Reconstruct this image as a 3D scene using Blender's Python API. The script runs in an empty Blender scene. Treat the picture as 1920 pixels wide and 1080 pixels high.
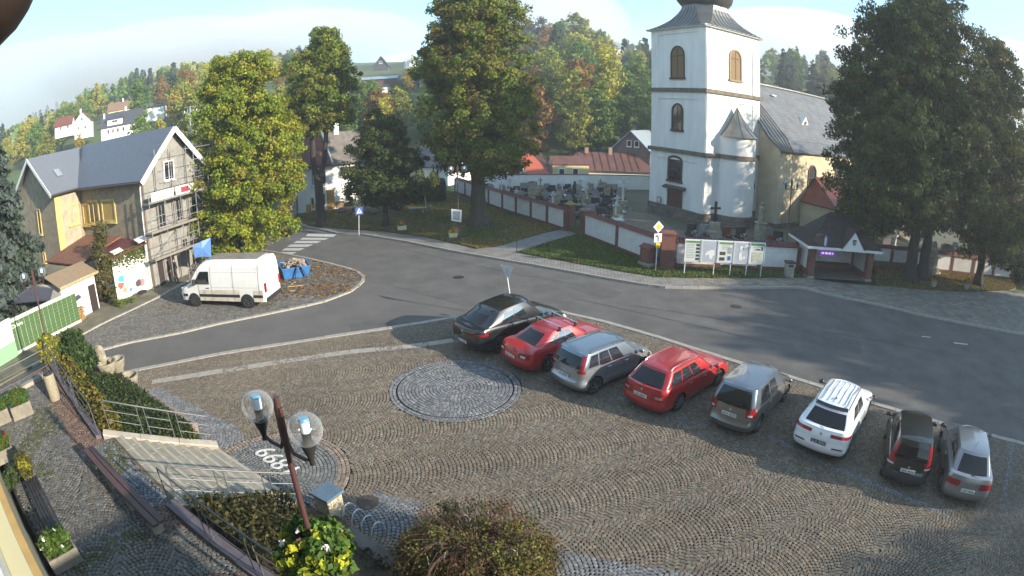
import bpy, bmesh, math, random
import numpy as np
from mathutils import Vector, Matrix, noise as mnoise
R = math.radians
C = bpy.context.scene.collection
SC = bpy.context.scene
# ------------------------------------------------------------ camera (wide CCTV lens: real barrel projection)
CAM_H, PITCH, FPX, KD = 9.3444, 0.3096, 1069.83, 0.0875
cd = bpy.data.cameras.new('camera'); cam = bpy.data.objects.new('camera', cd); C.objects.link(cam)
cam.location = (0, 0, CAM_H); cam.rotation_euler = (math.pi/2-PITCH, 0, 0)
cd.type = 'PANO'; cd.panorama_type = 'FISHEYE_LENS_POLYNOMIAL'
cd.sensor_fit = 'HORIZONTAL'; cd.sensor_width = 36.0; cd.fisheye_fov = R(170)
_s = FPX*36/1920
cd.fisheye_polynomial_k0 = 0; cd.fisheye_polynomial_k1 = -1/_s; cd.fisheye_polynomial_k2 = 0
cd.fisheye_polynomial_k3 = -KD/_s**3; cd.fisheye_polynomial_k4 = 0
cd.clip_start = 0.05; cd.clip_end = 4000
SC.camera = cam
# ------------------------------------------------------------ sun and sky
SUN_EL, SUN_AZ = R(19), R(24)   # height, and degrees south of east
SUN_DIR = Vector((math.cos(SUN_AZ)*math.cos(SUN_EL), -math.sin(SUN_AZ)*math.cos(SUN_EL), math.sin(SUN_EL)))
sl = bpy.data.lights.new('sun', 'SUN'); sl.energy = 5.0; sl.angle = R(0.6); sl.color = (1, 0.88, 0.72)
sun = bpy.data.objects.new('sun', sl); C.objects.link(sun)
sun.rotation_euler = SUN_DIR.to_track_quat('Z', 'Y').to_euler(); sun.location = (60, -20, 40)
W = bpy.data.worlds.new('World'); SC.world = W; W.use_nodes = True
nt = W.node_tree; nt.nodes.clear()
out = nt.nodes.new('ShaderNodeOutputWorld'); mix = nt.nodes.new('ShaderNodeMixShader')
sky = nt.nodes.new('ShaderNodeTexSky'); sky.sky_type = 'NISHITA'; sky.sun_disc = False
sky.sun_elevation = SUN_EL; sky.sun_rotation = math.atan2(SUN_DIR.x, SUN_DIR.y); sky.air_density = 1.0; sky.dust_density = 0.3; sky.ozone_density = 2.5
bg = nt.nodes.new('ShaderNodeBackground'); bg.inputs[1].default_value = 0.15
gm = nt.nodes.new('ShaderNodeMix'); gm.data_type = 'RGBA'; gm.blend_type = 'MULTIPLY'; gm.inputs[0].default_value = 1; gm.inputs[7].default_value = (0.72, 1.0, 1.02, 1)
nt.links.new(sky.outputs[0], gm.inputs[6]); nt.links.new(gm.outputs[2], bg.inputs[0])
fg = nt.nodes.new('ShaderNodeBackground'); fg.inputs[0].default_value = (0.80, 0.87, 0.90, 1); fg.inputs[1].default_value = 0.92
# morning mist: soft white layer near the horizon with an uneven upper edge, the same all the way round
tc = nt.nodes.new('ShaderNodeTexCoord'); sep = nt.nodes.new('ShaderNodeSeparateXYZ'); nt.links.new(tc.outputs['Generated'], sep.inputs[0])
ns = nt.nodes.new('ShaderNodeTexNoise'); ns.inputs['Scale'].default_value = 2.3; ns.inputs['Detail'].default_value = 5; ns.inputs['Roughness'].default_value = 0.45
nt.links.new(tc.outputs['Generated'], ns.inputs['Vector'])
ma = nt.nodes.new('ShaderNodeMath'); ma.operation = 'MULTIPLY_ADD'; ma.inputs[1].default_value = 0.32; nt.links.new(ns.outputs[0], ma.inputs[0])
mb = nt.nodes.new('ShaderNodeMath'); mb.operation = 'MULTIPLY'; mb.inputs[1].default_value = -1; nt.links.new(sep.outputs[2], mb.inputs[0]); nt.links.new(mb.outputs[0], ma.inputs[2])
rp = nt.nodes.new('ShaderNodeMapRange'); rp.interpolation_type = 'SMOOTHSTEP'; rp.inputs[1].default_value = -0.06; rp.inputs[2].default_value = 0.13; rp.inputs[3].default_value = 0.16; rp.inputs[4].default_value = 0.92
nt.links.new(ma.outputs[0], rp.inputs[0]); nt.links.new(rp.outputs[0], mix.inputs[0])
nt.links.new(bg.outputs[0], mix.inputs[1]); nt.links.new(fg.outputs[0], mix.inputs[2]); nt.links.new(mix.outputs[0], out.inputs[0])
SC.view_settings.view_transform = 'Standard'; SC.view_settings.look = 'None'; SC.view_settings.gamma = 1; SC.view_settings.use_curve_mapping = False
SC.view_settings.exposure = 1.15
SC.render.engine = 'CYCLES'
SC.cycles.max_bounces = 6; SC.cycles.diffuse_bounces = 2; SC.cycles.glossy_bounces = 3; SC.cycles.transmission_bounces = 6; SC.cycles.transparent_max_bounces = 12; SC.cycles.volume_bounces = 2
SC.cycles.use_denoising = True; SC.cycles.caustics_reflective = False; SC.cycles.caustics_refractive = False

# ------------------------------------------------------------ surveying helpers: photo point -> point of the place
def ray(px, py):
    u, v = (px-960)/FPX, (py-540)/FPX; r = math.hypot(u, v); th = r*(1+KD*r*r); s = math.sin(th)/r if r > 1e-9 else 1
    x, y, z = u*s, v*s, math.cos(th); cp, sp = math.cos(PITCH), math.sin(PITCH)
    return Vector((x, z*cp-y*sp, -z*sp-y*cp))
def at(px, py, z=0.0):
    d = ray(px, py); t = (CAM_H-z)/(-d.z); return Vector((d.x*t, d.y*t, z))
def top_of(p, px, py):
    "height of the point seen at px,py above the spot p"
    d = ray(px, py); return CAM_H+d.z*math.hypot(p[0], p[1])/math.hypot(d.x, d.y)
def far(px, py, dist):
    d = ray(px, py); t = dist/math.hypot(d.x, d.y); return Vector((d.x*t, d.y*t, CAM_H+d.z*t))

# ------------------------------------------------------------ materials
MATS = {}
def mat(name, col, rough=0.7, metal=0.0, var=0.0, scale=4.0, bump=0.0, bscale=30.0, spec=0.5, attr=False, col2=None, coat=0.0, alpha=1.0, trans=0.0, emit=None, detail=4.0, stretch=None):
    if name in MATS: return MATS[name]
    m = bpy.data.materials.new(name); m.use_nodes = True; n = m.node_tree; b = n.nodes['Principled BSDF']
    b.inputs['Roughness'].default_value = rough; b.inputs['Metallic'].default_value = metal; b.inputs['Specular IOR Level'].default_value = spec
    b.inputs['Coat Weight'].default_value = coat; b.inputs['Coat Roughness'].default_value = 0.04
    b.inputs['Alpha'].default_value = alpha; b.inputs['Transmission Weight'].default_value = trans
    c4 = (*col, 1); b.inputs['Base Color'].default_value = c4
    if emit: b.inputs['Emission Color'].default_value = (*emit[0], 1); b.inputs['Emission Strength'].default_value = emit[1]
    src = None
    tcn = n.nodes.new('ShaderNodeTexCoord'); vec = tcn.outputs['Object']
    if stretch:
        mp = n.nodes.new('ShaderNodeMapping'); mp.inputs['Scale'].default_value = stretch; n.links.new(vec, mp.inputs[0]); vec = mp.outputs[0]
    if attr:
        a = n.nodes.new('ShaderNodeAttribute'); a.attribute_name = 'Col'; src = a.outputs['Color']
    if var > 0 or col2:
        t = n.nodes.new('ShaderNodeTexNoise'); t.inputs['Scale'].default_value = scale; t.inputs['Detail'].default_value = detail; t.inputs['Roughness'].default_value = 0.6
        n.links.new(vec, t.inputs['Vector'])
        rmp = n.nodes.new('ShaderNodeMapRange'); rmp.inputs[1].default_value = 0.3; rmp.inputs[2].default_value = 0.7; n.links.new(t.outputs[0], rmp.inputs[0])
        mx = n.nodes.new('ShaderNodeMix'); mx.data_type = 'RGBA'; n.links.new(rmp.outputs[0], mx.inputs[0])
        lo = col2 if col2 else tuple(max(0, x*(1-var)) for x in col); hi = col if col2 else tuple(min(1, x*(1+var*.6)) for x in col)
        if src is not None:
            mx.inputs[6].default_value = (1-var, 1-var, 1-var, 1); mx.inputs[7].default_value = (1+var*.5,)*3+(1,)
            mu = n.nodes.new('ShaderNodeMix'); mu.data_type = 'RGBA'; mu.blend_type = 'MULTIPLY'; mu.inputs[0].default_value = 1
            n.links.new(src, mu.inputs[6]); n.links.new(mx.outputs[2], mu.inputs[7]); src = mu.outputs[2]
        else:
            mx.inputs[6].default_value = (*lo, 1); mx.inputs[7].default_value = (*hi, 1); src = mx.outputs[2]
    if src is not None: n.links.new(src, b.inputs['Base Color'])
    if bump > 0:
        t2 = n.nodes.new('ShaderNodeTexNoise'); t2.inputs['Scale'].default_value = bscale; t2.inputs['Detail'].default_value = 3; n.links.new(vec, t2.inputs['Vector'])
        bp = n.nodes.new('ShaderNodeBump'); bp.inputs['Strength'].default_value = bump; bp.inputs['Distance'].default_value = 0.02
        n.links.new(t2.outputs[0], bp.inputs['Height']); n.links.new(bp.outputs[0], b.inputs['Normal'])
    MATS[name] = m; return m
def brickmat(name, c1, c2, mortar, sx, bw=0.5, bh=0.25, msize=0.02, rough=0.85, bump=0.4, axes='XZ', rot=0.0, offset=0.5):
    if name in MATS: return MATS[name]
    m = bpy.data.materials.new(name); m.use_nodes = True; n = m.node_tree; b = n.nodes['Principled BSDF']; b.inputs['Roughness'].default_value = rough
    tcn = n.nodes.new('ShaderNodeTexCoord'); sp = n.nodes.new('ShaderNodeSeparateXYZ'); n.links.new(tcn.outputs['Object'], sp.inputs[0])
    cb = n.nodes.new('ShaderNodeCombineXYZ')
    if axes == 'XY': n.links.new(sp.outputs[0], cb.inputs[0]); n.links.new(sp.outputs[1], cb.inputs[1])
    else:
        ad = n.nodes.new('ShaderNodeMath'); ad.operation = 'ADD'; n.links.new(sp.outputs[0], ad.inputs[0]); n.links.new(sp.outputs[1], ad.inputs[1])
        n.links.new(ad.outputs[0], cb.inputs[0]); n.links.new(sp.outputs[2], cb.inputs[1])
    mp = n.nodes.new('ShaderNodeMapping'); mp.inputs['Rotation'].default_value = (0, 0, rot); n.links.new(cb.outputs[0], mp.inputs[0])
    t = n.nodes.new('ShaderNodeTexBrick'); t.offset = offset
    for k, v in (('Color1', c1), ('Color2', c2), ('Mortar', mortar)): t.inputs[k].default_value = (*v, 1)
    t.inputs['Scale'].default_value = sx; t.inputs['Brick Width'].default_value = bw; t.inputs['Row Height'].default_value = bh; t.inputs['Mortar Size'].default_value = msize
    n.links.new(mp.outputs[0], t.inputs['Vector'])
    nz = n.nodes.new('ShaderNodeTexNoise'); nz.inputs['Scale'].default_value = 1.2; nz.inputs['Detail'].default_value = 6; n.links.new(tcn.outputs['Object'], nz.inputs['Vector'])
    r2 = n.nodes.new('ShaderNodeMapRange'); r2.inputs[1].default_value = .3; r2.inputs[2].default_value = .7; r2.inputs[3].default_value = .72; r2.inputs[4].default_value = 1.15; n.links.new(nz.outputs[0], r2.inputs[0])
    mu = n.nodes.new('ShaderNodeVectorMath'); mu.operation = 'SCALE'; n.links.new(t.outputs[0], mu.inputs[0]); n.links.new(r2.outputs[0], mu.inputs[3]); n.links.new(mu.outputs[0], b.inputs['Base Color'])
    bp = n.nodes.new('ShaderNodeBump'); bp.inputs['Strength'].default_value = bump; bp.inputs['Distance'].default_value = .01; bp.invert = True
    n.links.new(t.outputs[1], bp.inputs['Height']); n.links.new(bp.outputs[0], b.inputs['Normal'])
    MATS[name] = m; return m
def leafmat(name):
    if name in MATS: return MATS[name]
    m = bpy.data.materials.new(name); m.use_nodes = True; n = m.node_tree; n.nodes.clear()
    o = n.nodes.new('ShaderNodeOutputMaterial'); a = n.nodes.new('ShaderNodeAttribute'); a.attribute_name = 'Col'
    d = n.nodes.new('ShaderNodeBsdfPrincipled'); d.inputs['Roughness'].default_value = 0.6; d.inputs['Specular IOR Level'].default_value = 0.15
    t = n.nodes.new('ShaderNodeBsdfTranslucent'); mx = n.nodes.new('ShaderNodeMixShader'); mx.inputs[0].default_value = 0.25
    oi = n.nodes.new('ShaderNodeObjectInfo'); hs = n.nodes.new('ShaderNodeHueSaturation')
    mr = n.nodes.new('ShaderNodeMapRange'); mr.inputs[3].default_value = 0.492; mr.inputs[4].default_value = 0.508; n.links.new(oi.outputs['Random'], mr.inputs[0]); n.links.new(mr.outputs[0], hs.inputs[0])
    n.links.new(a.outputs['Color'], hs.inputs[4]); n.links.new(hs.outputs[0], d.inputs['Base Color']); n.links.new(hs.outputs[0], t.inputs[0])
    n.links.new(d.outputs[0], mx.inputs[1]); n.links.new(t.outputs[0], mx.inputs[2]); n.links.new(mx.outputs[0], o.inputs[0])
    MATS[name] = m; return m

# ------------------------------------------------------------ scene-graph helpers
def tag(o, label=None, cat=None, group=None, kind=None):
    if label: o['label'] = label
    if cat: o['category'] = cat
    if group: o['group'] = group
    if kind: o['kind'] = kind
    return o
def thing(name, label, cat, loc=(0, 0, 0), rz=0.0, group=None, scale=1.0):
    o = bpy.data.objects.new(name, None); C.objects.link(o); o.location = loc; o.rotation_euler = (0, 0, rz); o.empty_display_size = 0.3
    if scale != 1.0: o.scale = (scale,)*3
    return tag(o, label, cat, group)
def wloc(o):
    v = Vector((0, 0, 0))
    while o is not None: v = v+o.location; o = o.parent
    return v
def copy_tree(o, parent=None, label=None, loc=None, rz=None):
    c = o.copy(); C.objects.link(c); c.parent = parent
    for k in list(o.children): copy_tree(k, c)
    if label: c['label'] = label
    if loc is not None: c.location = loc
    if rz is not None: c.rotation_euler = (0, 0, rz)
    return c
class MB:
    def __init__(s): s.v = []; s.f = []
    def add(s, vs, fs):
        n = len(s.v); s.v += [tuple(p) for p in vs]; s.f += [tuple(i+n for i in f) for f in fs]; return s
    def box(s, c, d, rz=0.0, rx=0.0, ry=0.0, M=None):
        x, y, z = (k/2 for k in d); P = [Vector((a*x, b*y, e*z)) for a in (-1, 1) for b in (-1, 1) for e in (-1, 1)]
        m = (Matrix.Rotation(rz, 3, 'Z') @ Matrix.Rotation(ry, 3, 'Y') @ Matrix.Rotation(rx, 3, 'X')) if M is None else M
        c = Vector(c); return s.add([m @ p+c for p in P], [(0, 1, 3, 2), (4, 6, 7, 5), (0, 4, 5, 1), (2, 3, 7, 6), (0, 2, 6, 4), (1, 5, 7, 3)])
    def beam(s, a, b, w, h=None):
        "box between two points, w wide (sideways), h high"
        a, b = Vector(a), Vector(b); h = h or w; d = b-a; L = d.length
        if L < 1e-6: return s
        x = d/L; up = Vector((0, 0, 1)) if abs(x.z) < 0.98 else Vector((0, 1, 0)); y = up.cross(x).normalized(); z = x.cross(y)
        return s.box((a+b)/2, (L, w, h), M=Matrix((x, y, z)).transposed())
    def tube(s, a, b, r, r2=None, n=8, caps=True):
        a, b = Vector(a), Vector(b); r2 = r if r2 is None else r2; x = (b-a).normalized()
        up = Vector((0, 0, 1)) if abs(x.z) < 0.9 else Vector((1, 0, 0)); y = up.cross(x).normalized(); z = x.cross(y)
        P = []
        for p, q in ((a, r), (b, r2)):
            for i in range(n): t = 2*math.pi*i/n; P.append(p+y*math.cos(t)*q+z*math.sin(t)*q)
        F = [(i, (i+1) % n, n+(i+1) % n, n+i) for i in range(n)]
        if caps: F += [tuple(range(n-1, -1, -1)), tuple(range(n, 2*n))]
        return s.add(P, F)
    def pipe(s, pts, r, n=8):
        pts = [Vector(p) for p in pts]; P = []; F = []; prev = None
        for k, p in enumerate(pts):
            d = (pts[min(k+1, len(pts)-1)]-pts[max(k-1, 0)]).normalized()
            if prev is None: up = Vector((0, 0, 1)) if abs(d.z) < 0.9 else Vector((1, 0, 0)); y = up.cross(d).normalized()
            else: y = (prev-d*prev.dot(d)).normalized()
            prev = y; z = d.cross(y); rr = r[k] if isinstance(r, (list, tuple)) else r
            for i in range(n): t = 2*math.pi*i/n; P.append(p+y*math.cos(t)*rr+z*math.sin(t)*rr)
        for k in range(len(pts)-1):
            for i in range(n): F.append((k*n+i, k*n+(i+1) % n, (k+1)*n+(i+1) % n, (k+1)*n+i))
        F += [tuple(range(n-1, -1, -1)), tuple(range((len(pts)-1)*n, len(pts)*n))]
        return s.add(P, F)
    def prism(s, poly, z0, z1):
        n = len(poly); g = lambda z, i: z[i] if isinstance(z, (list, tuple)) else z
        P = [(p[0], p[1], g(z0, i)) for i, p in enumerate(poly)]+[(p[0], p[1], g(z1, i)) for i, p in enumerate(poly)]
        return s.add(P, [tuple(range(n-1, -1, -1)), tuple(range(n, 2*n))]+[(i, (i+1) % n, n+(i+1) % n, n+i) for i in range(n)])
    def lathe(s, prof, c=(0, 0, 0), n=16, a0=0.0, a1=2*math.pi, capped=True):
        full = abs(a1-a0-2*math.pi) < 1e-6; m = n if full else n+1; P = []; F = []
        for r, z in prof:
            for i in range(m): t = a0+(a1-a0)*i/n; P.append((c[0]+r*math.cos(t), c[1]+r*math.sin(t), c[2]+z))
        for k in range(len(prof)-1):
            for i in range(n): j = (i+1) % m if full else i+1; F.append((k*m+i, k*m+j, (k+1)*m+j, (k+1)*m+i))
        if capped and full: F += [tuple(range(m-1, -1, -1)), tuple(range((len(prof)-1)*m, len(prof)*m))]
        return s.add(P, F)
    def slab(s, quad, th, up=None):
        "a quad (any polygon) given thickness th along its normal, downwards"
        q = [Vector(p) for p in quad]; nrm = (q[1]-q[0]).cross(q[2]-q[1]).normalized(); n = len(q)
        return s.add(q+[p-nrm*th for p in q], [tuple(range(n)), tuple(range(2*n-1, n-1, -1))]+[(i, n+i, n+(i+1) % n, (i+1) % n) for i in range(n)])
    def ico(s, c, r, sub=1, sc=(1, 1, 1), jit=0.0, rng=random):
        bm = bmesh.new(); bmesh.ops.create_icosphere(bm, subdivisions=sub, radius=1); bm.verts.ensure_lookup_table()
        V = []
        for v in bm.verts: k = r*(1+rng.uniform(-jit, jit)); V.append((c[0]+v.co.x*k*sc[0], c[1]+v.co.y*k*sc[1], c[2]+v.co.z*k*sc[2]))
        F = [tuple(x.index for x in f.verts) for f in bm.faces]; bm.free(); return s.add(V, F)
    def mesh(s, name, m=None, smooth=False, off=None):
        me = bpy.data.meshes.new(name); V = s.v
        if off is not None: V = [(p[0]-off[0], p[1]-off[1], p[2]-off[2]) for p in V]
        me.from_pydata(V, [], s.f); me.validate()
        bm = bmesh.new(); bm.from_mesh(me); bmesh.ops.recalc_face_normals(bm, faces=bm.faces); bm.to_mesh(me); bm.free()
        if m: me.materials.append(m)
        if smooth:
            me.polygons.foreach_set('use_smooth', [True]*len(me.polygons))
            try: me.set_sharp_from_angle(angle=R(38))
            except Exception: pass
        me.update(); return me
    def build(s, name, m=None, parent=None, smooth=False, world=False, bevel=0.0, loc=None, rz=None, **kw):
        off = wloc(parent) if (world and parent is not None) else None
        o = bpy.data.objects.new(name, s.mesh(name, m, smooth, off)); C.objects.link(o); o.parent = parent
        if loc is not None: o.location = loc
        if rz is not None: o.rotation_euler = (0, 0, rz)
        if bevel: md = o.modifiers.new('edge', 'BEVEL'); md.width = bevel; md.segments = 1; md.limit_method = 'ANGLE'; md.angle_limit = R(50)
        return tag(o, **kw)
def inst(name, me, parent=None, loc=(0, 0, 0), rz=0.0, sc=None, **kw):
    o = bpy.data.objects.new(name, me); C.objects.link(o); o.parent = parent; o.location = loc; o.rotation_euler = (0, 0, rz)
    if sc is not None: o.scale = sc
    return tag(o, **kw)
def quadmesh(name, V, col, m, nper=4):
    "V: (N*nper,3) float array of separate polygons, col: (N,3) colours"
    N = len(V)//nper; me = bpy.data.meshes.new(name); me.vertices.add(N*nper); me.vertices.foreach_set('co', np.asarray(V, np.float32).ravel())
    me.loops.add(N*nper); me.loops.foreach_set('vertex_index', np.arange(N*nper, dtype=np.int32))
    me.polygons.add(N); me.polygons.foreach_set('loop_start', np.arange(0, N*nper, nper, dtype=np.int32))
    me.update(calc_edges=True)
    a = me.color_attributes.new('Col', 'FLOAT_COLOR', 'POINT'); cc = np.ones((N*nper, 4), np.float32); cc[:, :3] = np.repeat(np.asarray(col, np.float32), nper, 0); a.data.foreach_set('color', cc.ravel())
    me.materials.append(m); return me
def inpoly(X, Y, poly):
    X = np.asarray(X); Y = np.asarray(Y); ins = np.zeros(X.shape, bool); n = len(poly)
    for i in range(n):
        x0, y0 = poly[i][0], poly[i][1]; x1, y1 = poly[(i+1) % n][0], poly[(i+1) % n][1]
        if y0 == y1: continue
        c = ((y0 > Y) != (y1 > Y)) & (X < (x1-x0)*(Y-y0)/(y1-y0)+x0); ins ^= c
    return ins
def pts(lst, z=0.0): return [at(a, b, z) for a, b in lst]
def smooth_line(P, n=6):
    "Catmull-Rom through the points"
    P = [Vector(p) for p in P]; o = []
    for i in range(len(P)-1):
        a, b, c, d = P[max(i-1, 0)], P[i], P[i+1], P[min(i+2, len(P)-1)]
        for k in range(n):
            t = k/n; o.append(0.5*((2*b)+(c-a)*t+(2*a-5*b+4*c-d)*t*t+(3*b-a-3*c+d)*t**3))
    o.append(P[-1]); return o
def resample(P, step):
    P = [Vector(p) for p in P]; L = [0.0]
    for a, b in zip(P, P[1:]): L.append(L[-1]+(b-a).length)
    n = max(1, round(L[-1]/step)); o = []; j = 0
    for k in range(n+1):
        t = L[-1]*k/n
        while j < len(L)-2 and L[j+1] < t: j += 1
        d = L[j+1]-L[j]; o.append(P[j].lerp(P[j+1], (t-L[j])/d if d > 0 else 0))
    return o
# ------------------------------------------------------------ foliage
def leafquads(P, Nrm, size, col, rng, elong=1.5, flat=.55):
    "one bent diamond (2 triangles) per point; Nrm = preferred facing, colours per point"
    N = len(P); r = rng.normal(0, 1, (N, 3)); n = Nrm*flat+r*(1-flat)*.9; n /= np.linalg.norm(n, axis=1)[:, None]+1e-9
    a = rng.normal(0, 1, (N, 3)); t = np.cross(n, a); t /= np.linalg.norm(t, axis=1)[:, None]+1e-9; b = np.cross(n, t); s = (size*rng.uniform(.6, 1.35, N))[:, None]
    Q = np.empty((N, 4, 3)); Q[:, 0] = P-t*s*elong*.5; Q[:, 1] = P-b*s*.5+n*s*.12; Q[:, 2] = P+t*s*elong*.5; Q[:, 3] = P+b*s*.5+n*s*.12
    return Q.reshape(-1, 3), col
def clumps(shape, n, rng):
    """shape = list of lobes (cx,cy,cz,rx,ry,rz); returns clump centres on the lobes' outer shells and outward directions"""
    vol = np.array([l[3]*l[5] for l in shape]); vol = vol/vol.sum(); k = rng.choice(len(shape), n, p=vol); L = np.array(shape)[k]
    d = rng.normal(0, 1, (n, 3)); d /= np.linalg.norm(d, axis=1)[:, None]; rr = 1-np.abs(rng.normal(0, .22, n)); rr = np.clip(rr, .25, 1.05)
    return L[:, :3]+d*L[:, 3:6]*rr[:, None], d
def crown(shape, nclump, per, csize, lsize, pal, rng, flat=.5, zjit=1.0, palw=None):
    c, d = clumps(shape, nclump, rng); pal = np.array(pal); w = None if palw is None else np.array(palw)/sum(palw)
    ci = rng.choice(len(pal), nclump, p=w); mn = pal.mean(0); cc = (pal[ci]*.62+mn*.38)*rng.uniform(.8, 1.2, (nclump, 1))
    cs = csize*rng.uniform(.6, 1.4, nclump); P = np.repeat(c, per, 0); o = rng.normal(0, 1, (nclump*per, 3)); o /= np.linalg.norm(o, axis=1)[:, None]; o *= (rng.random(nclump*per)**.45)[:, None]
    o[:, 2] *= .75*zjit; P = P+o*np.repeat(cs, per)[:, None]; nn = np.repeat(d, per, 0)*.6+o*.6; nn /= np.linalg.norm(nn, axis=1)[:, None]+1e-9
    col = np.repeat(cc, per, 0)*rng.uniform(.7, 1.35, (nclump*per, 1)); return leafquads(P, nn, lsize, col, rng, flat=flat)
def foliage(name, data, parent=None, loc=(0, 0, 0), mname='leaf'):
    V, c = data; o = bpy.data.objects.new(name, quadmesh(name, V, c, leafmat(mname))); C.objects.link(o); o.parent = parent; o.location = loc; return o
def boxcloud(poly, z0, z1, dens, lsize, pal, rng, name, parent=None, jit=.05, sides=True, ztop=None):
    "clipped hedge or ground cover: leaves over the top and the flanks of a prism; ztop(x,y) can tilt it"
    xs = [p[0] for p in poly]; ys = [p[1] for p in poly]; A = (max(xs)-min(xs))*(max(ys)-min(ys)); N = int(A*dens); X = rng.uniform(min(xs), max(xs), N); Y = rng.uniform(min(ys), max(ys), N); k = inpoly(X, Y, poly); X, Y = X[k], Y[k]
    zt = np.array([ztop(x, y) for x, y in zip(X, Y)]) if ztop else np.full(len(X), z1); P = [np.stack([X, Y, zt+rng.normal(0, jit, len(X))], 1)]; Nn = [np.tile([0, 0, 1.], (len(X), 1))]
    if sides:
        for a, b in zip(poly, list(poly[1:])+[poly[0]]):
            L = math.hypot(b[0]-a[0], b[1]-a[1]); m = int(L*(z1-z0)*dens)
            if m < 1: continue
            t = rng.random(m); nx, ny = (b[1]-a[1])/L, -(b[0]-a[0])/L; P.append(np.stack([a[0]+(b[0]-a[0])*t+nx*rng.normal(0, jit, m), a[1]+(b[1]-a[1])*t+ny*rng.normal(0, jit, m), rng.uniform(z0, z1, m)], 1)); Nn.append(np.tile([nx, ny, .2], (m, 1)))
    P = np.concatenate(P); Nn = np.concatenate(Nn); pal = np.array(pal); nv = np.array([mnoise.noise(Vector((p[0]*1.3, p[1]*1.3, p[2]))) for p in P[::8]]).repeat(8)[:len(P)]
    if len(nv) < len(P): nv = np.pad(nv, (0, len(P)-len(nv)), mode='edge')
    col = pal[rng.integers(0, len(pal), len(P))]*(rng.uniform(.65, 1.35, len(P))*(1+.5*nv))[:, None]
    return foliage(name, leafquads(P, Nn, lsize, col, rng), parent)
# ============================================================ GROUND
TT = [(0, -0.3), (62, -0.3), (80, 1.0), (95, 5.5), (130, 14.5), (160, 20), (220, 28), (300, 37), (400, 49), (520, 56), (900, 58)]
def terr(x, y):
    d = math.hypot(x, y*1.0)
    if y < 0: d = max(0, d*0.8)
    for (a, za), (b, zb) in zip(TT, TT[1:]):
        if d <= b:
            t = (d-a)/(b-a); z = za+(zb-za)*t; break
    else: z = TT[-1][1]
    az = math.degrees(math.atan2(x, y))
    k = 1.0
    if az > 30: k = max(0.35, 1-(az-30)*0.022)
    if az < -38: k = max(0.3, 1-(-az-38)*0.028)
    return (z+0.3)*k-0.3+(mnoise.noise(Vector((x*.012, y*.012, 0)))*min(4, max(0, (d-90)*.03)))
def build_terrain():
    P = []; F = []; rad = [0, 8, 20, 35, 50, 62, 70, 80, 88, 95, 105, 118, 130, 145, 160, 175, 190, 205, 220, 240, 260, 280, 300, 330, 360, 400, 450, 520, 620, 760, 900]; n = 120
    for r in rad:
        for i in range(n): a = 2*math.pi*i/n; x, y = r*math.sin(a), r*math.cos(a); P.append((x, y, terr(x, y)))
    for k in range(len(rad)-1):
        for i in range(n): F.append((k*n+i, (k+1)*n+i, (k+1)*n+(i+1) % n, k*n+(i+1) % n))
    m = MB(); m.add(P, F)
    g = mat('meadow', (0.075, 0.135, 0.03), 0.95, var=.45, scale=.06, col2=(0.10, 0.10, 0.035), bump=.5, bscale=3)
    o = m.build('ground', g, smooth=True, kind='structure'); return o
build_terrain()
def sheet(name, poly, z, m, th=0.0, kind='structure', **kw):
    b = MB(); n = len(poly)
    if th: b.prism([(p[0], p[1]) for p in poly], z-th, z)
    else: b.add([(p[0], p[1], z) for p in poly], [tuple(range(n))])
    o = b.build(name, m, kind=kind, **kw); return o
M_ASPH = mat('asphalt', (0.112, 0.105, 0.098), 0.88, var=.3, scale=.6, bump=.35, bscale=55, detail=8)
M_ASPH2 = mat('worn_asphalt', (0.118, 0.110, 0.10), 0.9, var=.18, scale=.5, bump=.35, bscale=60, detail=8)
M_JOINT = mat('cobble_joint_sand', (0.036, 0.030, 0.024), 0.95, var=.4, scale=5)
M_STONE = mat('cobble_granite', (0.2, 0.2, 0.2), 0.72, attr=True, var=.3, scale=38, bump=.3, bscale=90)
M_KERB = mat('kerb_granite', (0.36, 0.33, 0.285), 0.8, var=.25, scale=3, bump=.3, bscale=60)
M_PAINT = mat('road_paint', (0.52, 0.52, 0.50), 0.7, var=.3, scale=5)
M_GRASS = mat('lawn_soil', (0.075, 0.12, 0.03), 0.95, var=.5, scale=1.4, col2=(0.13, 0.085, 0.035), bump=.6, bscale=14, detail=8)
# photo outlines
FARK = pts([(545, 420), (600, 431), (635, 439), (680, 441), (765, 455), (847, 472), (915, 484), (1020, 502), (1100, 517), (1180, 531), (1235, 540), (1300, 542), (1400, 542), (1497, 540), (1560, 556), (1660, 576), (1728, 593), (1863, 619), (1915, 629)])
FARK = [Vector((-44, 66, 0)), Vector((-26, 51.5, 0))]+FARK+[Vector((37, 15.2, 0)), Vector((60, -1, 0))]
BACKP = pts([(548, 408), (580, 424), (640, 429), (730, 435), (800, 445), (872, 461), (895, 467), (970, 474), (1080, 494), (1180, 512), (1230, 520), (1300, 522), (1400, 522), (1512, 521), (1570, 530), (1642, 536), (1728, 543), (1813, 548), (1892, 545)], .12)
BACKP = [Vector((-45, 68, 0)), Vector((-27, 54, 0))]+BACKP+[Vector((50, 22, 0)), Vector((66, 4, 0))]
K1 = pts([(60, 737), (250, 697), (420, 664), (640, 630), (780, 609), (853, 597)])+[Vector((0.0, 25.6, 0)), Vector((1.2, 25.9, 0)), Vector((2.3, 25.35, 0))]+pts([(1130, 604), (1240, 636), (1330, 665), (1400, 687), (1480, 708), (1560, 734), (1640, 760), (1780, 800), (1915, 833)])+[Vector((23.5, 5.4, 0)), Vector((30, -1, 0))]
K2 = pts([(150, 668), (245, 643), (340, 625), (402, 610), (520, 586), (600, 569), (655, 549), (680, 531), (681, 519), (668, 509), (630, 498), (580, 486), (545, 479), (500, 471), (460, 464)])
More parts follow.
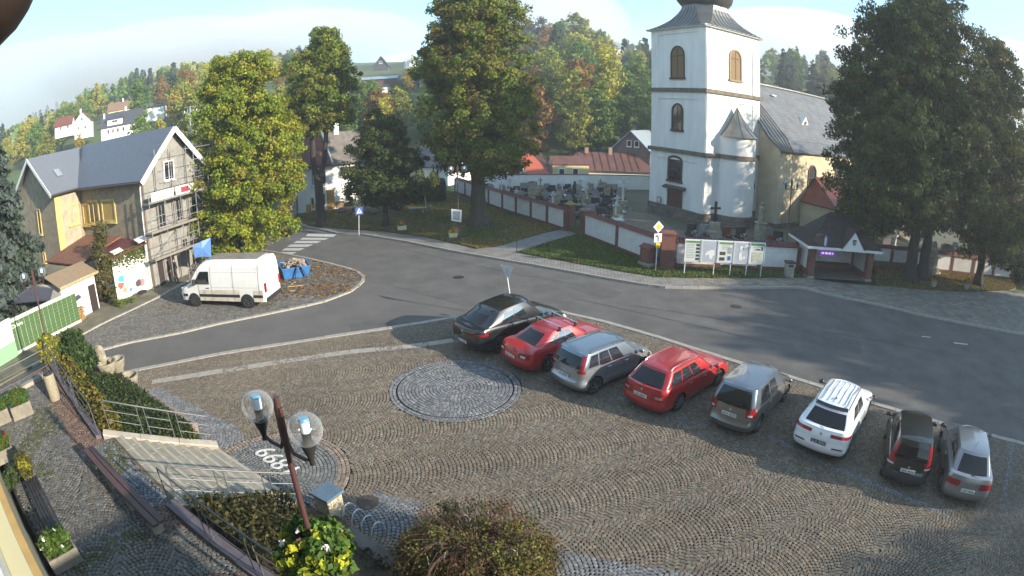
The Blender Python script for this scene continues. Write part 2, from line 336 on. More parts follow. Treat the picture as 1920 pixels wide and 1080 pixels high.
SHEDK = pts([(352, 529), (300, 558), (250, 582), (200, 605), (150, 632), (60, 690), (-60, 760)])
asph = [Vector((-44, 66, 0)), Vector((-26, 51.5, 0))]+FARK[2:]+[Vector((60, -30, 0)), Vector((-46, -30, 0)), Vector((-46, 60, 0))]
sheet('road', asph, 0.0, M_ASPH)
side = [K2[i] for i in range(0, 9)]+pts([(697, 526), (760, 542), (820, 559), (880, 574)])+[Vector((0.2, 25.9, 0))]+K1[5::-1]+[at(60, 760), at(60, 690)]
sheet('side_road', side, 0.004, M_ASPH2)
# far pavement
M_PAVE = brickmat('pavement_blocks', (0.27, 0.255, 0.225), (0.20, 0.19, 0.17), (0.09, 0.085, 0.08), 1.0, bw=.2, bh=.2, msize=.012, axes='XY', rot=.1, offset=0)
M_PAVE2 = brickmat('ochre_pavement_blocks', (0.30, 0.265, 0.20), (0.16, 0.155, 0.15), (0.07, 0.065, 0.06), 1.0, bw=.42, bh=.21, msize=.016, axes='XY', rot=.25, offset=.5)
i0 = 15
pv = FARK[:14]+[at(1246, 523, 0)]+BACKP[12::-1]
sheet('pavement', FARK[:14]+BACKP[13::-1], .12, M_PAVE, th=.2)
sheet('bus_stop_pavement', FARK[13:]+BACKP[:12:-1], .124, M_PAVE2, th=.2)
path = pts([(895, 467), (930, 463), (1020, 437), (1068, 426), (1096, 436), (1030, 455), (970, 474)], .12)
sheet('footpath', path, .128, mat('footpath_gravel', (0.21, 0.20, 0.185), .9, var=.25, scale=3, bump=.3, bscale=50), th=.1)
def kerb(name, line, z0, z1, w, step=1.0, m=M_KERB, off=0.0, jit=0.006):
    rng = random.Random(len(line)*7+int(step*10)); P = resample([Vector((p[0], p[1], 0)) for p in line], step); root = tag(bpy.data.objects.new(name, None), kind='structure'); C.objects.link(root)
    mes = [MB().box((0, 0, 0), (1, 1, 1)).mesh('kerbstone', m) for _ in range(1)]
    for a, b in zip(P, P[1:]):
        d = b-a; L = d.length; n = Vector((-d.y, d.x, 0)).normalized()*off; c = (a+b)/2+n
        inst('kerbstone', mes[0], root, (c.x, c.y, (z0+z1)/2+rng.uniform(-jit, jit)), math.atan2(d.y, d.x)+rng.uniform(-.008, .008), (L-.022, w*rng.uniform(.94, 1.04), z1-z0))
    return root
kerb('pavement_kerb', [p for p in FARK[2:-1]], -.1, .135, .16, 1.0, off=0.0)
kerb('square_kerb', K1[:-1], -.1, .075, .26, 1.0)
kerb('apron_kerb', K2, -.1, .075, .2, 1.0)
kerb('shed_pavement_kerb', SHEDK[:-1], -.1, .11, .16, 1.0)
sheet('shed_pavement', SHEDK+[Vector((-40, 10, 0)), Vector((-40, 45, 0)), Vector((-21.5, 45, 0)), Vector((-21, 33, 0))], .09, mat('worn_path', (0.20, 0.175, 0.13), .95, var=.5, scale=1.1, col2=(0.10, 0.10, 0.055), bump=.5, bscale=25, detail=8), th=.1)
# flush granite strip across the square
kerb('drain_strip', pts([(285, 718), (380, 703), (520, 681), (640, 663), (780, 650), (850, 640)]), -.1, .052, .38, 1.1)
# ---------------------------------------------------------------- cobbles
def stones(cx, cy, ang, hl, hw, z, rng, pal, inset=.009, hj=.006, H=.022):
    "arrays of centres, angles, half sizes -> quads with bevelled edges (5 quads each)"
    N = len(cx); ca, sa = np.cos(ang), np.sin(ang)
    def ring(fx, fy, zz):
        o = np.empty((N, 4, 3))
        for k, (a, b) in enumerate(((-1, -1), (1, -1), (1, 1), (-1, 1))):
            u = a*(hl-fx)*(1+rng.uniform(-.07, .07, N)); v = b*(hw-fy)*(1+rng.uniform(-.07, .07, N)); o[:, k, 0] = cx+ca*u-sa*v; o[:, k, 1] = cy+sa*u+ca*v; o[:, k, 2] = zz
        return o
    zt = z+rng.uniform(-hj, hj, N); top = ring(inset, inset, zt); bot = ring(0, 0, 0); bot[:, :, :2] = bot[:, :, :2]; bot[:, :, 2] = (zt-H)[:, None]
    tx = rng.normal(0, .03, N); top[:, :, 2] = zt[:, None]+(top[:, :, 0]-cx[:, None])*tx[:, None]
    Q = np.empty((N, 5, 4, 3)); Q[:, 0] = top
    for k in range(4): j = (k+1) % 4; Q[:, 1+k, 0] = bot[:, k]; Q[:, 1+k, 1] = bot[:, j]; Q[:, 1+k, 2] = top[:, j]; Q[:, 1+k, 3] = top[:, k]
    pal = np.asarray(pal); cI = rng.integers(0, len(pal), N); col = pal[cI]*rng.uniform(.72, 1.28, (N, 1))
    return Q.reshape(-1, 3), np.repeat(col, 5, 0)
def fan_layout(poly, ang, colw, s, R0, rng):
    "segmental arches: columns run along ang, each row an arc"
    xs = [p[0] for p in poly]; ys = [p[1] for p in poly]; cx, cy = (min(xs)+max(xs))/2, (min(ys)+max(ys))/2; ext = max(max(xs)-min(xs), max(ys)-min(ys))*.75+2
    nc = int(2*ext/colw)+2; nr = int(2*ext/s)+4; X = []; Y = []; A = []
    a_half = math.asin(colw/2/R0); na = int(2*a_half*R0/s)
    th = (np.arange(na)+.5)/na*2*a_half-a_half
    for c in range(nc):
        u0 = (c-nc/2)*colw; rows = np.arange(nr)*s-ext
        T, Rr = np.meshgrid(th, rows); T = T+np.repeat(rng.uniform(-.5, .5, (nr, 1))*(2*a_half/na), na, 1)
        u = u0+R0*np.sin(T); v = Rr+R0*np.cos(T)-R0*np.cos(a_half)+(.37*s if c % 2 else 0)
        X.append((v*math.cos(ang)-u*math.sin(ang)).ravel()+cx); Y.append((v*math.sin(ang)+u*math.cos(ang)).ravel()+cy); A.append((ang+math.pi/2-T).ravel())
    X = np.concatenate(X); Y = np.concatenate(Y); A = np.concatenate(A); k = inpoly(X, Y, poly)
    j = rng.normal(0, .004, (2, len(X))); return X[k]+j[0][k], Y[k]+j[1][k], A[k]
def ring_layout(c, r0, r1, s, rng, a0=0, a1=2*math.pi):
    X = []; Y = []; A = []; r = r0+s/2
    while r < r1:
        n = max(3, int((a1-a0)*r/s)); t = a0+(np.arange(n)+rng.random())/n*(a1-a0); X.append(c[0]+r*np.cos(t)); Y.append(c[1]+r*np.sin(t)); A.append(t+math.pi/2); r += s
    return np.concatenate(X), np.concatenate(Y), np.concatenate(A)
PB = [(0.20, 0.168, 0.125), (0.172, 0.149, 0.116), (0.215, 0.186, 0.145), (0.158, 0.142, 0.118), (0.188, 0.145, 0.112), (0.205, 0.19, 0.158), (0.148, 0.13, 0.102)]
PG = [(0.165, 0.17, 0.178), (0.20, 0.202, 0.206), (0.14, 0.15, 0.163), (0.22, 0.22, 0.218), (0.155, 0.155, 0.158)]
PR = [(0.20, 0.125, 0.09), (0.17, 0.11, 0.085), (0.23, 0.16, 0.12)]
PD = [(0.115, 0.115, 0.112), (0.14, 0.135, 0.125), (0.095, 0.10, 0.10), (0.16, 0.155, 0.14), (0.12, 0.105, 0.085)]
nr = np.random.default_rng(5)
ST_DIR = Vector((0.88, -0.474, 0)).normalized(); ST_N = Vector((0.474, 0.88, 0)).normalized()
SQ = [p.copy() for p in K1]+[Vector((30, -6, 0)), Vector((4.5, 3.2, 0)), Vector((-1.7, 8.0, 0)), Vector((-4.6, 10.2, 0)), Vector((-5.4, 10.6, 0)), Vector((-9.0, 12.66, 0)), Vector((-10.1, 13.1, 0)), Vector((-15.7, 16.0, 0)), Vector((-19.5, 15.0, 0))]
sheet('town_square', SQ, .018, M_JOINT)
CC = (-2.0, 17.6); RC = 2.32; C9 = Vector((-6.7, 11.9, 0)); R9 = 2.25
def area(poly, pal_f, ang, colw, name, z, s=.112, R0=None, excl=(), parent=None, seed=3):
    rg = np.random.default_rng(seed); X, Y, A = fan_layout(poly, ang, colw, s, R0 or colw*.62, rg)
    keep = np.ones(len(X), bool)
    for e in excl: keep &= ~e(X, Y)
    vis = (Y > 1.5) & (np.abs(X) < 34) & (Y > -X*.0-5) & (Y > np.abs(X)*.42-1.5)
    X, Y, A = X[keep & vis], Y[keep & vis], A[keep & vis]
    V, c = stones(X, Y, A, np.full(len(X), s*.46), np.full(len(X), s*.455), z, rg, [(.2, .2, .2)])
    col = pal_f(X, Y, rg); me = quadmesh(name, V, np.repeat(col, 5, 0), M_STONE)
    o = bpy.data.objects.new(name, me); C.objects.link(o); tag(o, kind='stuff'); 
    if parent: o.parent = parent
    return o
circ = lambda c, r: (lambda X, Y: (X-c[0])**2+(Y-c[1])**2 < r*r)
GREY1 = pts([(262, 735), (300, 728), (440, 800), (470, 830), (412, 845), (340, 800)]); GREY2 = pts([(650, 960), (700, 925), (790, 945), (760, 1010), (690, 1000)]); GREY3 = pts([(1040, 1032), (1180, 1058), (1340, 1085), (1340, 1200), (1000, 1200)])
BAYL = [pts([(1440, 815), (1560, 872), (1640, 905), (1780, 965), (1776, 971), (1636, 911), (1556, 878), (1436, 821)]), pts([(1905, 800), (1880, 960), (1874, 960), (1899, 800)]), pts([(1000, 690), (1330, 800), (1328, 804), (998, 694)])]
def pal_sq(X, Y, rg):
    N = len(X); pb = np.array(PB)[rg.integers(0, len(PB), N)]; pg = np.array(PG)[rg.integers(0, len(PG), N)]; g = np.zeros(N, bool)
    for q in (GREY1, GREY2, GREY3)+tuple(BAYL): g |= inpoly(X, Y, q)
    n = np.array([mnoise.noise(Vector((x*.35, y*.35, 0))) for x, y in zip(X, Y)])[:, None]
    c = np.where(g[:, None], pg, pb*np.array([.94, .90, .84])*(1+.16*n)); return c*rg.uniform(.8, 1.2, (N, 1))
paving = tag(bpy.data.objects.new('square_paving', None), kind='structure'); C.objects.link(paving)
e_circ, e_c9 = circ(CC, RC+.02), circ(C9, R9+.02)
area(SQ, pal_sq, 0.28, 2.3, 'brown_cobbles', .048, R0=1.45, excl=(e_circ, e_c9), parent=paving)
def rings(name, c, segs, z, parent, clip=None, s=.115, seed=2):
    rg = np.random.default_rng(seed); VV = []; KK = []
    for r0, r1, pal, sz in segs:
        X, Y, A = ring_layout(c, r0, r1, sz, rg)
        if clip: k = clip(X, Y); X, Y, A = X[k], Y[k], A[k]
        V, _ = stones(X, Y, A, np.full(len(X), sz*.46), np.full(len(X), sz*.45), z, rg, [(1, 1, 1)]); col = np.array(pal)[rg.integers(0, len(pal), len(X))]*rg.uniform(.75, 1.25, (len(X), 1)); VV.append(V); KK.append(np.repeat(col, 5, 0))
    o = bpy.data.objects.new(name, quadmesh(name, np.concatenate(VV), np.concatenate(KK), M_STONE)); C.objects.link(o); o.parent = parent; tag(o, kind='stuff')
rings('cobble_circle', CC, [(0.03, RC-.24, PG, .125), (RC-.24, RC, PG, .12)], .056, paving)
e_st = lambda X, Y: (X*ST_N.x+Y*ST_N.y) > 6.93
rings('date_circle', C9, [(0.03, R9-.36, [(.15, .155, .15), (.18, .18, .17), (.13, .135, .135)], .112), (R9-.36, R9, [(.27, .21, .16), (.23, .18, .14)], .12)], .054, paving, clip=e_st, seed=8)
# the year laid in white stone, read from the square towards the steps
fc = bpy.data.curves.new('f', 'FONT'); fc.body = '1899'; fc.size = .92; fc.align_x = 'CENTER'; fc.align_y = 'CENTER'; fc.extrude = .012; fc.offset = -.004; fc.shear = .2
fo = bpy.data.objects.new('f', fc); dg = bpy.context.evaluated_depsgraph_get(); C.objects.link(fo); bpy.context.view_layer.update(); tm = bpy.data.meshes.new_from_object(fo.evaluated_get(bpy.context.evaluated_depsgraph_get())); bpy.data.objects.remove(fo)
tm.materials.clear(); tm.materials.append(mat('white_marble', (.62, .61, .58), .7, var=.25, scale=14)); pc = at(524, 868)
yr = inst('year_inlay', tm, None, (pc.x, pc.y, .06), math.pi-.62); tag(yr, 'white stone numerals 1899 set in the grey cobble circle at the foot of the steps', 'inlay'); yr.name = 'year_inlay'
# van apron
AP = [p.copy() for p in K2]+[Vector((-22.0, 40, 0))]+SHEDK[0:5]
sheet('apron', AP, .018, M_JOINT)
def pal_ap(X, Y, rg):
    N = len(X); p = np.array([(0.155, .145, .125), (.125, .12, .11), (.185, .17, .145), (.105, .105, .1)]); return p[rg.integers(0, 4, N)]*rg.uniform(.7, 1.25, (N, 1))
area(AP, pal_ap, 0.4, 1.6, 'apron_cobbles', .048, s=.125, R0=1.0, seed=11)
# lawns
L1 = BACKP[2:9]+[path[1], path[2], path[3]]+pts([(1060, 424), (940, 390), (860, 362), (780, 350), (690, 385), (600, 398), (540, 404)], .12)
L2 = [at(970, 474, .12), at(1030, 455, .12), at(1096, 436, .12)]+pts([(1150, 458), (1225, 490), (1262, 500), (1492, 508), (1512, 521)], .12)+[BACKP[k] for k in (14, 13, 12, 11, 10)]
L3 = pts([(1640, 503), (1770, 505), (1890, 515), (1905, 540)], .12)+[BACKP[k] for k in (20, 19, 18, 17)]
for nm, q in (('lawn', L1), ('lawn', L2), ('lawn', L3)): sheet(nm, q, .15, M_GRASS, th=.12)
def strewn(name, polys, dens, z, kind, pal, size, seed, h=0.0, mask=None, label=None, cat=None):
    rg = np.random.default_rng(seed); VV = []; CC_ = []
    for poly, d in zip(polys, dens):
        xs = [p[0] for p in poly]; ys = [p[1] for p in poly]; A = (max(xs)-min(xs))*(max(ys)-min(ys)); N = int(A*d)
        X = rg.uniform(min(xs), max(xs), N); Y = rg.uniform(min(ys), max(ys), N); k = inpoly(X, Y, poly)
        if mask is not None: k &= mask(X, Y, rg)
        X, Y = X[k], Y[k]; N = len(X); t = rg.uniform(0, 2*math.pi, N); s = size*rg.uniform(.6, 1.4, N); Q = np.empty((N, 4, 3))
        if kind == 'blade':
            hh = h*rg.uniform(.5, 1.4, N); lean = rg.normal(0, .35, (N, 2))*hh[:, None]; cx, sx = np.cos(t)*s, np.sin(t)*s
            Q[:, 0] = np.stack([X-cx, Y-sx, np.full(N, z)], 1); Q[:, 1] = np.stack([X+cx, Y+sx, np.full(N, z)], 1); Q[:, 2] = np.stack([X+lean[:, 0]+cx*.3, Y+lean[:, 1]+sx*.3, z+hh], 1); Q[:, 3] = np.stack([X+lean[:, 0]-cx*.3, Y+lean[:, 1]-sx*.3, z+hh], 1)
        else:
            for q, (a, b) in enumerate(((-1, 0), (0, -.7), (1, 0), (0, .7))):
                Q[:, q, 0] = X+s*(a*np.cos(t)-b*np.sin(t)); Q[:, q, 1] = Y+s*(a*np.sin(t)+b*np.cos(t)); Q[:, q, 2] = z+.01+rg.uniform(0, .05, N)
        VV.append(Q.reshape(-1, 3)); pal_ = np.array(pal); CC_.append(pal_[rg.integers(0, len(pal_), N)]*rg.uniform(.65, 1.35, (N, 1)))
    o = bpy.data.objects.new(name, quadmesh(name, np.concatenate(VV), np.concatenate(CC_), leafmat('leaf'))); C.objects.link(o); return tag(o, label, cat, kind='stuff')
strewn('grass', [L1, L2, L3], [230, 420, 90], .15, 'blade', [(.075, .14, .028), (.10, .165, .035), (.14, .15, .045), (.06, .11, .028)], .03, 4, h=.10)
FALL = [(.34, .17, .045), (.25, .11, .04), (.38, .24, .06), (.18, .09, .04), (.30, .20, .05)]
def lmask(X, Y, rg):
    n = np.array([mnoise.noise(Vector((x*.25+9, y*.25, 3))) for x, y in zip(X, Y)]); return rg.random(len(X)) < np.clip(.62+n*1.3, .08, 1)
strewn('fallen_leaves', [L1, L3, L2], [230, 130, 22], .17, 'leaf', FALL, .10, 5, mask=lmask)
LF2 = pts([(515, 560), (520, 500), (585, 490), (690, 515), (672, 545), (600, 560)])
strewn('fallen_leaves', [LF2, pts([(300, 590), (330, 545), (360, 535), (350, 590)]), pts([(1600, 800), (1640, 770), (1700, 790), (1660, 830)])], [60, 10, 10], .05, 'leaf', FALL, .075, 6, mask=lmask)
# markings
for q in ([(1185, 573), (1330, 595), (1480, 625)], [(1080, 560), (1240, 596), (1480, 650)], [(1400, 600), (1650, 640), (1915, 690)], [(690, 527), (760, 543), (880, 575)], [(760, 468), (900, 500), (1060, 530), (1180, 550)]):
    P = resample(smooth_line(pts(q)), .4); r_ = random.Random(4); MB().add([(p.x+r_.uniform(-.015, .015), p.y+s_*.022+r_.uniform(-.012, .012), .007) for p in P for s_ in (-1, 1)], [(2*i, 2*i+1, 2*i+3, 2*i+2) for i in range(len(P)-1)]).build('tar_seam', mat('tar', (.03, .03, .032), .6), kind='structure')
for px, py, w_, h_, a_ in ((1120, 545, 2.6, 1.3, -.7), (1560, 640, 3.2, 1.6, -.6), (700, 610, 2.2, 1.2, .4)): p = at(px, py); sheet('road_patch', [p+Vector((math.cos(a_)*x-math.sin(a_)*y, math.sin(a_)*x+math.cos(a_)*y, 0)) for x, y in ((-w_/2, -h_/2), (w_/2, -h_/2), (w_/2*.95, h_/2), (-w_/2, h_/2*1.05))], .008, mat('patched_asphalt', (.094, .09, .086), .9, var=.2, scale=2))
for px, py in ((860, 520), (1380, 575)): p = at(px, py); MB().lathe([(.32, 0), (.32, .012), (0, .013)], n=20).build('road_manhole', mat('iron_cover', (.05, .048, .045), .6, metal=.5, var=.3, scale=15), loc=(p.x, p.y, 0), kind='structure')
zb = tag(bpy.data.objects.new('zebra_crossing', None), kind='structure'); C.objects.link(zb)
for q in ([(577, 438.5), (632, 439.5), (624, 444.5), (573, 443)], [(568, 446), (618, 446.5), (609, 450), (562, 449.5)], [(556, 452), (603, 452), (594, 456), (550, 456)], [(545, 458.5), (588, 458.5), (577, 463), (538, 463)], [(535, 465.5), (572, 465.5), (562, 470), (528, 470)], [(522, 473), (556, 473), (546, 478), (515, 478)]):
    P = pts(q); MB().add([(p.x, p.y, .010) for p in P], [(0, 1, 2, 3)]).build('stripe', M_PAINT, zb)
for q in ([(937, 498), (940, 498), (959, 511), (955, 511)], [(1788, 642), (1814, 645), (1814, 647), (1788, 644)], [(1728, 630), (1745, 632), (1745, 633.5), (1728, 631.5)]):
    P = pts(q); MB().add([(p.x, p.y, .010) for p in P], [(0, 1, 2, 3)]).build('road_marking', M_PAINT, kind='structure')
# ============================================================ TERRACE, STEPS, RAILINGS
ZT = 1.35
M_CONC = mat('pale_concrete', (.32, .30, .25), .85, var=.25, scale=2.5, bump=.3, bscale=40)
M_STEP = mat('step_sandstone', (.33, .30, .235), .85, var=.3, scale=2.2, bump=.3, bscale=30, col2=(.22, .20, .16))
M_CURB = mat('purple_grey_curb', (.125, .105, .12), .6, var=.25, scale=3, bump=.15)
M_STEEL = mat('brushed_steel', (.13, .133, .14), .5, metal=.3, var=.1)
M_EARTH = mat('bed_soil', (.045, .032, .022), .95, var=.4, scale=3, bump=.6, bscale=12)
M_PINKST = mat('reddish_sandstone', (.27, .21, .18), .85, var=.3, scale=3, bump=.3)
TA0, TA1 = at(96, 684, ZT), at(188, 822, ZT); S_TL, S_TR = at(207, 820, ZT), at(323, 938, ZT); CB0, CB1 = at(324, 951, ZT), at(505, 1092, ZT)
S_BL, S_BR = Vector((-9.0, 12.64, 0)), Vector((-5.35, 10.6, 0))
FD = Vector((.88, -.474, 0)).normalized(); FN = Vector((.474, .88, 0)).normalized()
fac = lambda s, off=-.32: FD*s+FN*off
TER = [at(-70, 765, ZT), TA0, TA1, S_TL, S_TR, CB0, CB1, CB1+(CB1-CB0).normalized()*5, fac(3), fac(-30)]
sheet('terrace', TER, ZT-.03, M_JOINT, th=1.7)
tp = tag(bpy.data.objects.new('terrace_paving', None), kind='structure'); C.objects.link(tp)
Ad = (TA1-TA0).normalized(); An = Vector((Ad.y, -Ad.x, 0)); An = An if An.dot(FN) < 0 else -An
Bd = (CB1-CB0).normalized(); Bn = Vector((Bd.y, -Bd.x, 0)); Bn = Bn if Bn.dot(FN) < 0 else -Bn
stripA = [TA0-Ad*2, TA1+Ad*.3, TA1+Ad*.3+An*.95, TA0-Ad*2+An*.95]; stripB = [CB0-Bd*.4, CB1+Bd*4, CB1+Bd*4+Bn*.8, CB0-Bd*.4+Bn*.8]
BL0, BL1 = at(166, 843, ZT+.42), at(300, 984, ZT+.42); BL0.z = BL1.z = ZT
gstrip = [BL0, S_TL+An*.2, S_TR, BL1]
def pal_t(X, Y, rg):
    N = len(X); p = np.array(PD)[rg.integers(0, len(PD), N)]; r = np.array(PR)[rg.integers(0, 3, N)]*.75; g = np.array([(.13, .145, .165), (.165, .175, .19), (.10, .115, .135)])[rg.integers(0, 3, N)]
    ir = inpoly(X, Y, stripA) | inpoly(X, Y, stripB); ig = inpoly(X, Y, gstrip) & ~ir
    n = np.array([mnoise.noise(Vector((x*.5+4, y*.5, 7))) for x, y in zip(X, Y)])[:, None]; moss = np.array([.075, .08, .035])
    c = np.where(ir[:, None], r, np.where(ig[:, None], g, p*(1+.2*n))); mk = (n > .22) & ~ir[:, None]; return np.where(mk & (rg.random((N, 1)) < .6), moss, c)*rg.uniform(.72, 1.3, (N, 1))
rg = np.random.default_rng(9); X, Y, A = fan_layout(TER, 2.1, 1.5, .118, 1.0, rg)
vis = (Y > 3) & (X > -24) & ((X*FN.x+Y*FN.y) > -.2); X, Y, A = X[vis], Y[vis], A[vis]; col = pal_t(X, Y, rg)
dist = np.hypot(X, Y); near = np.zeros(len(X), bool); cand = [(i) for i in range(len(X))]
def px_of(x, y, z):
    v = Vector((x, y, z-CAM_H)); cp, sp = math.cos(PITCH), math.sin(PITCH); zc = v.y*cp-v.z*sp; yc = -v.y*sp-v.z*cp; rr = math.hypot(v.x, yc); th = math.atan2(rr, zc); r = th
    for _ in range(8): r -= (r*(1+KD*r*r)-th)/(1+3*KD*r*r)
    return 960+FPX*r*v.x/rr, 540+FPX*r*yc/rr
order = np.argsort(dist); pick = []
for i in order:
    a, b = px_of(X[i], Y[i], ZT)
    if 60 < a < 470 and 780 < b < 1075:
        pick.append(i)
        if len(pick) >= 300: break
near[pick] = True
V, _ = stones(X[~near], Y[~near], A[~near], np.full((~near).sum(), .054), np.full((~near).sum(), .053), ZT, rg, [(1, 1, 1)])
o = bpy.data.objects.new('grey_cobbles', quadmesh('grey_cobbles', V, np.repeat(col[~near], 5, 0), M_STONE)); C.objects.link(o); o.parent = tp; tag(o, kind='stuff')
cm = []
for k in range(8):
    V, _ = stones(np.zeros(1), np.zeros(1), np.zeros(1), np.array([.054]), np.array([.053]), 0, rg, [(1, 1, 1)]); cm.append(quadmesh('cobblestone', V, np.repeat(np.array([PD[k % 5]])*rg.uniform(.75, 1.3), 5, 0), M_STONE))
for i in pick: inst('cobblestone', cm[rg.integers(0, 8)], tp, (X[i], Y[i], ZT), A[i])
kerb('terrace_curb', [TA0-Ad*1.5, TA1], ZT-.3, ZT+.13, .26, 1.0, M_CURB)
kerb('terrace_curb', [CB0-Bd*.1, CB1+Bd*3], ZT-.3, ZT+.13, .30, 1.0, M_CURB)
# steps
steps = tag(bpy.data.objects.new('stairs', None), kind='structure'); C.objects.link(steps); NS = 9
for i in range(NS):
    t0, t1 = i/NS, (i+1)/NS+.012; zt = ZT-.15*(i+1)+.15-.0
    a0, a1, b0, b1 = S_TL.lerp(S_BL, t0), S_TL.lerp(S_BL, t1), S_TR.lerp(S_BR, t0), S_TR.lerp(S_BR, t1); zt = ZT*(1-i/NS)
    ns_ = 4
    for k in range(ns_):
        u0, u1 = k/ns_+.004, (k+1)/ns_-.004
        if i % 2: u0, u1 = (max(.004, k/ns_-.12), min(.996, (k+1)/ns_-.13+(.13 if k == 3 else 0)))
        q = [a0.lerp(b0, u0), a1.lerp(b1, u0), a1.lerp(b1, u1), a0.lerp(b0, u1)]; MB().prism(q, -.15, zt-.004*(k % 2)).build('step_slab', M_STEP, steps, bevel=.008)
    f_ = lambda t: (S_TL.lerp(S_BL, t), S_TR.lerp(S_BR, t)); (g0, g1), (h0, h1) = f_(t0+.006), f_(t0+.034); MB().prism([g0, h0, h1, g1], zt-.01, zt+.006).build('step_joint', mat('shaded_step_joint', (.10, .085, .06), .95, var=.5, scale=4), steps)  # strip at the tread back: joint shading put into a dark colour
    (g0, g1), (h0, h1) = f_(t1-.04), f_(t1-.012); MB().prism([g0, h0, h1, g1], zt-.01, zt+.004).build('step_nosing', mat('pale_step_edge', (.40, .37, .29), .85, var=.2), steps)  # paler strip along the front of each tread
def wallcap(name, a, b, za, zb, w, base, m, seg=1.0, over=.03, capm=None):
    root = tag(bpy.data.objects.new(name, None), kind=None); C.objects.link(root); d = (b-a); L = d.length; d.normalize(); n = Vector((-d.y, d.x, 0))*w/2
    P = [a-n, b-n, b+n, a+n]; MB().prism(P, base, [za-.07, zb-.07, zb-.07, za-.07]).build('wall_body', m, root); k = max(1, int(L/seg))
    for i in range(k):
        p, q = a.lerp(b, i/k)+d*.006, a.lerp(b, (i+1)/k)-d*.006; z0, z1 = za+(zb-za)*i/k, za+(zb-za)*(i+1)/k; e = n*(1+over/w*2)
        MB().prism([p-e, q-e, q+e, p+e], [z0-.07, z1-.07, z1-.07, z0-.07], [z0, z1, z1, z0]).build('coping_stone', capm or m, root, bevel=.008)
    return root
wl = wallcap('stair_wall', at(196, 820, ZT), S_BL+Vector((-.05, .12, 0)), ZT+.2, .26, .3, -.2, M_CONC, capm=mat('pale_coping', (.44, .39, .32), .85, var=.2, scale=3)); tag(wl, 'pale stone side wall stepping down along the far side of the stairs', 'wall')
wr = wallcap('stair_wall', CB0+Vector((.05, .12, 0)), S_BR+Vector((.1, -.1, 0)), ZT+.12, .2, .3, -.2, M_CONC); tag(wr, 'stone side wall of the stairs on the side of the globe lamp', 'wall')
FW = pts([(236, 726), (300, 769), (366, 818), (372, 832)], .0)
fw = wallcap('bank_wall', FW[0]+Vector((0, 0, 0)), FW[2], .42, .42, .42, -.1, M_PINKST, 1.0); tag(fw, 'low reddish sandstone edging wall below the green bank by the stairs', 'wall')
FW2a, FW2b = at(648, 992, .5), at(800, 1095, .5)
fw2 = wallcap('bed_wall', FW2a.lerp(FW2b, 0), FW2b+(FW2b-FW2a)*.6, .5, .5, .34, -.1, mat('brown_stone_wall', (.13, .115, .10), .9, var=.35, scale=3, bump=.3), 1.2); tag(fw2, 'low brown stone wall with flat slabs beside the bicycle rack', 'wall')
# banks of soil
bk = [TA0+Vector((-2, 2, 0)), TA1, at(200, 818, ZT), S_BL+Vector((-.2, 0, 0)), FW[3], FW[2], FW[1], FW[0], at(150, 690)]
MB().prism(bk, -.2, [1.1, 1.25, 1.2, .15, .3, .35, .35, .35, .4]).build('earth_bank', M_EARTH, kind='structure')
bed = [CB0+Vector((.1, .1, 0)), S_BR+Vector((.1, -.25, 0)), at(640, 985), FW2a, FW2b+(FW2b-FW2a)*.6, CB1+Bd*3]
MB().prism(bed, -.2, [1.2, .3, .3, .42, .42, 1.0]).build('planting_bed', M_EARTH, kind='structure')
frg = np.random.default_rng(21)
DG = [(.035, .06, .018), (.05, .08, .022), (.03, .045, .018), (.06, .085, .02)]; OL = [(.08, .085, .022), (.11, .10, .03), (.06, .07, .02), (.13, .10, .04)]
zb1 = lambda x, y: 1.32-max(0, min(1, ((Vector((x, y, 0))-TA1).dot(-An))/3.3))*.85
tag(boxcloud([TA0+Ad*.2-An*.15, TA1-An*.15, at(205, 815, ZT)-Vector((0, 0, 0)), S_BL+Vector((-.5, -.1, 0)), FW[2], FW[1], FW[0]], .3, .5, 420, .07, DG, frg, 'ground_cover', sides=False, ztop=zb1), kind='stuff')
hp = [TA0+Ad*.9-An*.25, TA1-An*.25-Ad*.4, TA1-An*.85-Ad*.3, TA0+Ad*.9-An*.85]
tag(boxcloud(hp, 1.2, 1.72, 420, .085, [(.20, .17, .03), (.15, .15, .03), (.09, .10, .02), (.20, .12, .04)], frg, 'low_hedge', jit=.1), 'low yellowing hedge between the terrace railing and the green bank', 'hedge')
hb = [CB0-Bn*.25+Bd*.25, at(400, 938, 1.2), at(470, 945, .9), at(545, 955, .6), at(580, 1010, .6), CB1-Bn*1.2, CB1-Bn*.3]
zb2 = lambda x, y: 1.62-max(0, min(1, ((Vector((x, y, 0))-CB0).dot(-Bn)-.2)/2.2))*.75
tag(boxcloud(hb, .9, 1.2, 620, .075, [(.05, .055, .018), (.07, .07, .02), (.04, .045, .015), (.09, .075, .03)], frg, 'low_hedge', jit=.09, ztop=zb2), 'dark clipped hedge below the lower railing of the terrace', 'hedge')
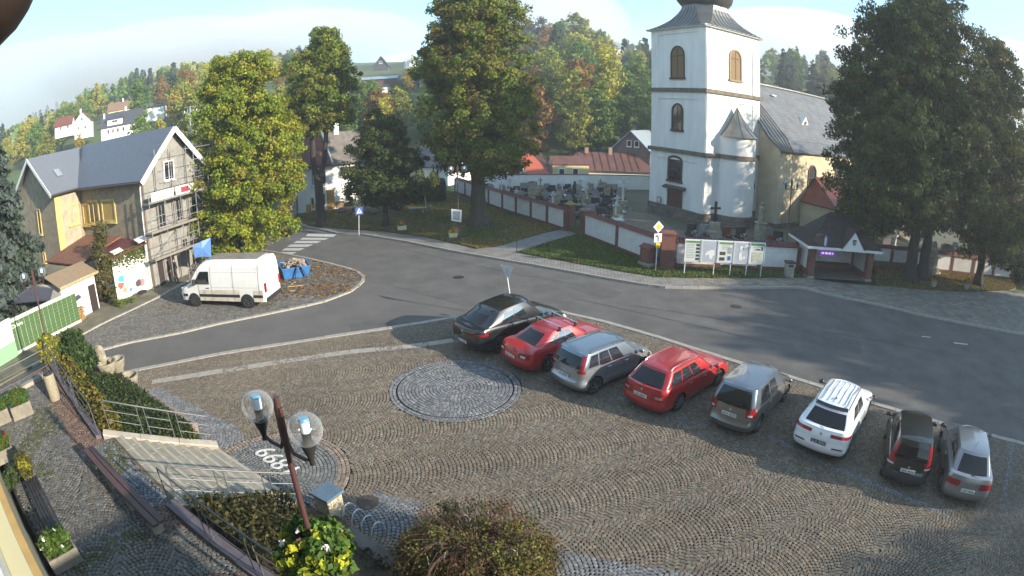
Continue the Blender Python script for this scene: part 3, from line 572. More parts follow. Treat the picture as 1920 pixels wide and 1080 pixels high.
# railings: posts, handrail, two mid rails
def railing(label, base, top=1.03, rr=.021, group='tubular steel railings', hook=True):
    root = thing('railing', label, 'railing', base[0], group=group); m = MB(); T = [Vector(p)+Vector((0, 0, top)) for p in base]
    hr = MB(); L = ([Vector(base[0])+Vector((0, 0, top-.12))] if hook else [])+[T[0]+(T[1]-T[0]).normalized()*.06 if hook else T[0]]+T[1:]; hr.pipe(L, rr+.004, 8).build('handrail', M_STEEL, root, smooth=True, world=True)
    for p in base: MB().tube(Vector(p)-Vector((0, 0, .05)), Vector(p)+Vector((0, 0, top)), rr*.85, n=8).build('post', M_STEEL, root, smooth=True, world=True)
    for f in (.36, .68):
        for k, (a, b) in enumerate(zip(base, base[1:])):
            if (Vector(a)-Vector(b)).length < .35: continue
            MB().tube(Vector(a)+Vector((0, 0, top*f)), Vector(b)+Vector((0, 0, top*f)), rr*.6, n=6).build('mid_rail', M_STEEL, root, smooth=True, world=True)
    return root
def along(a, b, fr): return [Vector(a).lerp(Vector(b), f) for f in fr]
railing('steel railing from the concrete bin to the head of the stairs', along(TA0+Vector((.1, -.2, .13)), TA1+Vector((0, 0, .13)), [0, .27, .32, .62, .67, 1]))
railing('steel handrail on the far side of the stairs beside the green bank', along(at(207, 807, ZT+.1), S_BL+Vector((-.2, .15, .16)), [0, .33, .40, .63, .70, 1]))
railing('steel handrail on the near side of the stairs', along(CB0+Vector((.15, .12, .12)), S_BR+Vector((.05, -.12, .2)), [0, .36, .43, .72, .78, 1]))
railing('steel railing above the dark hedge running from the stairs towards the flower basket', along(CB0+Vector((-.02, -.02, .13)), CB1+Bd*2+Vector((0, 0, .13)), [0, .28, .33, .58, .63, .86, .91]), hook=False)
railing('steel railing along the terrace end above the road beside the planters', [at(-60, 790, ZT+.15), at(-10, 757, ZT+.15), at(42, 730, ZT+.15), at(92, 702, ZT+.15)])
kerb('terrace_curb', [at(-60, 790, ZT), at(92, 702, ZT)], ZT-.3, ZT+.15, .28, 1.0, M_CONC)
# concrete cylinder bin
p = at(104, 748, ZT); b = thing('litter_bin', 'round pebbled concrete litter bin at the corner of the terrace railing', 'bin', p)
MB().lathe([(.24, 0), (.25, .03), (.25, .92), (.23, .98), (.2, .98)], n=24).build('body', mat('washed_concrete', (.34, .30, .22), .95, var=.4, scale=30, bump=.8, bscale=60), b, smooth=True)
MB().lathe([(.215, .98), (.215, 1.04), (.14, 1.08), (.10, 1.04), (.10, .98)], n=24).build('lid', mat('dark_plastic', (.03, .03, .035), .5), b, smooth=True)
# long bench with stone feet
bc = (BL0+BL1)/2; bd = (BL1-BL0); bench = thing('bench', 'long backless dark red bench between the terrace and the strip of grey cobbles', 'bench', (bc.x, bc.y, ZT), math.atan2(bd.y, bd.x)); Lb = bd.length
for k in (-1, 1): MB().box((0, k*.1, .46), (Lb, .18, .07)).build('seat_board', mat('dark_red_plank', (.085, .045, .042), .6, var=.25, scale=6, stretch=(1, 8, 8)), bench, bevel=.01)
for f in (-.42, -.14, .14, .42): MB().box((f*Lb, 0, .2), (.14, .32, .43)).build('leg', M_CONC, bench, bevel=.01)
# planters by the railing
M_PLANT = mat('planter_concrete', (.23, .21, .17), .9, var=.25, scale=6, bump=.4, bscale=40)
def planter(p, rz, d, label, pal, h=.5, hh=.45, seed=1, flowers=None, group=None):
    t = thing('planter', label, 'planter', p, rz, group=group); w, l, z = d; m = MB()
    m.prism([(-w/2*.88, -l/2*.88), (w/2*.88, -l/2*.88), (w/2*.88, l/2*.88), (-w/2*.88, l/2*.88)], 0, .02)
    for sx, sy in ((1, 0), (-1, 0), (0, 1), (0, -1)):
        if sx: m.box((sx*(w/2-.03), 0, z/2), (.06, l, z))
        else: m.box((0, sy*(l/2-.03), z/2), (w-.12, .06, z))
    m.build('trough', M_PLANT, t, bevel=.012); MB().box((0, 0, z-.07), (w-.13, l-.13, .06)).build('soil', M_EARTH, t)
    r = np.random.default_rng(seed); foliage('plant', crown([(0, 0, z+hh*.5, w*.5, l*.5, hh*.62)], int(60+w*l*120), 26, .11, .075, pal, r), t)
    if flowers: foliage('flowers', crown([(0, 0, z+hh*.55, w*.52, l*.52, hh*.66)], 26, 7, .05, .06, flowers, r), t)['kind'] = 'stuff'
    return t
GRN = [(.05, .11, .02), (.07, .13, .025), (.04, .08, .02), (.09, .14, .03)]
planter(at(44, 779, ZT), -.55, (.5, .95, .5), 'concrete trough of green plants and dark red flowers nearest the round bin', GRN, seed=2, flowers=[(.2, .02, .02)])
planter(at(3, 793, ZT), -.55, (.5, .95, .5), 'concrete trough of green plants farther from the round bin beside the railing', GRN, seed=3)
# granite pillar with slate cap at the foot of the stairs
p = at(622, 962, .15); t = thing('stone_pillar', 'granite pillar with a slate blue cap at the near foot of the stairs', 'pillar', (p.x, p.y, .1), -.5)
MB().box((0, 0, .33), (.52, .52, .72)).build('shaft', mat('speckled_granite', (.50, .43, .30), .85, var=.45, scale=14, bump=.4), t, bevel=.015); MB().box((0, 0, .735), (.64, .64, .08)).build('cap', mat('blue_slate', (.10, .15, .20), .5, var=.2, scale=8), t, bevel=.01)
# bicycle rack
p = at(686, 988); t = thing('bicycle_rack', 'bicycle rack of thin steel hoops behind the low brown wall', 'bicycle rack', p, -.62)
for k in range(4): MB().pipe([(k*.36-.6, .24*math.cos(a), .02+.42*math.sin(a)) for a in [math.pi*i/12 for i in range(13)]], .015, 6).build('hoop', mat('white_steel', (.75, .75, .75), .35, metal=.3), t, smooth=True)
for y in (-.24, .24): MB().tube((-.7, y, .02), (.6, y, .02), .015, n=6).build('base_bar', M_STEEL, t)
p = at(690, 944); MB().lathe([(.3, .0), (.3, .058), (.0, .062)], n=24).build('manhole_cover', mat('rusty_iron', (.07, .05, .035), .7, var=.4, scale=12, bump=.4), None, world=False, loc=(p.x, p.y, 0), label='rusty round manhole cover in the patch of grey cobbles behind the shrub', cat='manhole cover')
# stone bowls
for px, py, r, h, z, lb in ((207, 712, .52, .5, .35, 'left carved stone bowl stepping down the end of the green bank'), (226, 704, .42, .5, .3, 'middle stone bowl of the group at the end of the green bank'), (246, 727, .48, .52, .05, 'right stone bowl standing on the square by the end of the green bank')):
    p = at(px, py, 0); t = thing('stone_bowl', lb, 'stone bowl', (p.x, p.y, 0), group='stone bowls at the end of the bank')
    MB().lathe([(r*.5, 0), (r*.62, z+.02), (r*.86, z+h*.4), (r, z+h*.95), (r, z+h), (r*.84, z+h), (r*.7, z+h*.5), (0.01, z+h*.35)], n=24, capped=False).build('bowl', mat('weathered_sandstone', (.30, .27, .20), .9, var=.4, scale=5, bump=.5), t, smooth=True)
p = at(199, 706, 0); MB().ico((0, 0, 0), 1, 2, (.3, .22, .62), .12, random.Random(4)).build('standing_stone', mat('weathered_sandstone', (.3, .27, .2)), None, loc=(p.x, p.y, .9), smooth=False, label='upright rough sandstone block at the back of the stone bowls', cat='stone')
# facade-side bench and pots
M_DKW = mat('dark_wood', (.03, .028, .03), .6, var=.3, scale=8)
c0, c1 = at(72, 930, ZT), at(118, 1020, ZT); cc = (c0+c1)/2; d = c1-c0; t = thing('bench', 'dark slatted bench against the town hall wall beyond the pot with yellow leaves', 'bench', (cc.x, cc.y, ZT), math.atan2(d.y, d.x))
for k in range(5): MB().box((0, -.2+k*.1, .45), (d.length+.5, .08, .035)).build('slat', M_DKW, t, bevel=.005)
for f in (-1, 1):
    MB().box((f*(d.length/2), 0, .22), (.08, .42, .43)).build('leg', M_DKW, t)
planter(at(65, 915, ZT), -.5, (.42, .42, .45), 'square pot with a yellow and brown leaved shrub by the dark bench', [(.30, .30, .03), (.06, .06, .02), (.08, .07, .025), (.05, .05, .02)], hh=.6, seed=5)
planter(at(125, 1055, ZT), -.5, (.5, .9, .4), 'trough of green plants with few white flowers at the bench end', GRN, seed=6, flowers=[(.7, .7, .66)])
planter(at(12, 862, ZT), -.5, (.45, .8, .42), 'dark trough of red flowers at the left picture edge against the town hall', GRN, seed=7, flowers=[(.4, .02, .02), (.3, .03, .03)])
foliage('plant', crown([(0, 0, .2, .25, .6, .3)], 40, 22, .1, .07, [(.04, .07, .02), (.06, .09, .03)], np.random.default_rng(8)), None, tuple(at(30, 905, ZT))).name = 'creeping_plant'
tag(bpy.data.objects['creeping_plant'], 'dark green plant growing at the foot of the town hall wall', 'plant')
# ============================================================ CHURCHYARD
M_WHITE = mat('white_plaster', (.82, .81, .77), .9, var=.11, scale=1.1, bump=.25, bscale=25, detail=9, stretch=(1.2, 1.2, .3))
M_WPANEL = mat('painted_wall_panel', (.72, .72, .69), .9, var=.12, scale=2.5, bump=.25, bscale=30)
M_BRICK = brickmat('red_brick', (.23, .07, .045), (.16, .05, .035), (.16, .12, .10), 1.0, bw=.25, bh=.075, msize=.008)
M_BCAP = mat('dark_red_coping', (.15, .045, .035), .8, var=.3, scale=5, bump=.3)
M_CEM = mat('churchyard_ground', (.07, .085, .035), .95, var=.45, scale=.7, col2=(.12, .10, .07), bump=.5, bscale=8)
CZ = .62
A_ = [at(856, 364), at(945, 397), at(1062, 435)]; Bw = [at(1098, 446), at(1232, 500)]; Cw = [at(1262, 503), at(1492, 511)]; Dw = [at(1640, 506), at(1780, 514), at(1892, 527)]
BW0, BW1 = at(905, 352, 1.0), at(1222, 352, 1.0)
yard = [A_[0], A_[1], A_[2], Bw[0], Bw[1], Cw[0], Cw[1]]+[Vector((19.2, 34.5, 0)), Vector((26, 35, 0))]+Dw+[Vector((66, 34, 0)), Vector((62, 86, 0)), Vector((18, 86, 0)), BW1+Vector((0, .4, 0)), BW0+Vector((0, .4, 0))]
sheet('churchyard', [v+Vector((0, .12, 0)) for v in yard], CZ, M_CEM, th=.9)
sheet('churchyard_path', [at(x, y, CZ) for x, y in [(1110, 437), (1130, 425), (1180, 395), (1232, 405), (1260, 428), (1340, 445), (1300, 455), (1240, 446), (1180, 440)]], CZ+.012, mat('churchyard_gravel', (.17, .14, .10), .95, var=.3, scale=2, bump=.4))
def wall_run(root, p0, p1, n, h=1.75, th=.34, z0=0.0, plinth=.38, panel_top=None, coping=.26, first=True, last=True, tile=False):
    p0, p1 = Vector((p0[0], p0[1], 0)), Vector((p1[0], p1[1], 0)); d = p1-p0; L = d.length; a = math.atan2(d.y, d.x); d.normalize(); step = L/n; pw = .32
    MB().beam(p0+Vector((0, 0, z0+plinth/2-.1)), p1+Vector((0, 0, z0+plinth/2-.1)), th+.06, plinth+.2).build('plinth', M_BRICK, root, world=True)
    for k in range(n+1):
        if (k == 0 and not first) or (k == n and not last): continue
        c = p0+d*step*k; MB().box((0, 0, (h)/2), (pw, th+.08, h)).build('brick_pillar', M_BRICK, root, loc=tuple(Vector((c.x, c.y, z0))-wloc(root)), rz=a)
    for k in range(n):
        c = p0+d*step*(k+.5); MB().box((0, 0, 0), (step-pw, th, h-plinth)).build('white_panel', M_WPANEL, root, loc=tuple(Vector((c.x, c.y, z0+plinth+(h-plinth)/2))-wloc(root)), rz=a)
        m = MB(); W2 = th/2+.1; m.add([(-step/2+.02, -W2, 0), (step/2-.02, -W2, 0), (step/2-.02, 0, coping), (-step/2+.02, 0, coping), (-step/2+.02, W2, 0), (step/2-.02, W2, 0)], [(0, 1, 2, 3), (3, 2, 5, 4), (0, 3, 4), (1, 5, 2), (0, 4, 5, 1)])
        m.build('coping', M_BCAP, root, loc=tuple(Vector((c.x, c.y, z0+h))-wloc(root)), rz=a)
        if tile:
            m = MB(); nt_ = int(step/.21)
            for j in range(nt_):
                x = -step/2+.1+j*.21
                for s_ in (-1, 1): m.tube((x, s_*(W2+.04), .0), (x, s_*.01, coping+.03), .065, .05, n=7)
            m.build('ridge_tiles', mat('glazed_roof_tile', (.13, .04, .05), .45, var=.3, scale=9), root, smooth=True, loc=tuple(Vector((c.x, c.y, z0+h))-wloc(root)), rz=a, kind='stuff')
w = thing('churchyard_wall', 'white panelled brick churchyard wall with pillars running from the big tree trunk to the gate', 'wall', A_[0]); wall_run(w, A_[0], A_[1], 4, first=True, last=False); wall_run(w, A_[1], A_[2], 4)
w = thing('churchyard_wall', 'white panelled brick churchyard wall between the iron gate and the square corner pier', 'wall', Bw[0]); wall_run(w, Bw[0], Bw[1], 2, h=1.8, last=False)
w = thing('churchyard_wall', 'tile-topped white churchyard wall behind the notice board', 'wall', Cw[0]); wall_run(w, Cw[0], Cw[1], 3, h=1.75, tile=True, first=False)
w = thing('churchyard_wall', 'white churchyard wall with brick pillars behind the dark tree trunks by the bus shelter', 'wall', Dw[0]); wall_run(w, Vector((25.5, 34.6, 0)), Dw[1], 3, h=1.6, last=False); wall_run(w, Dw[1], Dw[2], 3, h=1.6)
w = thing('churchyard_wall', 'sunlit plain white wall along the back of the churchyard', 'wall', BW0); MB().beam(BW0+Vector((0, 0, .6)), BW1+Vector((2, 0, .6)), .35, 1.6).build('wall_body', M_WHITE, w, world=True); MB().beam(BW0+Vector((0, 0, 1.43)), BW1+Vector((2, 0, 1.43)), .42, .06).build('coping', M_BCAP, w, world=True)
def pier(p, s, h, cap, label, capm=M_BCAP, rz=0.0):
    t = thing('brick_pier', label, 'pier', (p[0], p[1], 0), rz); MB().box((0, 0, .12), (s+.12, s+.12, .3)).build('base', M_BRICK, t); MB().box((0, 0, h/2), (s, s, h)).build('shaft', M_BRICK, t); MB().box((0, 0, h+.04), (s+.12, s+.12, .1)).build('cornice', M_BRICK, t)
    if cap: e = s/2+.07; MB().add([(-e, -e, h+.09), (e, -e, h+.09), (e, e, h+.09), (-e, e, h+.09), (0, 0, h+.09+cap)], [(0, 1, 4), (1, 2, 4), (2, 3, 4), (3, 0, 4), (3, 2, 1, 0)]).build('cap', capm, t)
    return t
ga = math.atan2(Bw[0].y-A_[2].y, Bw[0].x-A_[2].x)
pier(at(1068, 434), .62, 2.1, .3, 'brick gate pier with a yellow stone cap at the left of the churchyard gate', mat('mossy_cap', (.30, .25, .10), .9, var=.3), rz=ga); pier(at(1097, 444), .62, 1.95, 0, 'brick gate pier with a flat top at the right of the churchyard gate', rz=ga)
pier(at(1248, 507), .85, 2.35, 0, 'tall square brick corner pier beside the notice board', rz=-.1)
# open iron gate leaf
g0, g1 = at(1072, 437), at(1092, 443); gt = thing('iron_gate', 'dark wrought iron churchyard gate leaf between the brick piers', 'gate', g0); gd = (g1-g0); gd.normalize(); gl = 1.15
M_IRON = mat('dark_iron', (.03, .028, .028), .5, metal=.4)
for z in (.2, .75, 1.45): MB().beam(g0+gd*.3+Vector((0, 0, z)), g0+gd*(.3+gl)+Vector((0, 0, z)), .03, .04).build('rail', M_IRON, gt, world=True)
for k in range(8): q = g0+gd*(.3+gl*k/7); MB().tube(q+Vector((0, 0, .1)), q+Vector((0, 0, 1.6+.15*math.sin(k/7*math.pi))), .014, n=5).build('bar', M_IRON, gt, world=True)
# brick meter cabinet in front of the wall
p = at(1215, 502); t = thing('brick_cabinet', 'small brick cabinet with a pitched red top standing against the churchyard wall', 'cabinet', (p.x, p.y, .1), -1.0)
MB().box((0, 0, .12), (.95, .95, .34)).build('stone_base', M_CONC, t); MB().box((0, 0, .75), (.8, .8, .95)).build('body', M_BRICK, t)
MB().add([(-.5, -.5, 1.22), (.5, -.5, 1.22), (.5, .5, 1.22), (-.5, .5, 1.22), (-.5, 0, 1.42), (.5, 0, 1.42)], [(0, 1, 5, 4), (2, 3, 4, 5), (0, 4, 3), (1, 2, 5), (0, 3, 2, 1)]).build('cap', M_BCAP, t); MB().box((0, -.41, .75), (.45, .03, .7)).build('door', mat('cabinet_door', (.2, .08, .05), .6), t)
# ============================================================ CHURCH
TN = Vector((15.57, 43.90, 0)); PH = 1.121; TWD = 7.0
eL = Vector((-math.cos(PH), math.sin(PH), 0)); eR = Vector((math.sin(PH), math.cos(PH), 0))   # along left (door) face and along right face
nL, nR = -eR, -eL                                                                              # outward normals: door face looks along -eR, right face along -eL
CRZ = math.atan2(eR.y, eR.x)
church = thing('church', 'white church with square onion-domed tower, round stair turret and grey nave roof', 'church', (TN.x, TN.y, 0), CRZ)
# local frame: x along the right face (away from the door face), y along the left face (away from the near corner); near corner at the origin
LX = 1; xl = lambda v: v
M_STB = mat('tower_band_stone', (.085, .072, .06), .9, var=.5, scale=2.2, col2=(.22, .18, .13), bump=.4)
M_PLINTH = brickmat('rubble_plinth', (.20, .165, .13), (.12, .10, .085), (.10, .09, .08), 1.0, bw=.55, bh=.3, msize=.02)
M_SLATE = mat('zinc_roof_sheet', (.20, .20, .19), .42, metal=.55, var=.3, scale=1.2, detail=7)
M_DKROOF = mat('dark_dome_sheet', (.09, .085, .08), .4, metal=.5, var=.35, scale=1.5)
M_DWOOD = mat('old_brown_wood', (.075, .04, .028), .7, var=.35, scale=5, stretch=(6, 6, 1))
M_LOUV = mat('tan_louvre_wood', (.20, .13, .05), .75, var=.3, scale=6, stretch=(6, 6, 1))  # yellow-brown louvre boards, same on both tower faces
M_GLASS = mat('dark_window_glass', (.02, .022, .028), .08, spec=.8)
ZB = [.3, 1.6, 6.55, 11.9, 17.6]   # ground, plaster start, first band, second band, eaves
S = TWD
MB().box((S/2, S/2, .85), (S+.25, S+.25, 1.6)).build('tower_plinth', M_PLINTH, church)
MB().box((S/2, S/2, (1.6+ZB[4])/2), (S, S, ZB[4]-1.6)).build('tower_wall', M_WHITE, church)
for zz, nm in ((ZB[2], 'lower_band'), (ZB[3], 'upper_band')):
    for q, (c, d) in enumerate((((S/2, -.12, zz), (S+.5, .24, .34)), ((S/2, S+.12, zz), (S+.5, .24, .34)), ((-.12, S/2, zz), (.24, S, .34)), ((S+.12, S/2, zz), (.24, S, .34)))): MB().box(c, d).build('string_course', M_STB, church)
# recessed panel frames on the faces: raised pilaster strips
def strips(face, z0, z1):
    for a in (.0, 1.0):
        m = MB(); w_ = 1.0
        for (u, ww, zc, hh) in ((w_/2, w_, (z0+z1)/2, z1-z0), (S-w_/2, w_, (z0+z1)/2, z1-z0), (S/2, S-2*w_, z1-.3, .6)):
            if face == 'L': m.box((-.035, u, zc), (.07, ww, hh))
            else: m.box((u, -.035, zc), (ww, .07, hh))
    m.build('pilaster_strip', M_WHITE, church)
for z0, z1 in ((1.6, ZB[2]-.17), (ZB[2]+.17, ZB[3]-.17), (ZB[3]+.17, ZB[4]-.02)):
    strips('L', z0, z1); strips('R', z0, z1)
def arch_pts(w, h, n=8, flat=1.0):
    "outline of an arched opening, origin at bottom centre"
    r = w/2; P = [(-r, 0), (r, 0)]+[(r*math.cos(math.pi*i/n), h-r*flat+r*flat*math.sin(math.pi*i/n)) for i in range(n+1)]; return P
def window_on(root, face, u, z, w, h, fm, gm_, bars=(2, 3), deep=.06, flat=1.0, name='window', fw=.16, louv=False, sill=True, off=0.0, M=None):
    "frame, pane and glazing bars; face 'L' = x=0 looking -x, 'R' = y=0 looking -y"
    def T(a, b, o): return (-(o+off), u-a, z+b) if face == 'L' else (u+a, -(o+off), z+b)
    def prism2(poly, o0, o1, nm, m, par):
        mb = MB(); n = len(poly); P = [T(a, b, o0) for a, b in poly]+[T(a, b, o1) for a, b in poly]; mb.add(P, [tuple(range(n)), tuple(range(2*n-1, n-1, -1))]+[(i, (i+1) % n, n+(i+1) % n, n+i) for i in range(n)]); return mb.build(nm, m, par)
    o_, i_ = arch_pts(w+2*fw, h+fw, flat=flat), arch_pts(w, h, flat=flat); n = len(o_); mb = MB(); P = []
    for oo in (.01, .09):
        P += [T(a, b-(fw if k < 2 else 0)*0, oo) for k, (a, b) in enumerate(o_)]; P += [T(a, b, oo) for a, b in i_]
    F = []
    for i in range(1, n): j = (i+1) % n; F += [(2*n+i, 2*n+j, 3*n+j, 3*n+i), (i, 2*n+i, 2*n+j, j), (n+i, n+j, 3*n+j, 3*n+i)]
    mb.add(P, F); fr = mb.build(name, fm, root)
    prism2(i_, .01, .03, 'louvre_board' if louv else 'pane', gm_, fr)
    if louv: prism2([(-.03, 0), (.03, 0), (.03, h-.1), (-.03, h-.1)], .03, .05, 'mullion', M_DWOOD, fr); prism2([(-w/2, h-w*.55), (w/2, h-w*.55), (w/2, h-w*.55+.07), (-w/2, h-w*.55+.07)], .03, .055, 'transom', M_DWOOD, fr)
    else:
        for k in range(1, bars[0]): x = -w/2+w*k/bars[0]; prism2([(x-.025, 0), (x+.025, 0), (x+.025, h-.12), (x-.025, h-.12)], .03, .045, 'mullion', M_DWOOD if fm is not M_WHITE else fm, fr)
        for k in range(1, bars[1]): y = (h-w*.3)*k/bars[1]; prism2([(-w/2, y-.02), (w/2, y-.02), (w/2, y+.02), (-w/2, y+.02)], .03, .043, 'transom', M_DWOOD if fm is not M_WHITE else fm, fr)
    if sill: prism2([(-w/2-fw-.08, -.16), (w/2+fw+.08, -.16), (w/2+fw+.08, 0), (-w/2-fw-.08, 0)], 0, .16, 'sill', fm, fr)
    return fr
window_on(church, 'L', S*.50, 13.0, 1.55, 2.75, M_DWOOD, M_LOUV, louv=True, fw=.12); window_on(church, 'R', S*.52, 13.2, 1.35, 2.6, mat('ochre_stone', (.30, .22, .13), .85, var=.3), M_LOUV, louv=True, fw=.16)
window_on(church, 'L', S*.50, 8.4, 1.2, 2.2, M_DWOOD, M_GLASS, bars=(2, 3), fw=.14)
window_on(church, 'L', S*.52, 3.95, 1.5, 2.0, mat('brown_stone_frame', (.10, .06, .045), .85, var=.3), M_GLASS, bars=(4, 4), fw=.2, flat=.35)
d_ = window_on(church, 'L', S*.5, .5, 1.5, 2.6, mat('brown_stone_frame', (.1, .06, .045)), mat('red_brown_door', (.11, .038, .028), .6, var=.2, stretch=(5, 5, 1)), bars=(2, 1), fw=.22, flat=.02, name='door', off=.02); 
MB().prism([(-.42, S*.5-1.35), (-.02, S*.5-1.35), (-.02, S*.5+1.35), (-.42, S*.5+1.35)], 3.22, [3.36, 3.52, 3.52, 3.36]).build('door_canopy', mat('brown_stone_frame', (.1, .06, .045)), church)
MB().box((-.16, S*.78, 2.0), (.05, .5, .5)).build('notice_case', mat('notice_case', (.08, .08, .09), .5), church); MB().box((-.19, S*.78, 2.0), (.02, .38, .38)).build('notice_paper', mat('paper', (.6, .6, .56), .9), church)
for k in range(2): MB().box((-.45-k*.0, S*.5, .35-.15*k), (.9+.5*k, 2.6+.4*k, .3)).build('doorstep', M_STEP, church)
# flared roof and onion
prof = [(S/2+.48, 17.5), (S/2+.1, 17.72), (S/2-.4, 18.1), (S/2-.85, 18.55), (S/2-1.2, 19.05), (S/2-1.42, 19.55), (S/2-1.5, 20.0)]
m = MB(); P = []; 
for r, z in prof: P += [(S/2-r, S/2-r, z), (S/2+r, S/2-r, z), (S/2+r, S/2+r, z), (S/2-r, S/2+r, z)]
# chamfer: the four hips turn into eight towards the top
P = []; F = []; n = 12
for k, (r, z) in enumerate(prof):
    t = k/(len(prof)-1); ch = r*.06+r*.52*t
    ring = [(-r, -r+ch), (-r, 0), (-r, r-ch), (-r+ch, r), (0, r), (r-ch, r), (r, r-ch), (r, 0), (r, -r+ch), (r-ch, -r), (0, -r), (-r+ch, -r)]
    P += [(S/2+a, S/2+b, z) for a, b in ring]
for k in range(len(prof)-1):
    for i in range(n): F.append((k*n+i, k*n+(i+1) % n, (k+1)*n+(i+1) % n, (k+1)*n+i))
F.append(tuple(range(n-1, -1, -1))); rf = MB().add(P, F).build('tower_roof', M_SLATE, church)
# standing seams
for face in ((-1, 0), (0, -1), (1, 0), (0, 1)):
    for q in range(-5, 6):
        u = q*.62; line = []
        for k, (r, z) in enumerate(prof):
            t = k/(len(prof)-1); ch = r*.06+r*.52*t
            if abs(u)*(1-.45*t) > r-ch: break
            uu = u*(1-.45*t); line.append((S/2+face[0]*(r+.01)+(uu if face[0] == 0 else 0), S/2+face[1]*(r+.01)+(uu if face[1] == 0 else 0), z+.02))
        if len(line) > 1: MB().pipe(line, .028, 4).build('standing_seam', M_DKROOF, rf)
MB().box((S/2, S/2, 17.5), (S+.75, S+.75, .16)).build('eaves_cornice', M_WHITE, church)
on = [(1.9, 19.9), (2.15, 20.05), (2.6, 20.6), (2.85, 21.4), (2.75, 22.4), (2.25, 23.5), (1.55, 24.4), (1.05, 24.95), (.95, 25.3)]
MB().lathe([(r, z) for r, z in on], (S/2, S/2, 0), 20).build('onion_dome', M_DKROOF, church, smooth=True)
MB().lathe([(.95, 25.3), (.9, 27.0), (1.2, 27.1)], (S/2, S/2, 0), 8).build('lantern', M_WHITE, church); MB().lathe([(1.25, 27.1), (1.3, 27.7), (.8, 28.4), (.2, 29.1), (.06, 30.4)], (S/2, S/2, 0), 12).build('lantern_cap', M_DKROOF, church, smooth=True)
MB().tube((S/2, S/2, 30.4), (S/2, S/2, 31.6), .04).box((S/2, S/2, 31.2), (.06, .6, .06)).build('cross', M_IRON, church)
# stair turret on the right face
TU = (4.55, 0.0); TR = 2.35
TR = 1.78; TX = 3.45
MB().lathe([(TR+.12, .0), (TR+.12, 1.55)], (TX, -.35, 0), 24, math.pi, 2*math.pi, False).lathe([(TR+.12, 1.55), (TR, 1.62)], (TX, -.35, 0), 24, math.pi, 2*math.pi, False).build('turret_plinth', M_PLINTH, church, smooth=True)
MB().lathe([(TR, 1.6), (TR, 8.3)], (TX, -.35, 0), 24, math.pi, 2*math.pi, False).build('turret_wall', M_WHITE, church, smooth=True)
for sx in (-1, 1): MB().box((TX+sx*(TR-.2), -.17, 4.95), (.4, .36, 6.7)).build('turret_wall', M_WHITE, church)
MB().lathe([(TR+.16, ZB[2]-.17), (TR+.16, ZB[2]+.17)], (TX, -.35, 0), 24, math.pi, 2*math.pi, False).lathe([(TR-.01, ZB[2]-.17), (TR+.16, ZB[2]-.17)], (TX, -.35, 0), 24, math.pi, 2*math.pi, False).lathe([(TR+.16, ZB[2]+.17), (TR-.01, ZB[2]+.17)], (TX, -.35, 0), 24, math.pi, 2*math.pi, False).build('turret_band', M_STB, church, smooth=True)
MB().lathe([(TR+.28, 8.25), (TR*.7, 8.95), (TR*.32, 9.85), (0.02, 10.75)], (TX, -.35, 0), 16, math.pi, 2*math.pi, False).build('turret_roof', M_SLATE, church)
for k in range(7):
    a = math.pi+math.pi*k/6; MB().pipe([(TX+r*math.cos(a), -.35+r*math.sin(a), z+.02) for r, z in ((TR+.28, 8.25), (TR*.7, 8.95), (TR*.32, 9.85), (.02, 10.75))], .025, 4).build('roof_rib', M_DKROOF, church)
MB().box((TX+TR*.72, -.35-TR*.70, 4.2), (.12, .12, .5)).build('slit_window', M_GLASS, church)
# nave
NX0, NX1, NY0, NY1 = S+.0, S+21.5, -2.6, S+2.6; ZE, ZR = 7.5, 13.6; NYM = (NY0+NY1)/2
M_CREAM = mat('cream_plaster', (.56, .48, .32), .9, var=.22, scale=.9, bump=.2, detail=7)
MB().box(((NX0+NX1)/2, NYM, (.9+ZE)/2), (NX1-NX0, NY1-NY0, ZE-.9)).build('nave_wall', M_CREAM, church); MB().box(((NX0+NX1)/2, NYM, .5), (NX1-NX0+.16, NY1-NY0+.16, .9)).build('nave_plinth', M_PLINTH, church)
for x in (NX0+.35, ): MB().box((x, NY0-.03, 4.2), (.7, .06, 6.6)).build('corner_strip', mat('pale_cream', (.6, .53, .38), .9, var=.1), church)
e = .45; flx = NX0+2.6
# roof: front slope over the tower side, two long slopes with a bell-cast foot, hipped far end
y0, y1 = NY0-e, NY1+e; ym = NYM; xr0, xr1 = NX0+.3, NX1-4.5
def roofpart(name, P, m, par=church, th=.12): return MB().slab(P, th).build(name, m, par)
M_NROOF = brickmat('grey_shingle_roof', (.155, .16, .165), (.125, .13, .135), (.07, .07, .075), 1.0, bw=.45, bh=.28, msize=.012, rough=.55, axes='XZ', bump=.3)
yk = NY0+1.2; zk = ZE+1.0
south = roofpart('nave_roof', [(flx, yk, zk), (NX1-.9, yk, zk), (xr1, ym, ZR), (xr0+1.0, ym, ZR)], M_NROOF)
roofpart('roof_eave', [(flx-1.2, y0, ZE-.05), (NX1+e, y0, ZE-.05), (NX1-.9, yk, zk), (flx, yk, zk)], M_NROOF)
roofpart('nave_roof', [(xr0+1.0, ym, ZR), (xr1, ym, ZR), (NX1-.9, NY1-1.2, zk), (flx, NY1-1.2, zk)], M_NROOF); roofpart('roof_eave', [(flx, NY1-1.2, zk), (NX1-.9, NY1-1.2, zk), (NX1+e, y1, ZE-.05), (flx-1.2, y1, ZE-.05)], M_NROOF)
roofpart('roof_hip', [(NX1+e, y0, ZE-.05), (NX1+e, y1, ZE-.05), (xr1, ym, ZR)], M_NROOF)
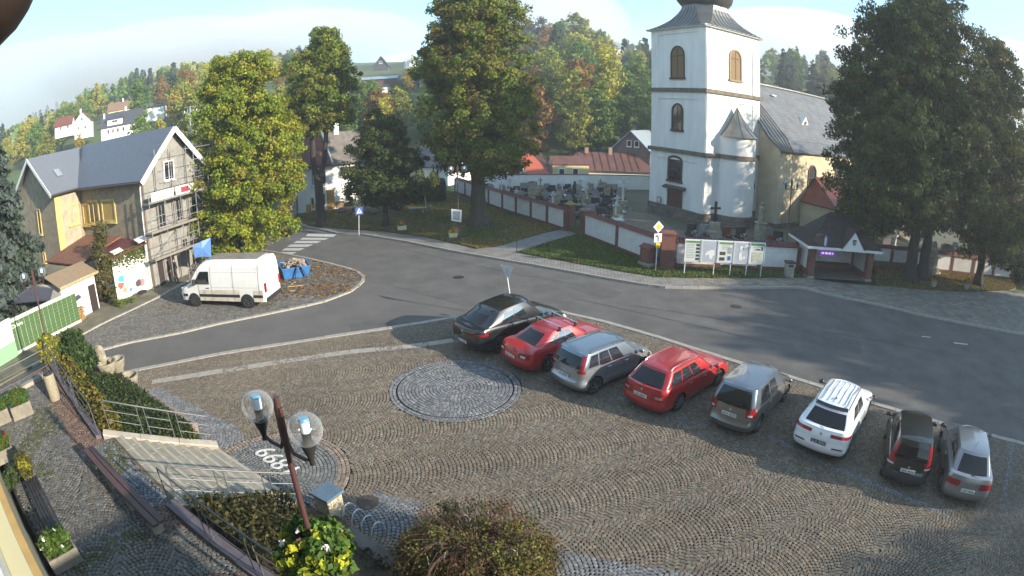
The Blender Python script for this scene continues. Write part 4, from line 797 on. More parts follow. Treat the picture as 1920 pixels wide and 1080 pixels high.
# metal-sheeted front slope with seams and the gable wall under it
fr0 = [(NX0-.3, y0, ZE-.05), (flx-1.2, y0, ZE-.05), (flx, yk, zk), (xr0+1.0, ym, ZR), (NX0, ym-.3, ZR-.25), (NX0-.2, yk, zk+.1)]
zs = roofpart('front_roof_sheet', [(NX0-.3, y0, ZE-.02), (flx-1.2, y0, ZE-.02), (flx, yk, zk+.03), (NX0-.25, yk, zk+.03)], M_SLATE); roofpart('front_roof_sheet', [(NX0-.25, yk, zk+.03), (flx, yk, zk+.03), (xr0+1.0, ym, ZR+.03), (NX0-.2, ym, ZR+.03)], M_SLATE)
for k in range(6):
    f = k/5; a = Vector((NX0-.28, y0, ZE+.02)).lerp(Vector((flx-1.2, y0, ZE+.02)), f); b = Vector((NX0-.25, yk, zk+.08)).lerp(Vector((flx, yk, zk+.08)), f); c_ = Vector((NX0-.2, ym, ZR+.08)).lerp(Vector((xr0+1, ym, ZR+.08)), f); MB().pipe([a, b, c_], .035, 4).build('standing_seam', M_DKROOF, zs)
MB().prism([(NX0, NY0), (NX0+.3, NY0), (NX0+.3, NY1), (NX0, NY1)], ZE, ZE+.02)
MB().add([(NX0+.01, NY0, ZE), (NX0+.01, NY1, ZE), (NX0+.01, NY1-1.5, zk), (NX0+.01, ym, ZR-.1), (NX0+.01, NY0+1.5, zk), (NX0+.3, NY0, ZE), (NX0+.3, NY1, ZE), (NX0+.3, NY1-1.5, zk), (NX0+.3, ym, ZR-.1), (NX0+.3, NY0+1.5, zk)], [(0, 1, 2, 3, 4), (9, 8, 7, 6, 5)]+[(i, (i+1) % 5, 5+(i+1) % 5, 5+i) for i in range(5)]).build('gable_wall', M_CREAM, church)
MB().beam((xr0, ym, ZR+.1), (xr1, ym, ZR+.1), .35, .12).build('ridge_cap', M_SLATE, church)
MB().beam((xr1, ym, ZR+.06), (NX1+e, y0, ZE+.02), .3, .1).build('hip_cap', M_SLATE, church)
ry = lambda x, t: (x, yk+(ym-yk)*t, zk+(ZR-zk)*t)
a = ry(NX0+8.0, .28); MB().add([(a[0]-.7, a[1]+.2, a[2]+.1), (a[0]+.7, a[1]+.2, a[2]+.1), (a[0], a[1]+.1, a[2]+1.0), (a[0], a[1]+1.6, a[2]+1.35)], [(0, 1, 2), (0, 2, 3), (1, 3, 2)]).build('roof_dormer', M_WHITE, church)
MB().box((a[0], a[1]+.1, a[2]+.4), (.3, .04, .3)).build('dormer_opening', M_GLASS, church)
a = ry(NX0+5.3, .8); MB().box((a[0], a[1], a[2]+.1), (.6, .5, .12)).build('roof_hatch', M_WHITE, church)
for x in (NX0+5.6, NX0+10.8, NX0+16): window_on(church, 'R', x, 3.0, 1.2, 3.2, mat('brown_stone_frame', (.1, .06, .045)), M_GLASS, bars=(3, 4), fw=.14, off=-NY0)
# sacristy with the red sheet roof
sx0, sx1, sy0, sy1 = NX0+3.9, NX0+13, NY0-4.2, NY0
MB().box(((sx0+sx1)/2, (sy0+sy1)/2, 1.5), (sx1-sx0, sy1-sy0, 3.0)).build('sacristy_wall', M_CREAM, church)
M_REDR = mat('red_sheet_roof', (.17, .04, .03), .5, metal=.2, var=.25, scale=1.5)
rr_ = roofpart('sacristy_roof', [(sx0-.3, sy0-.35, 2.95), (sx1+.3, sy0-.35, 2.95), (sx1+.3, sy1-.05, 5.2), (sx0+2.2, sy1-.05, 5.2)], M_REDR); roofpart('sacristy_roof', [(sx0-.3, sy1-.05, 2.95), (sx0-.3, sy0-.35, 2.95), (sx0+2.2, sy1-.05, 5.2)], M_REDR)
for k in range(1, 5): MB().pipe([(sx0+1.9*k, sy0-.35, 3.0), (sx0+1.9*k+.6, sy1-.05, 5.26)], .03, 4).build('standing_seam', mat('dark_red_seam', (.08, .02, .018), .5), rr_)
# ============================================================ HOUSES
def on_wall(o, d, px, py):
    "where the ray of a photo point meets the vertical plane through o along d: (distance along d, height)"
    r = ray(px, py); det = r.x*(-d.y)+d.x*r.y; t = (o[0]*(-d.y)+d.x*o[1])/det; s_ = (r.x*t-o[0])*d.x+(r.y*t-o[1])*d.y; return s_, CAM_H+r.z*t
M_ROUGH = mat('bare_rough_plaster', (.38, .32, .22), .95, var=.45, scale=2.2, bump=.6, bscale=18, col2=(.22, .18, .13), detail=9)
M_GREYP = mat('grey_base_plaster', (.26, .25, .225), .95, var=.25, scale=1.5, bump=.4, detail=8)
M_YEL = mat('yellow_plaster_trim', (.55, .42, .16), .9, var=.2, scale=3)
M_TILEG = mat('anthracite_tile', (.105, .118, .14), .45, var=.15, scale=4)
M_WOODT = mat('pale_timber', (.40, .30, .17), .8, var=.3, scale=6)
M_WPVC = mat('white_window_frame', (.75, .75, .72), .5)
hA = Vector((-.97, .243, 0)).normalized(); hF = Vector((.243, .97, 0)).normalized(); H0 = Vector((-22.9, 28.95, 0)); HRZ = math.atan2(hA.y, hA.x)
h1 = thing('house', 'grey-roofed house under renovation with rough plaster and scaffolding on its gable', 'house', H0, HRZ)
# local x: away along the long side, local y: towards the viewer (south); gable facade is x = 0
ZE1, ZR1, WD = 7.35, 10.15, 5.5; JX, WX1, WY = 8.9, 16.6, 2.7
MB().box((JX/2+3.4, -WD/2, ZE1/2), (JX+6.8, WD, ZE1)).build('wall', M_ROUGH, h1); MB().box(((JX+WX1)/2, (WY-WD)/2+.0, ZE1/2), (WX1-JX, WY+WD-.02, ZE1-.02)).build('wall', M_ROUGH, h1)
MB().add([(0, 0, ZE1), (0, -WD, ZE1), (0, -WD/2, ZR1-.1), (.3, 0, ZE1), (.3, -WD, ZE1), (.3, -WD/2, ZR1-.1)], [(0, 1, 2), (5, 4, 3), (0, 2, 5, 3), (1, 4, 5, 2)]).build('gable', M_GREYP, h1)
MB().box((-.02, -WD/2, ZE1/2), (.06, WD, ZE1)).build('facade_coat', M_GREYP, h1)
xm = (JX+WX1)/2; MB().add([(JX, WY, ZE1), (WX1, WY, ZE1), (xm, WY, ZR1-.1), (JX, WY-.3, ZE1), (WX1, WY-.3, ZE1), (xm, WY-.3, ZR1-.1)], [(0, 1, 2), (5, 4, 3), (0, 2, 5, 3), (1, 4, 5, 2)]).build('gable', M_ROUGH, h1)
ov = .55; zd = (ZR1-ZE1)/(WD/2); ze = ZE1-zd*ov*.55
def plane_tiles(root, name, e0, e1, r0, r1, m, rows, th=.10, lift=.085):
    "roof plane made of stepped tile courses: eave e0-e1, ridge r0-r1"
    e0, e1, r0, r1 = map(Vector, (e0, e1, r0, r1)); par = MB().slab([e0, e1, r1, r0], th).build('roof', m, root)
    n = (e1-e0).cross(r0-e0).normalized(); n = n if n.z > 0 else -n
    for k in range(rows):
        a, b, c, d = e0.lerp(r0, k/rows), e1.lerp(r1, k/rows), e1.lerp(r1, (k+1.04)/rows), e0.lerp(r0, (k+1.04)/rows)
        mb = MB(); lo, hi = n*lift, n*.008; mb.add([a+lo, b+lo, c+hi, d+hi, a+hi*.2, b+hi*.2], [(0, 1, 2, 3), (0, 4, 5, 1)]); mb.build('tile_course', m, par)
    return par
plane_tiles(h1, 'roof', (-ov, ov, ze), (JX+.3, ov, ze), (-ov, -WD/2, ZR1), (12.4, -WD/2, ZR1), M_TILEG, 15)
plane_tiles(h1, 'roof', (13, -WD-ov, ze), (-ov, -WD-ov, ze), (13, -WD/2, ZR1), (-ov, -WD/2, ZR1), M_TILEG, 8)
hw = (WX1-JX)/2; zew = ZE1-.2
MB().slab([(JX-ov, WY+ov, zew), (JX-ov, -.3, zew), (xm, -WD/2+.1, ZR1), (xm, WY+ov, ZR1)], .12).build('slate_roof', mat('smooth_slate', (.14, .155, .175), .5, var=.08), h1)
MB().slab([(WX1+ov, -WD, zew), (WX1+ov, WY+ov, zew), (xm, WY+ov, ZR1), (xm, -WD, ZR1)], .12).build('slate_roof', mat('smooth_slate', (.14, .155, .175)), h1)
sk = Vector((JX-ov, WY+ov, zew)).lerp(Vector((xm, WY+ov, ZR1)), .45)+Vector((0, -1.9, .08)); MB().box(sk, (.95, .55, .06), ry=-math.atan2(ZR1-zew, xm-JX+ov)).build('skylight', mat('skylight', (.25, .27, .30), .2), h1)
MB().beam((JX-.2, .02, ze+.1), (xm-.6, -WD/2+.4, ZR1+.02), .12, .06).build('valley_gutter', M_DKROOF, h1)
for a, b in (((-ov, ov+.05, ze-.03), (JX-ov, ov+.05, ze-.03)), ((JX-ov-.05, WY+ov, zew-.03), (JX-ov-.05, ov, zew-.03))): MB().tube(a, b, .07, n=8).build('gutter', mat('dark_gutter', (.06, .055, .06), .4), h1)
for s_ in (0, 1):
    y = ov if s_ == 0 else -WD-ov; MB().beam((-ov-.02, y, ze-.1), (-ov-.02, -WD/2, ZR1-.08), .05, .34).build('verge_board', M_WPVC, h1)
MB().beam((JX-ov, WY+ov+.02, zew-.1), (xm, WY+ov+.02, ZR1-.1), .05, .25).build('verge_board', M_WPVC, h1); MB().beam((WX1+ov, WY+ov+.02, zew-.1), (xm, WY+ov+.02, ZR1-.1), .05, .25).build('verge_board', M_WPVC, h1)
def hwin(root, org, d, n, s0, s1, z0, z1, fm=M_WPVC, gm_=M_GLASS, name='window', mull=1, deep=.05, fw=.09, off=0.0):
    "window on a vertical plane given in local coordinates (org, along d, outward n)"
    org, d, n = Vector(org), Vector(d), Vector(n); w, h = s1-s0, z1-z0; c = org+d*(s0+s1)/2+Vector((0, 0, (z0+z1)/2)); Mx = Matrix((d, n, Vector((0, 0, 1)))).transposed()
    fr = MB()
    for (dx, dz, sx, sz) in ((0, h/2-fw/2, w, fw), (0, -h/2+fw/2, w, fw), (-w/2+fw/2, 0, fw, h-2*fw), (w/2-fw/2, 0, fw, h-2*fw)): fr.box(c+d*dx+n*(.03+off)+Vector((0, 0, dz)), (sx, .1, sz), M=Mx)
    f = fr.build(name, fm, root); MB().box(c+n*(.012+off), (w-2*fw, .02, h-2*fw), M=Mx).build('pane', gm_, f)
    for k in range(1, mull+1): MB().box(c+d*(-w/2+w*k/(mull+1))+n*(.045+off), (.05, .05, h-2*fw), M=Mx).build('mullion', fm, f)
    MB().box(c+n*(.09+off)+Vector((0, 0, -h/2-.04)), (w+.12, .2, .07), M=Mx).build('sill', fm, f); return f
X_, Y_ = Vector((1, 0, 0)), Vector((0, 1, 0))
for (pa, pb, zt_, zb_, blind) in (((151, 0), (167, 0), 378, 423, 1), ((169, 0), (184, 0), 372, 420, 0), ((194, 0), (215, 0), 370, 417, 1)):
    s0, z1 = on_wall(H0, hA, pb[0], zt_+2); s1, z0 = on_wall(H0, hA, pa[0], zb_); s1 = min(s1, JX-.1)
    hwin(h1, (0, 0, 0), X_, Y_, s0, s1, z0, z1, M_YEL, mat('yellow_board', (.42, .30, .10), .8, var=.2, scale=5) if blind else M_GLASS, mull=0 if blind else 1, fw=.16)
WJ = H0+hA*JX; s0, z1 = on_wall(WJ, -hF, 145, 378); s1, z0 = on_wall(WJ, -hF, 130, 425); hwin(h1, (JX, 0, 0), Y_, -X_, min(s0, s1), max(s0, s1), z0, z1, M_YEL, mat('curtain_glass', (.10, .06, .12), .15), mull=1, fw=.14)
MB().box((JX-.03, WY-.3, ZE1/2), (.06, .6, ZE1)).build('corner_strip', M_YEL, h1); MB().box((JX-.025, WY/2-.1, ZE1/2), (.05, WY-.9, ZE1)).build('yellow_coat', mat('pale_yellow_coat', (.36, .32, .23), .9, var=.25, scale=2), h1)
hwin(h1, (JX, WY, 0), X_, Y_, 3.0, 3.7, 4.2, 6.2, M_YEL, M_GLASS, mull=0, fw=.1); hwin(h1, (JX, WY, 0), X_, Y_, 3.1, 3.6, 2.0, 2.8, M_YEL, M_GLASS, mull=0, fw=.08)
WG = (0, 0, 0)
for s0, s1, z0, z1, mu in ((1.0, 1.75, 3.75, 5.3, 1), (2.75, 3.5, 3.8, 5.35, 1), (4.3, 4.9, 3.8, 5.3, 0), (1.9, 2.9, 6.7, 8.0, 1), (3.0, 3.6, 1.95, 2.6, 0)): hwin(h1, (-.05, 0, 0), -Y_, -X_, s0, s1, z0, z1, M_WPVC if z0 > 6 else M_GREYP, M_GLASS, mull=mu, fw=.08)
for s0, s1, nm in ((.45, .95, 'door'), (1.4, 2.1, 'door')): MB().box((-.07, -(s0+s1)/2, 1.0), (.04, s1-s0, 2.0)).build(nm, mat('dark_door', (.03, .02, .02), .6), h1)
for y in (.06, ): MB().tube((.25, .1, .2), (.25, .1, ze), .05).build('downpipe', M_WPVC, h1)
MB().box((.25, .02, 5.0), (.5, .06, 4.6)).build('brick_strip', brickmat('pinkish_brick', (.32, .19, .14), (.25, .15, .11), (.3, .27, .22), 1.0, bw=.25, bh=.08), h1)
# scaffolding
sc = thing('scaffolding', 'tube scaffolding with plank decks around the gable of the house under renovation', 'scaffolding', H0, HRZ); M_GALV = mat('galvanised_tube', (.36, .37, .38), .5, metal=.5, var=.2)
M_PLK = mat('scaffold_plank', (.22, .20, .16), .85, var=.3, scale=4, stretch=(8, 1, 1)); px_ = [-.35, -1.15]
for y in (.5, -.9, -2.4, -3.9, -5.3, -6.6):
    for x in px_: MB().tube((x, y, 0), (x, y, 6.6 if y > 0 else 8.9 if abs(y+2.75) < 2.5 else 7.6), .03, n=6).build('upright', M_GALV, sc)
dk = [2.05, 3.75, 5.6]
for z in dk:
    for j in range(3):
        for (ya, yb) in ((.6, -1.6), (-1.6, -4.1), (-4.1, -6.7)): MB().box((-.48-j*.27, (ya+yb)/2, z), (.25, abs(yb-ya)-.03, .045)).build('deck_plank', M_PLK, sc)
    for zz in (.5, 1.0): MB().tube((-1.15, .6, z+zz), (-1.15, -6.7, z+zz), .022, n=5).build('guard_rail', M_GALV, sc)
    MB().box((-1.2, -3.05, z+.08), (.03, 7.3, .16)).build('toe_board', M_PLK, sc)
for z in (7.0, 7.8, 8.6): MB().tube((-1.15, -1.2, z), (-1.15, -5.6, z), .022, n=5).build('guard_rail', M_GALV, sc)
for a, b in (((-1.18, .5, 2.1), (-1.18, -2.4, 3.7)), ((-1.18, -2.4, 3.8), (-1.18, -.9, 5.5)), ((-1.18, -3.9, .2), (-1.18, -5.3, 2.0)), ((-1.18, -5.3, 3.9), (-1.18, -3.9, 5.5))): MB().tube(a, b, .022, n=5).build('brace', M_GALV, sc)
for y in (-3.2, -3.6):
    MB().tube((-.7, y, 2.1), (-.95, y, 3.8), .02, n=5).build('ladder_rail', M_GALV, sc)
for y0_, y1_, nm, c in ((.35, -1.7, 'banner', (.62, .70, .70)), (-1.9, -4.0, 'banner', (.66, .70, .70))):
    b_ = MB().box((-1.25, (y0_+y1_)/2, 6.0), (.025, abs(y1_-y0_), .55)).build(nm, mat('banner_cloth', c, .8, var=.08, scale=3), sc)
MB().box((-1.27, -2.75, 6.0), (.012, .7, .36)).build('red_print', mat('red_print', (.5, .03, .05), .7), sc)
for k, y in enumerate((-.4, -.9, -1.4)): MB().box((-1.27, y, 6.02), (.012, .22, .30)).build('print', mat('grey_print', (.30, .33, .36), .7), sc)
tq = [far(361, 463, 36.4), far(378, 452, 36.5), far(395, 446, 36.7), far(396, 483, 36.7), far(380, 481, 36.5), far(366, 484, 36.3), far(379, 466, 36.3)]; tc = tq[6].copy()
tp_ = MB().add([p-tc for p in tq], [(0, 1, 6), (1, 2, 6), (2, 3, 6), (3, 4, 6), (4, 5, 6), (5, 0, 6)]).build('tarpaulin', mat('blue_tarpaulin', (.09, .20, .46), .45, var=.15, scale=4, bump=.6, bscale=4), None, loc=tuple(tc), label='blue tarpaulin hanging from the scaffolding above the rubble heap', cat='tarpaulin')
tp_.modifiers.new('thick', 'SOLIDIFY').thickness = .012
# sheds along the pavement
M_DIRTYW = mat('white_shed_plaster', (.74, .72, .66), .9, var=.18, scale=1.6, bump=.3, detail=8)  # one off-white for all walls of both sheds
def wallbox(root, a, b, depth, h0, h1_, m, name='wall'):
    "wall from a to b with a body of the given depth behind (to the west)"
    a, b = Vector(a), Vector(b); d = (b-a).normalized(); n = Vector((-d.y, d.x, 0)); P = [a, b, b+n*depth, a+n*depth]; return MB().prism([p-wloc(root) for p in P], -.1, [h0, h1_, h1_, h0]).build(name, m, root), P
s1a, s1b = at(128, 612), at(188, 580); sh = thing('shed', 'sunlit white shed with a plywood gable roof next to the green panel fence', 'shed', s1a); _, P = wallbox(sh, s1a, s1b, 3.2, 2.4, 2.4, M_DIRTYW)
d = (s1b-s1a).normalized(); n = Vector((-d.y, d.x, 0)); o = wloc(sh); L = (s1b-s1a).length
g = [P[0], P[1], P[2], P[3]]; pk0, pk1 = (P[0]+P[3])/2, (P[1]+P[2])/2
MB().slab([P[0]-d*.2-n*.25-o+Vector((0, 0, 2.36)), P[1]+d*.25-n*.25-o+Vector((0, 0, 2.36)), pk1+d*.25-o+Vector((0, 0, 2.95)), pk0-d*.2-o+Vector((0, 0, 2.95))], .06).build('roof_sheet', mat('weathered_plywood', (.30, .19, .09), .85, var=.35, scale=3, col2=(.2, .17, .13)), sh)
MB().slab([pk0-d*.2-o+Vector((0, 0, 2.95)), pk1+d*.25-o+Vector((0, 0, 2.95)), P[2]+d*.25+n*.2-o+Vector((0, 0, 2.3)), P[3]-d*.2+n*.2-o+Vector((0, 0, 2.3))], .06).build('roof_sheet', mat('dark_felt', (.05, .055, .075), .7, var=.2), sh)
MB().slab([pk0-d*1.2+n*.5-o+Vector((0, 0, 2.75)), pk0-d*.2-n*1.0-o+Vector((0, 0, 2.3)), P[0]-d*1.0-o+Vector((0, 0, 1.9)), pk0-d*2.6+n*1.5-o+Vector((0, 0, 2.0))], .05).build('lean_to_sheet', mat('dark_felt', (.05, .055, .075), .7), sh)
MB().beam(P[0]-d*.2-n*.27-o+Vector((0, 0, 2.33)), P[1]+d*.25-n*.27-o+Vector((0, 0, 2.33)), .04, .16).build('fascia_board', M_WOODT, sh)
q = s1a+d*(L*.86)-n*.03-o; MB().box(q+Vector((0, 0, .85)), (.6, .05, 1.7), rz=math.atan2(d.y, d.x)).build('door', mat('dark_door', (.03, .02, .02)), sh)
q = s1a+d*(L*.3)-n*.3-o; MB().slab([q-d*.7+Vector((0, 0, 1.15)), q+d*.5+Vector((0, 0, 1.35)), q+d*.5+n*.3+Vector((0, 0, 1.5)), q-d*.7+n*.3+Vector((0, 0, 1.3))], .04).build('awning', mat('dark_felt', (.05, .055, .075)), sh)
wp = thing('log_pile', 'small pile of sawn logs leaning on the white shed by the dark awning', 'log pile', s1a+d*(L*.2)-n*.35, math.atan2(d.y, d.x)); rr = random.Random(3)
ml = [MB().tube((0, -.2, 0), (0, .2, 0), .075, n=8).mesh('log', mat('cut_wood', (.38, .22, .10), .85, var=.35, scale=8)) for _ in range(1)]
for r_ in range(6):
    for c_ in range(5): inst('log', ml[0], wp, (c_*.16+(.08 if r_ % 2 else 0)-.1, rr.uniform(-.03, .03), .08+r_*.14), sc=(rr.uniform(.8, 1.1), 1, rr.uniform(.8, 1.1)))
s2a, s2b = at(222, 566), at(286, 543); sh2 = thing('shed', 'white annexe wall painted with cartoon-like colour patches and partly grown with ivy', 'shed', s2a); sh2['label'] = 'sunlit white annexe with painted colour patches and ivy beside the scaffolding'
_, P2 = wallbox(sh2, s2a, s2b, 3.4, 2.75, 3.1, M_DIRTYW); d2 = (s2b-s2a).normalized(); n2 = Vector((-d2.y, d2.x, 0)); o2 = wloc(sh2); z = lambda v: Vector((0, 0, v))
MB().slab([P2[0]-n2*.2-o2+z(2.8), P2[1]-n2*.2+d2*.2-o2+z(3.15), P2[2]+d2*.2-o2+z(3.45), P2[3]-o2+z(3.1)], .07).build('roof_sheet', mat('maroon_sheet', (.12, .035, .04), .5), sh2)
MB().slab([P2[1]-n2*.35-d2*.7-o2+z(3.3), P2[1]-n2*.35+d2*.3-o2+z(3.45), P2[1]+n2*.5+d2*.3-o2+z(3.6), P2[1]+n2*.5-d2*.7-o2+z(3.45)], .05).build('white_panel', M_WPVC, sh2); MB().slab([P2[0]-n2*.3+d2*.1-o2+z(3.05), P2[0]-n2*.3+d2*.9-o2+z(3.15), P2[0]+n2*.4+d2*.9-o2+z(3.25), P2[0]+n2*.4+d2*.1-o2+z(3.15)], .05).build('white_panel', M_WPVC, sh2)
def patch(root, o, d, n, s0, zc, w, h, m, nm='painted_patch', seed=1):
    r_ = random.Random(seed); c = o+d*s0-n*.012+z(zc); P = []
    for k in range(12): a = 2*math.pi*k/12; f = r_.uniform(.65, 1.1); P.append(c+d*math.cos(a)*w/2*f+z(math.sin(a)*h/2*f))
    MB().slab(P, .008).build(nm, m, root)
L2_ = (s2b-s2a).length
for s0, zc, w, h, cl, sd in ((.75, 1.35, .55, .5, (.05, .55, .6), 1), (.6, .95, .5, .5, (.45, .10, .06), 2), (.95, .6, .45, .4, (.5, .25, .15), 3), (2.6, .75, .55, .6, (.06, .05, .06), 4), (3.0, .7, .5, .5, (.35, .2, .2), 5), (1.6, .5, .3, .3, (.1, .2, .4), 6)): patch(sh2, s2a-o2, d2, n2, s0*L2_/4, zc, w, h, mat('paint%d' % sd, cl, .7), seed=sd)
rg2 = np.random.default_rng(31); N_ = 1500; u = rg2.random(N_)*L2_*.95; vv = 3.1-np.abs(rg2.normal(0, .45, N_)); PP = np.array([s2a.x, s2a.y, 0])+u[:, None]*np.array(d2)[None]-np.array(n2)[None]*rg2.uniform(.0, .12, (N_, 1)); PP[:, 2] = vv
iv = foliage('ivy', leafquads(PP, np.tile(-np.array(n2), (N_, 1)), .09, np.array([(.08, .12, .02), (.14, .15, .03), (.05, .08, .02)])[rg2.integers(0, 3, N_)], rg2)); tag(iv, 'ivy hanging over the top of the white annexe wall beside the scaffolding', 'ivy')
# brown lean-to roofs between the sheds and the house
lt = thing('lean_to', 'low lean-to with a rusty brown roof between the sheds and the rough plaster house', 'lean-to', H0+hA*5-hF*1.6, HRZ)
MB().slab([(-2.2, 3.0, 2.7), (3.2, 3.0, 2.7), (3.2, -1.2, 3.5), (-2.2, -1.2, 3.5)], .1).build('roof_sheet', mat('rusty_brown_roof', (.20, .085, .05), .8, var=.35, scale=2), lt); MB().box((.5, .9, 1.3), (5.2, 3.9, 2.7)).build('wall', M_GREYP, lt)
MB().slab([(-2.9, 5.2, 2.1), (2.6, 5.2, 2.1), (2.9, 3.0, 2.55), (-2.6, 3.0, 2.55)], .08).build('roof_sheet', mat('mossy_grey_sheet', (.20, .19, .13), .85, var=.4, scale=1.5), lt)
# green panel fence + white and green sign
f0, f1 = at(32, 668), at(152, 606); gf = thing('panel_fence', 'long green panel fence printed with a grid of pale lines beside the pavement', 'fence', f0, math.atan2((f1-f0).y, (f1-f0).x)); FL = (f1-f0).length
MB().box((FL/2, 0, .12), (FL+.1, .14, .24)).build('base_board', mat('pale_board', (.55, .55, .48), .8), gf); MB().box((FL/2, 0, 1.93), (FL+.1, .16, .18)).build('top_board', mat('pale_board', (.55, .55, .48)), gf)
M_GP = mat('green_panel', (.055, .115, .035), .6, var=.12, scale=2); M_GLN = mat('pale_green_line', (.30, .42, .26), .7)
nc = 14; cw = FL/nc; rr = random.Random(8)
gpm = MB().box((0, 0, 0), (cw-.05, .06, 1)).mesh('panel', M_GP); gbk = MB().box((FL/2, .02, 1.03), (FL, .05, 1.62)).build('backing', M_GLN, gf)
for c_ in range(nc):
    z0_ = .25
    if c_ < 7: hs_ = [.17, .17, .17, .055, .055, .055, .055, .055, .17, .19, .27]
    elif c_ < 9: hs_ = [.17, .17, .17, .055, .055, .055, .055, .055, .10, .10, .26, .28]
    else: hs_ = [.14, .16, .16, .34, .17, .17, .36]
    tot = sum(hs_); f_ = (1.58-.025*len(hs_))/tot
    for h_ in hs_: h_ *= f_; inst('panel', gpm, gf, (c_*cw+cw/2, -.03, z0_+h_/2), sc=(1, 1, h_)); z0_ += h_+.025
tx = bpy.data.curves.new('t', 'FONT'); tx.body = 'Zaflens'; tx.size = .3; tx.extrude = .004; to = bpy.data.objects.new('t', tx); C.objects.link(to); bpy.context.view_layer.update(); tmm = bpy.data.meshes.new_from_object(to.evaluated_get(bpy.context.evaluated_depsgraph_get())); bpy.data.objects.remove(to); tmm.materials.clear(); tmm.materials.append(M_WPVC)
lo = bpy.data.objects.new('lettering', tmm); C.objects.link(lo); lo.parent = gf; lo.location = (.12, -.075, 1.5); lo.rotation_euler = (math.pi/2, 0, 0)
b0, b1 = at(4, 688), at(30, 672); sg = thing('notice_sign', 'white and pale green sign panel at the left picture edge before the spruce', 'sign', b0, math.atan2((b1-b0).y, (b1-b0).x)); SL = (b1-b0).length+.5
MB().box((SL/2-.5, 0, 1.55), (SL+.5, .06, 1.25)).build('white_panel', M_WPVC, sg); MB().box((SL/2-.5, 0, .5), (SL+.5, .064, .84)).build('green_panel', mat('pale_green_panel', (.22, .50, .24), .6), sg)
for k in range(4): MB().box((SL/2-.5+(k % 2)*.4-.1, -.04, 1.9-k*.25), (.35, .01, .05)).build('print', mat('grey_print', (.3, .33, .36)), sg)
# ---------------------------------------------------------------- generic gabled house
def house(label, o, rz, L, D, h, rh, wm, rm, wins=(), chim=(), name='house', rot=0, hip=0.0, par_rows=0, group=None, ovh=.4, gwins=()):
    """local: x along the front (0..L), y to the back (0..D); ridge along x, or along y when rot=1"""
    t = thing(name, label, 'house', o, rz, group=group); MB().box((L/2, D/2, h/2-1), (L, D, h+2)).build('wall', wm, t)
    if rot == 0:
        ym = D/2; k = rh/(D/2); e = ovh; ze_ = h-k*e
        MB().slab([(-e, -e, ze_), (L+e, -e, ze_), (L+e-hip-(e if hip else 0), ym, h+rh), (-e+hip+(e if hip else 0), ym, h+rh)], .12).build('roof', rm, t); MB().slab([(L+e, D+e, ze_), (-e, D+e, ze_), (-e+hip+(e if hip else 0), ym, h+rh), (L+e-hip-(e if hip else 0), ym, h+rh)], .12).build('roof', rm, t)
        if hip:
            for x, s_ in ((-e, 1), (L+e, -1)): q = [(x, D+e, ze_), (x, -e, ze_), (x+s_*(hip+e), ym, h+rh)]; MB().slab(q if s_ > 0 else q[::-1], .12).build('roof', rm, t)
        else:
            for x in (0, L-.2): MB().prism([(x, 0), (x+.2, 0), (x+.2, D), (x, D)], h-.01, h); m = MB().add([(x, 0, h), (x, D, h), (x, ym, h+rh-.1), (x+.2, 0, h), (x+.2, D, h), (x+.2, ym, h+rh-.1)], [(0, 1, 2), (5, 4, 3), (0, 2, 5, 3), (1, 4, 5, 2)]).build('gable', wm, t)
    else:
        xm_ = L/2; k = rh/(L/2); e = ovh; ze_ = h-k*e
        MB().slab([(-e, D+e, ze_), (-e, -e, ze_), (xm_, -e, h+rh), (xm_, D+e, h+rh)], .12).build('roof', rm, t); MB().slab([(L+e, -e, ze_), (L+e, D+e, ze_), (xm_, D+e, h+rh), (xm_, -e, h+rh)], .12).build('roof', rm, t)
        for y in (0, D-.2): MB().add([(0, y, h), (L, y, h), (xm_, y, h+rh-.1), (0, y+.2, h), (L, y+.2, h), (xm_, y+.2, h+rh-.1)], [(0, 1, 2), (5, 4, 3), (0, 2, 5, 3), (1, 4, 5, 2)]).build('gable', wm, t)
    for (x0, x1, z0, z1) in wins: hwin(t, (0, 0, 0), X_, -Y_, x0, x1, z0, z1, mull=1 if x1-x0 > .8 else 0)
    for (side, y0, y1, z0, z1) in gwins: hwin(t, (0 if side < 0 else L, 0, 0), Y_, X_*side, y0, y1, z0, z1, mull=0)
    for (x, y, zc, hh) in chim: MB().box((x, y, zc), (.55, .55, hh)).build('chimney', M_WHITE, t)
    return t
M_RED = mat('dark_red_tiles', (.15, .05, .035), .8, var=.3, scale=2); M_GREYR = mat('old_grey_tiles', (.16, .14, .12), .9, var=.35, scale=2); M_DARKR = mat('dark_slate_tiles', (.055, .06, .07), .6, var=.2, scale=2); M_BRNR = mat('brown_tiles', (.20, .12, .075), .85, var=.3, scale=2)
# white house with ochre patches behind the forked tree
a, b = at(560, 401), at(735, 376); dd = b-a; rzw = math.atan2(dd.y, dd.x); Lw = dd.length
w1 = house('sunlit white two-storey house with ochre wall patches behind the forked tree', a, rzw, Lw, 6.5, 5.0, 3.0, M_WHITE, M_GREYR, chim=((Lw*.52, 3.2, 8.3, 1.3),))
W0_ = Vector(a); wd = dd.normalized()
for (x0, x1, yt, yb) in ((583, 591, 322, 348), (600, 612, 320, 345), (582, 590, 370, 392), (605, 611, 362, 385), (645, 654, 358, 376)):
    sa, z1 = on_wall(W0_, wd, x0, yt); sb, z0 = on_wall(W0_, wd, x1, yb); hwin(w1, (0, 0, 0), X_, -Y_, sa, sb, z0, z1, M_WPVC, M_GLASS, mull=1 if x1-x0 < 10 and yt < 350 else 0, fw=.07)
M_OCH = mat('ochre_insulation', (.55, .30, .06), .9, var=.2, scale=4)
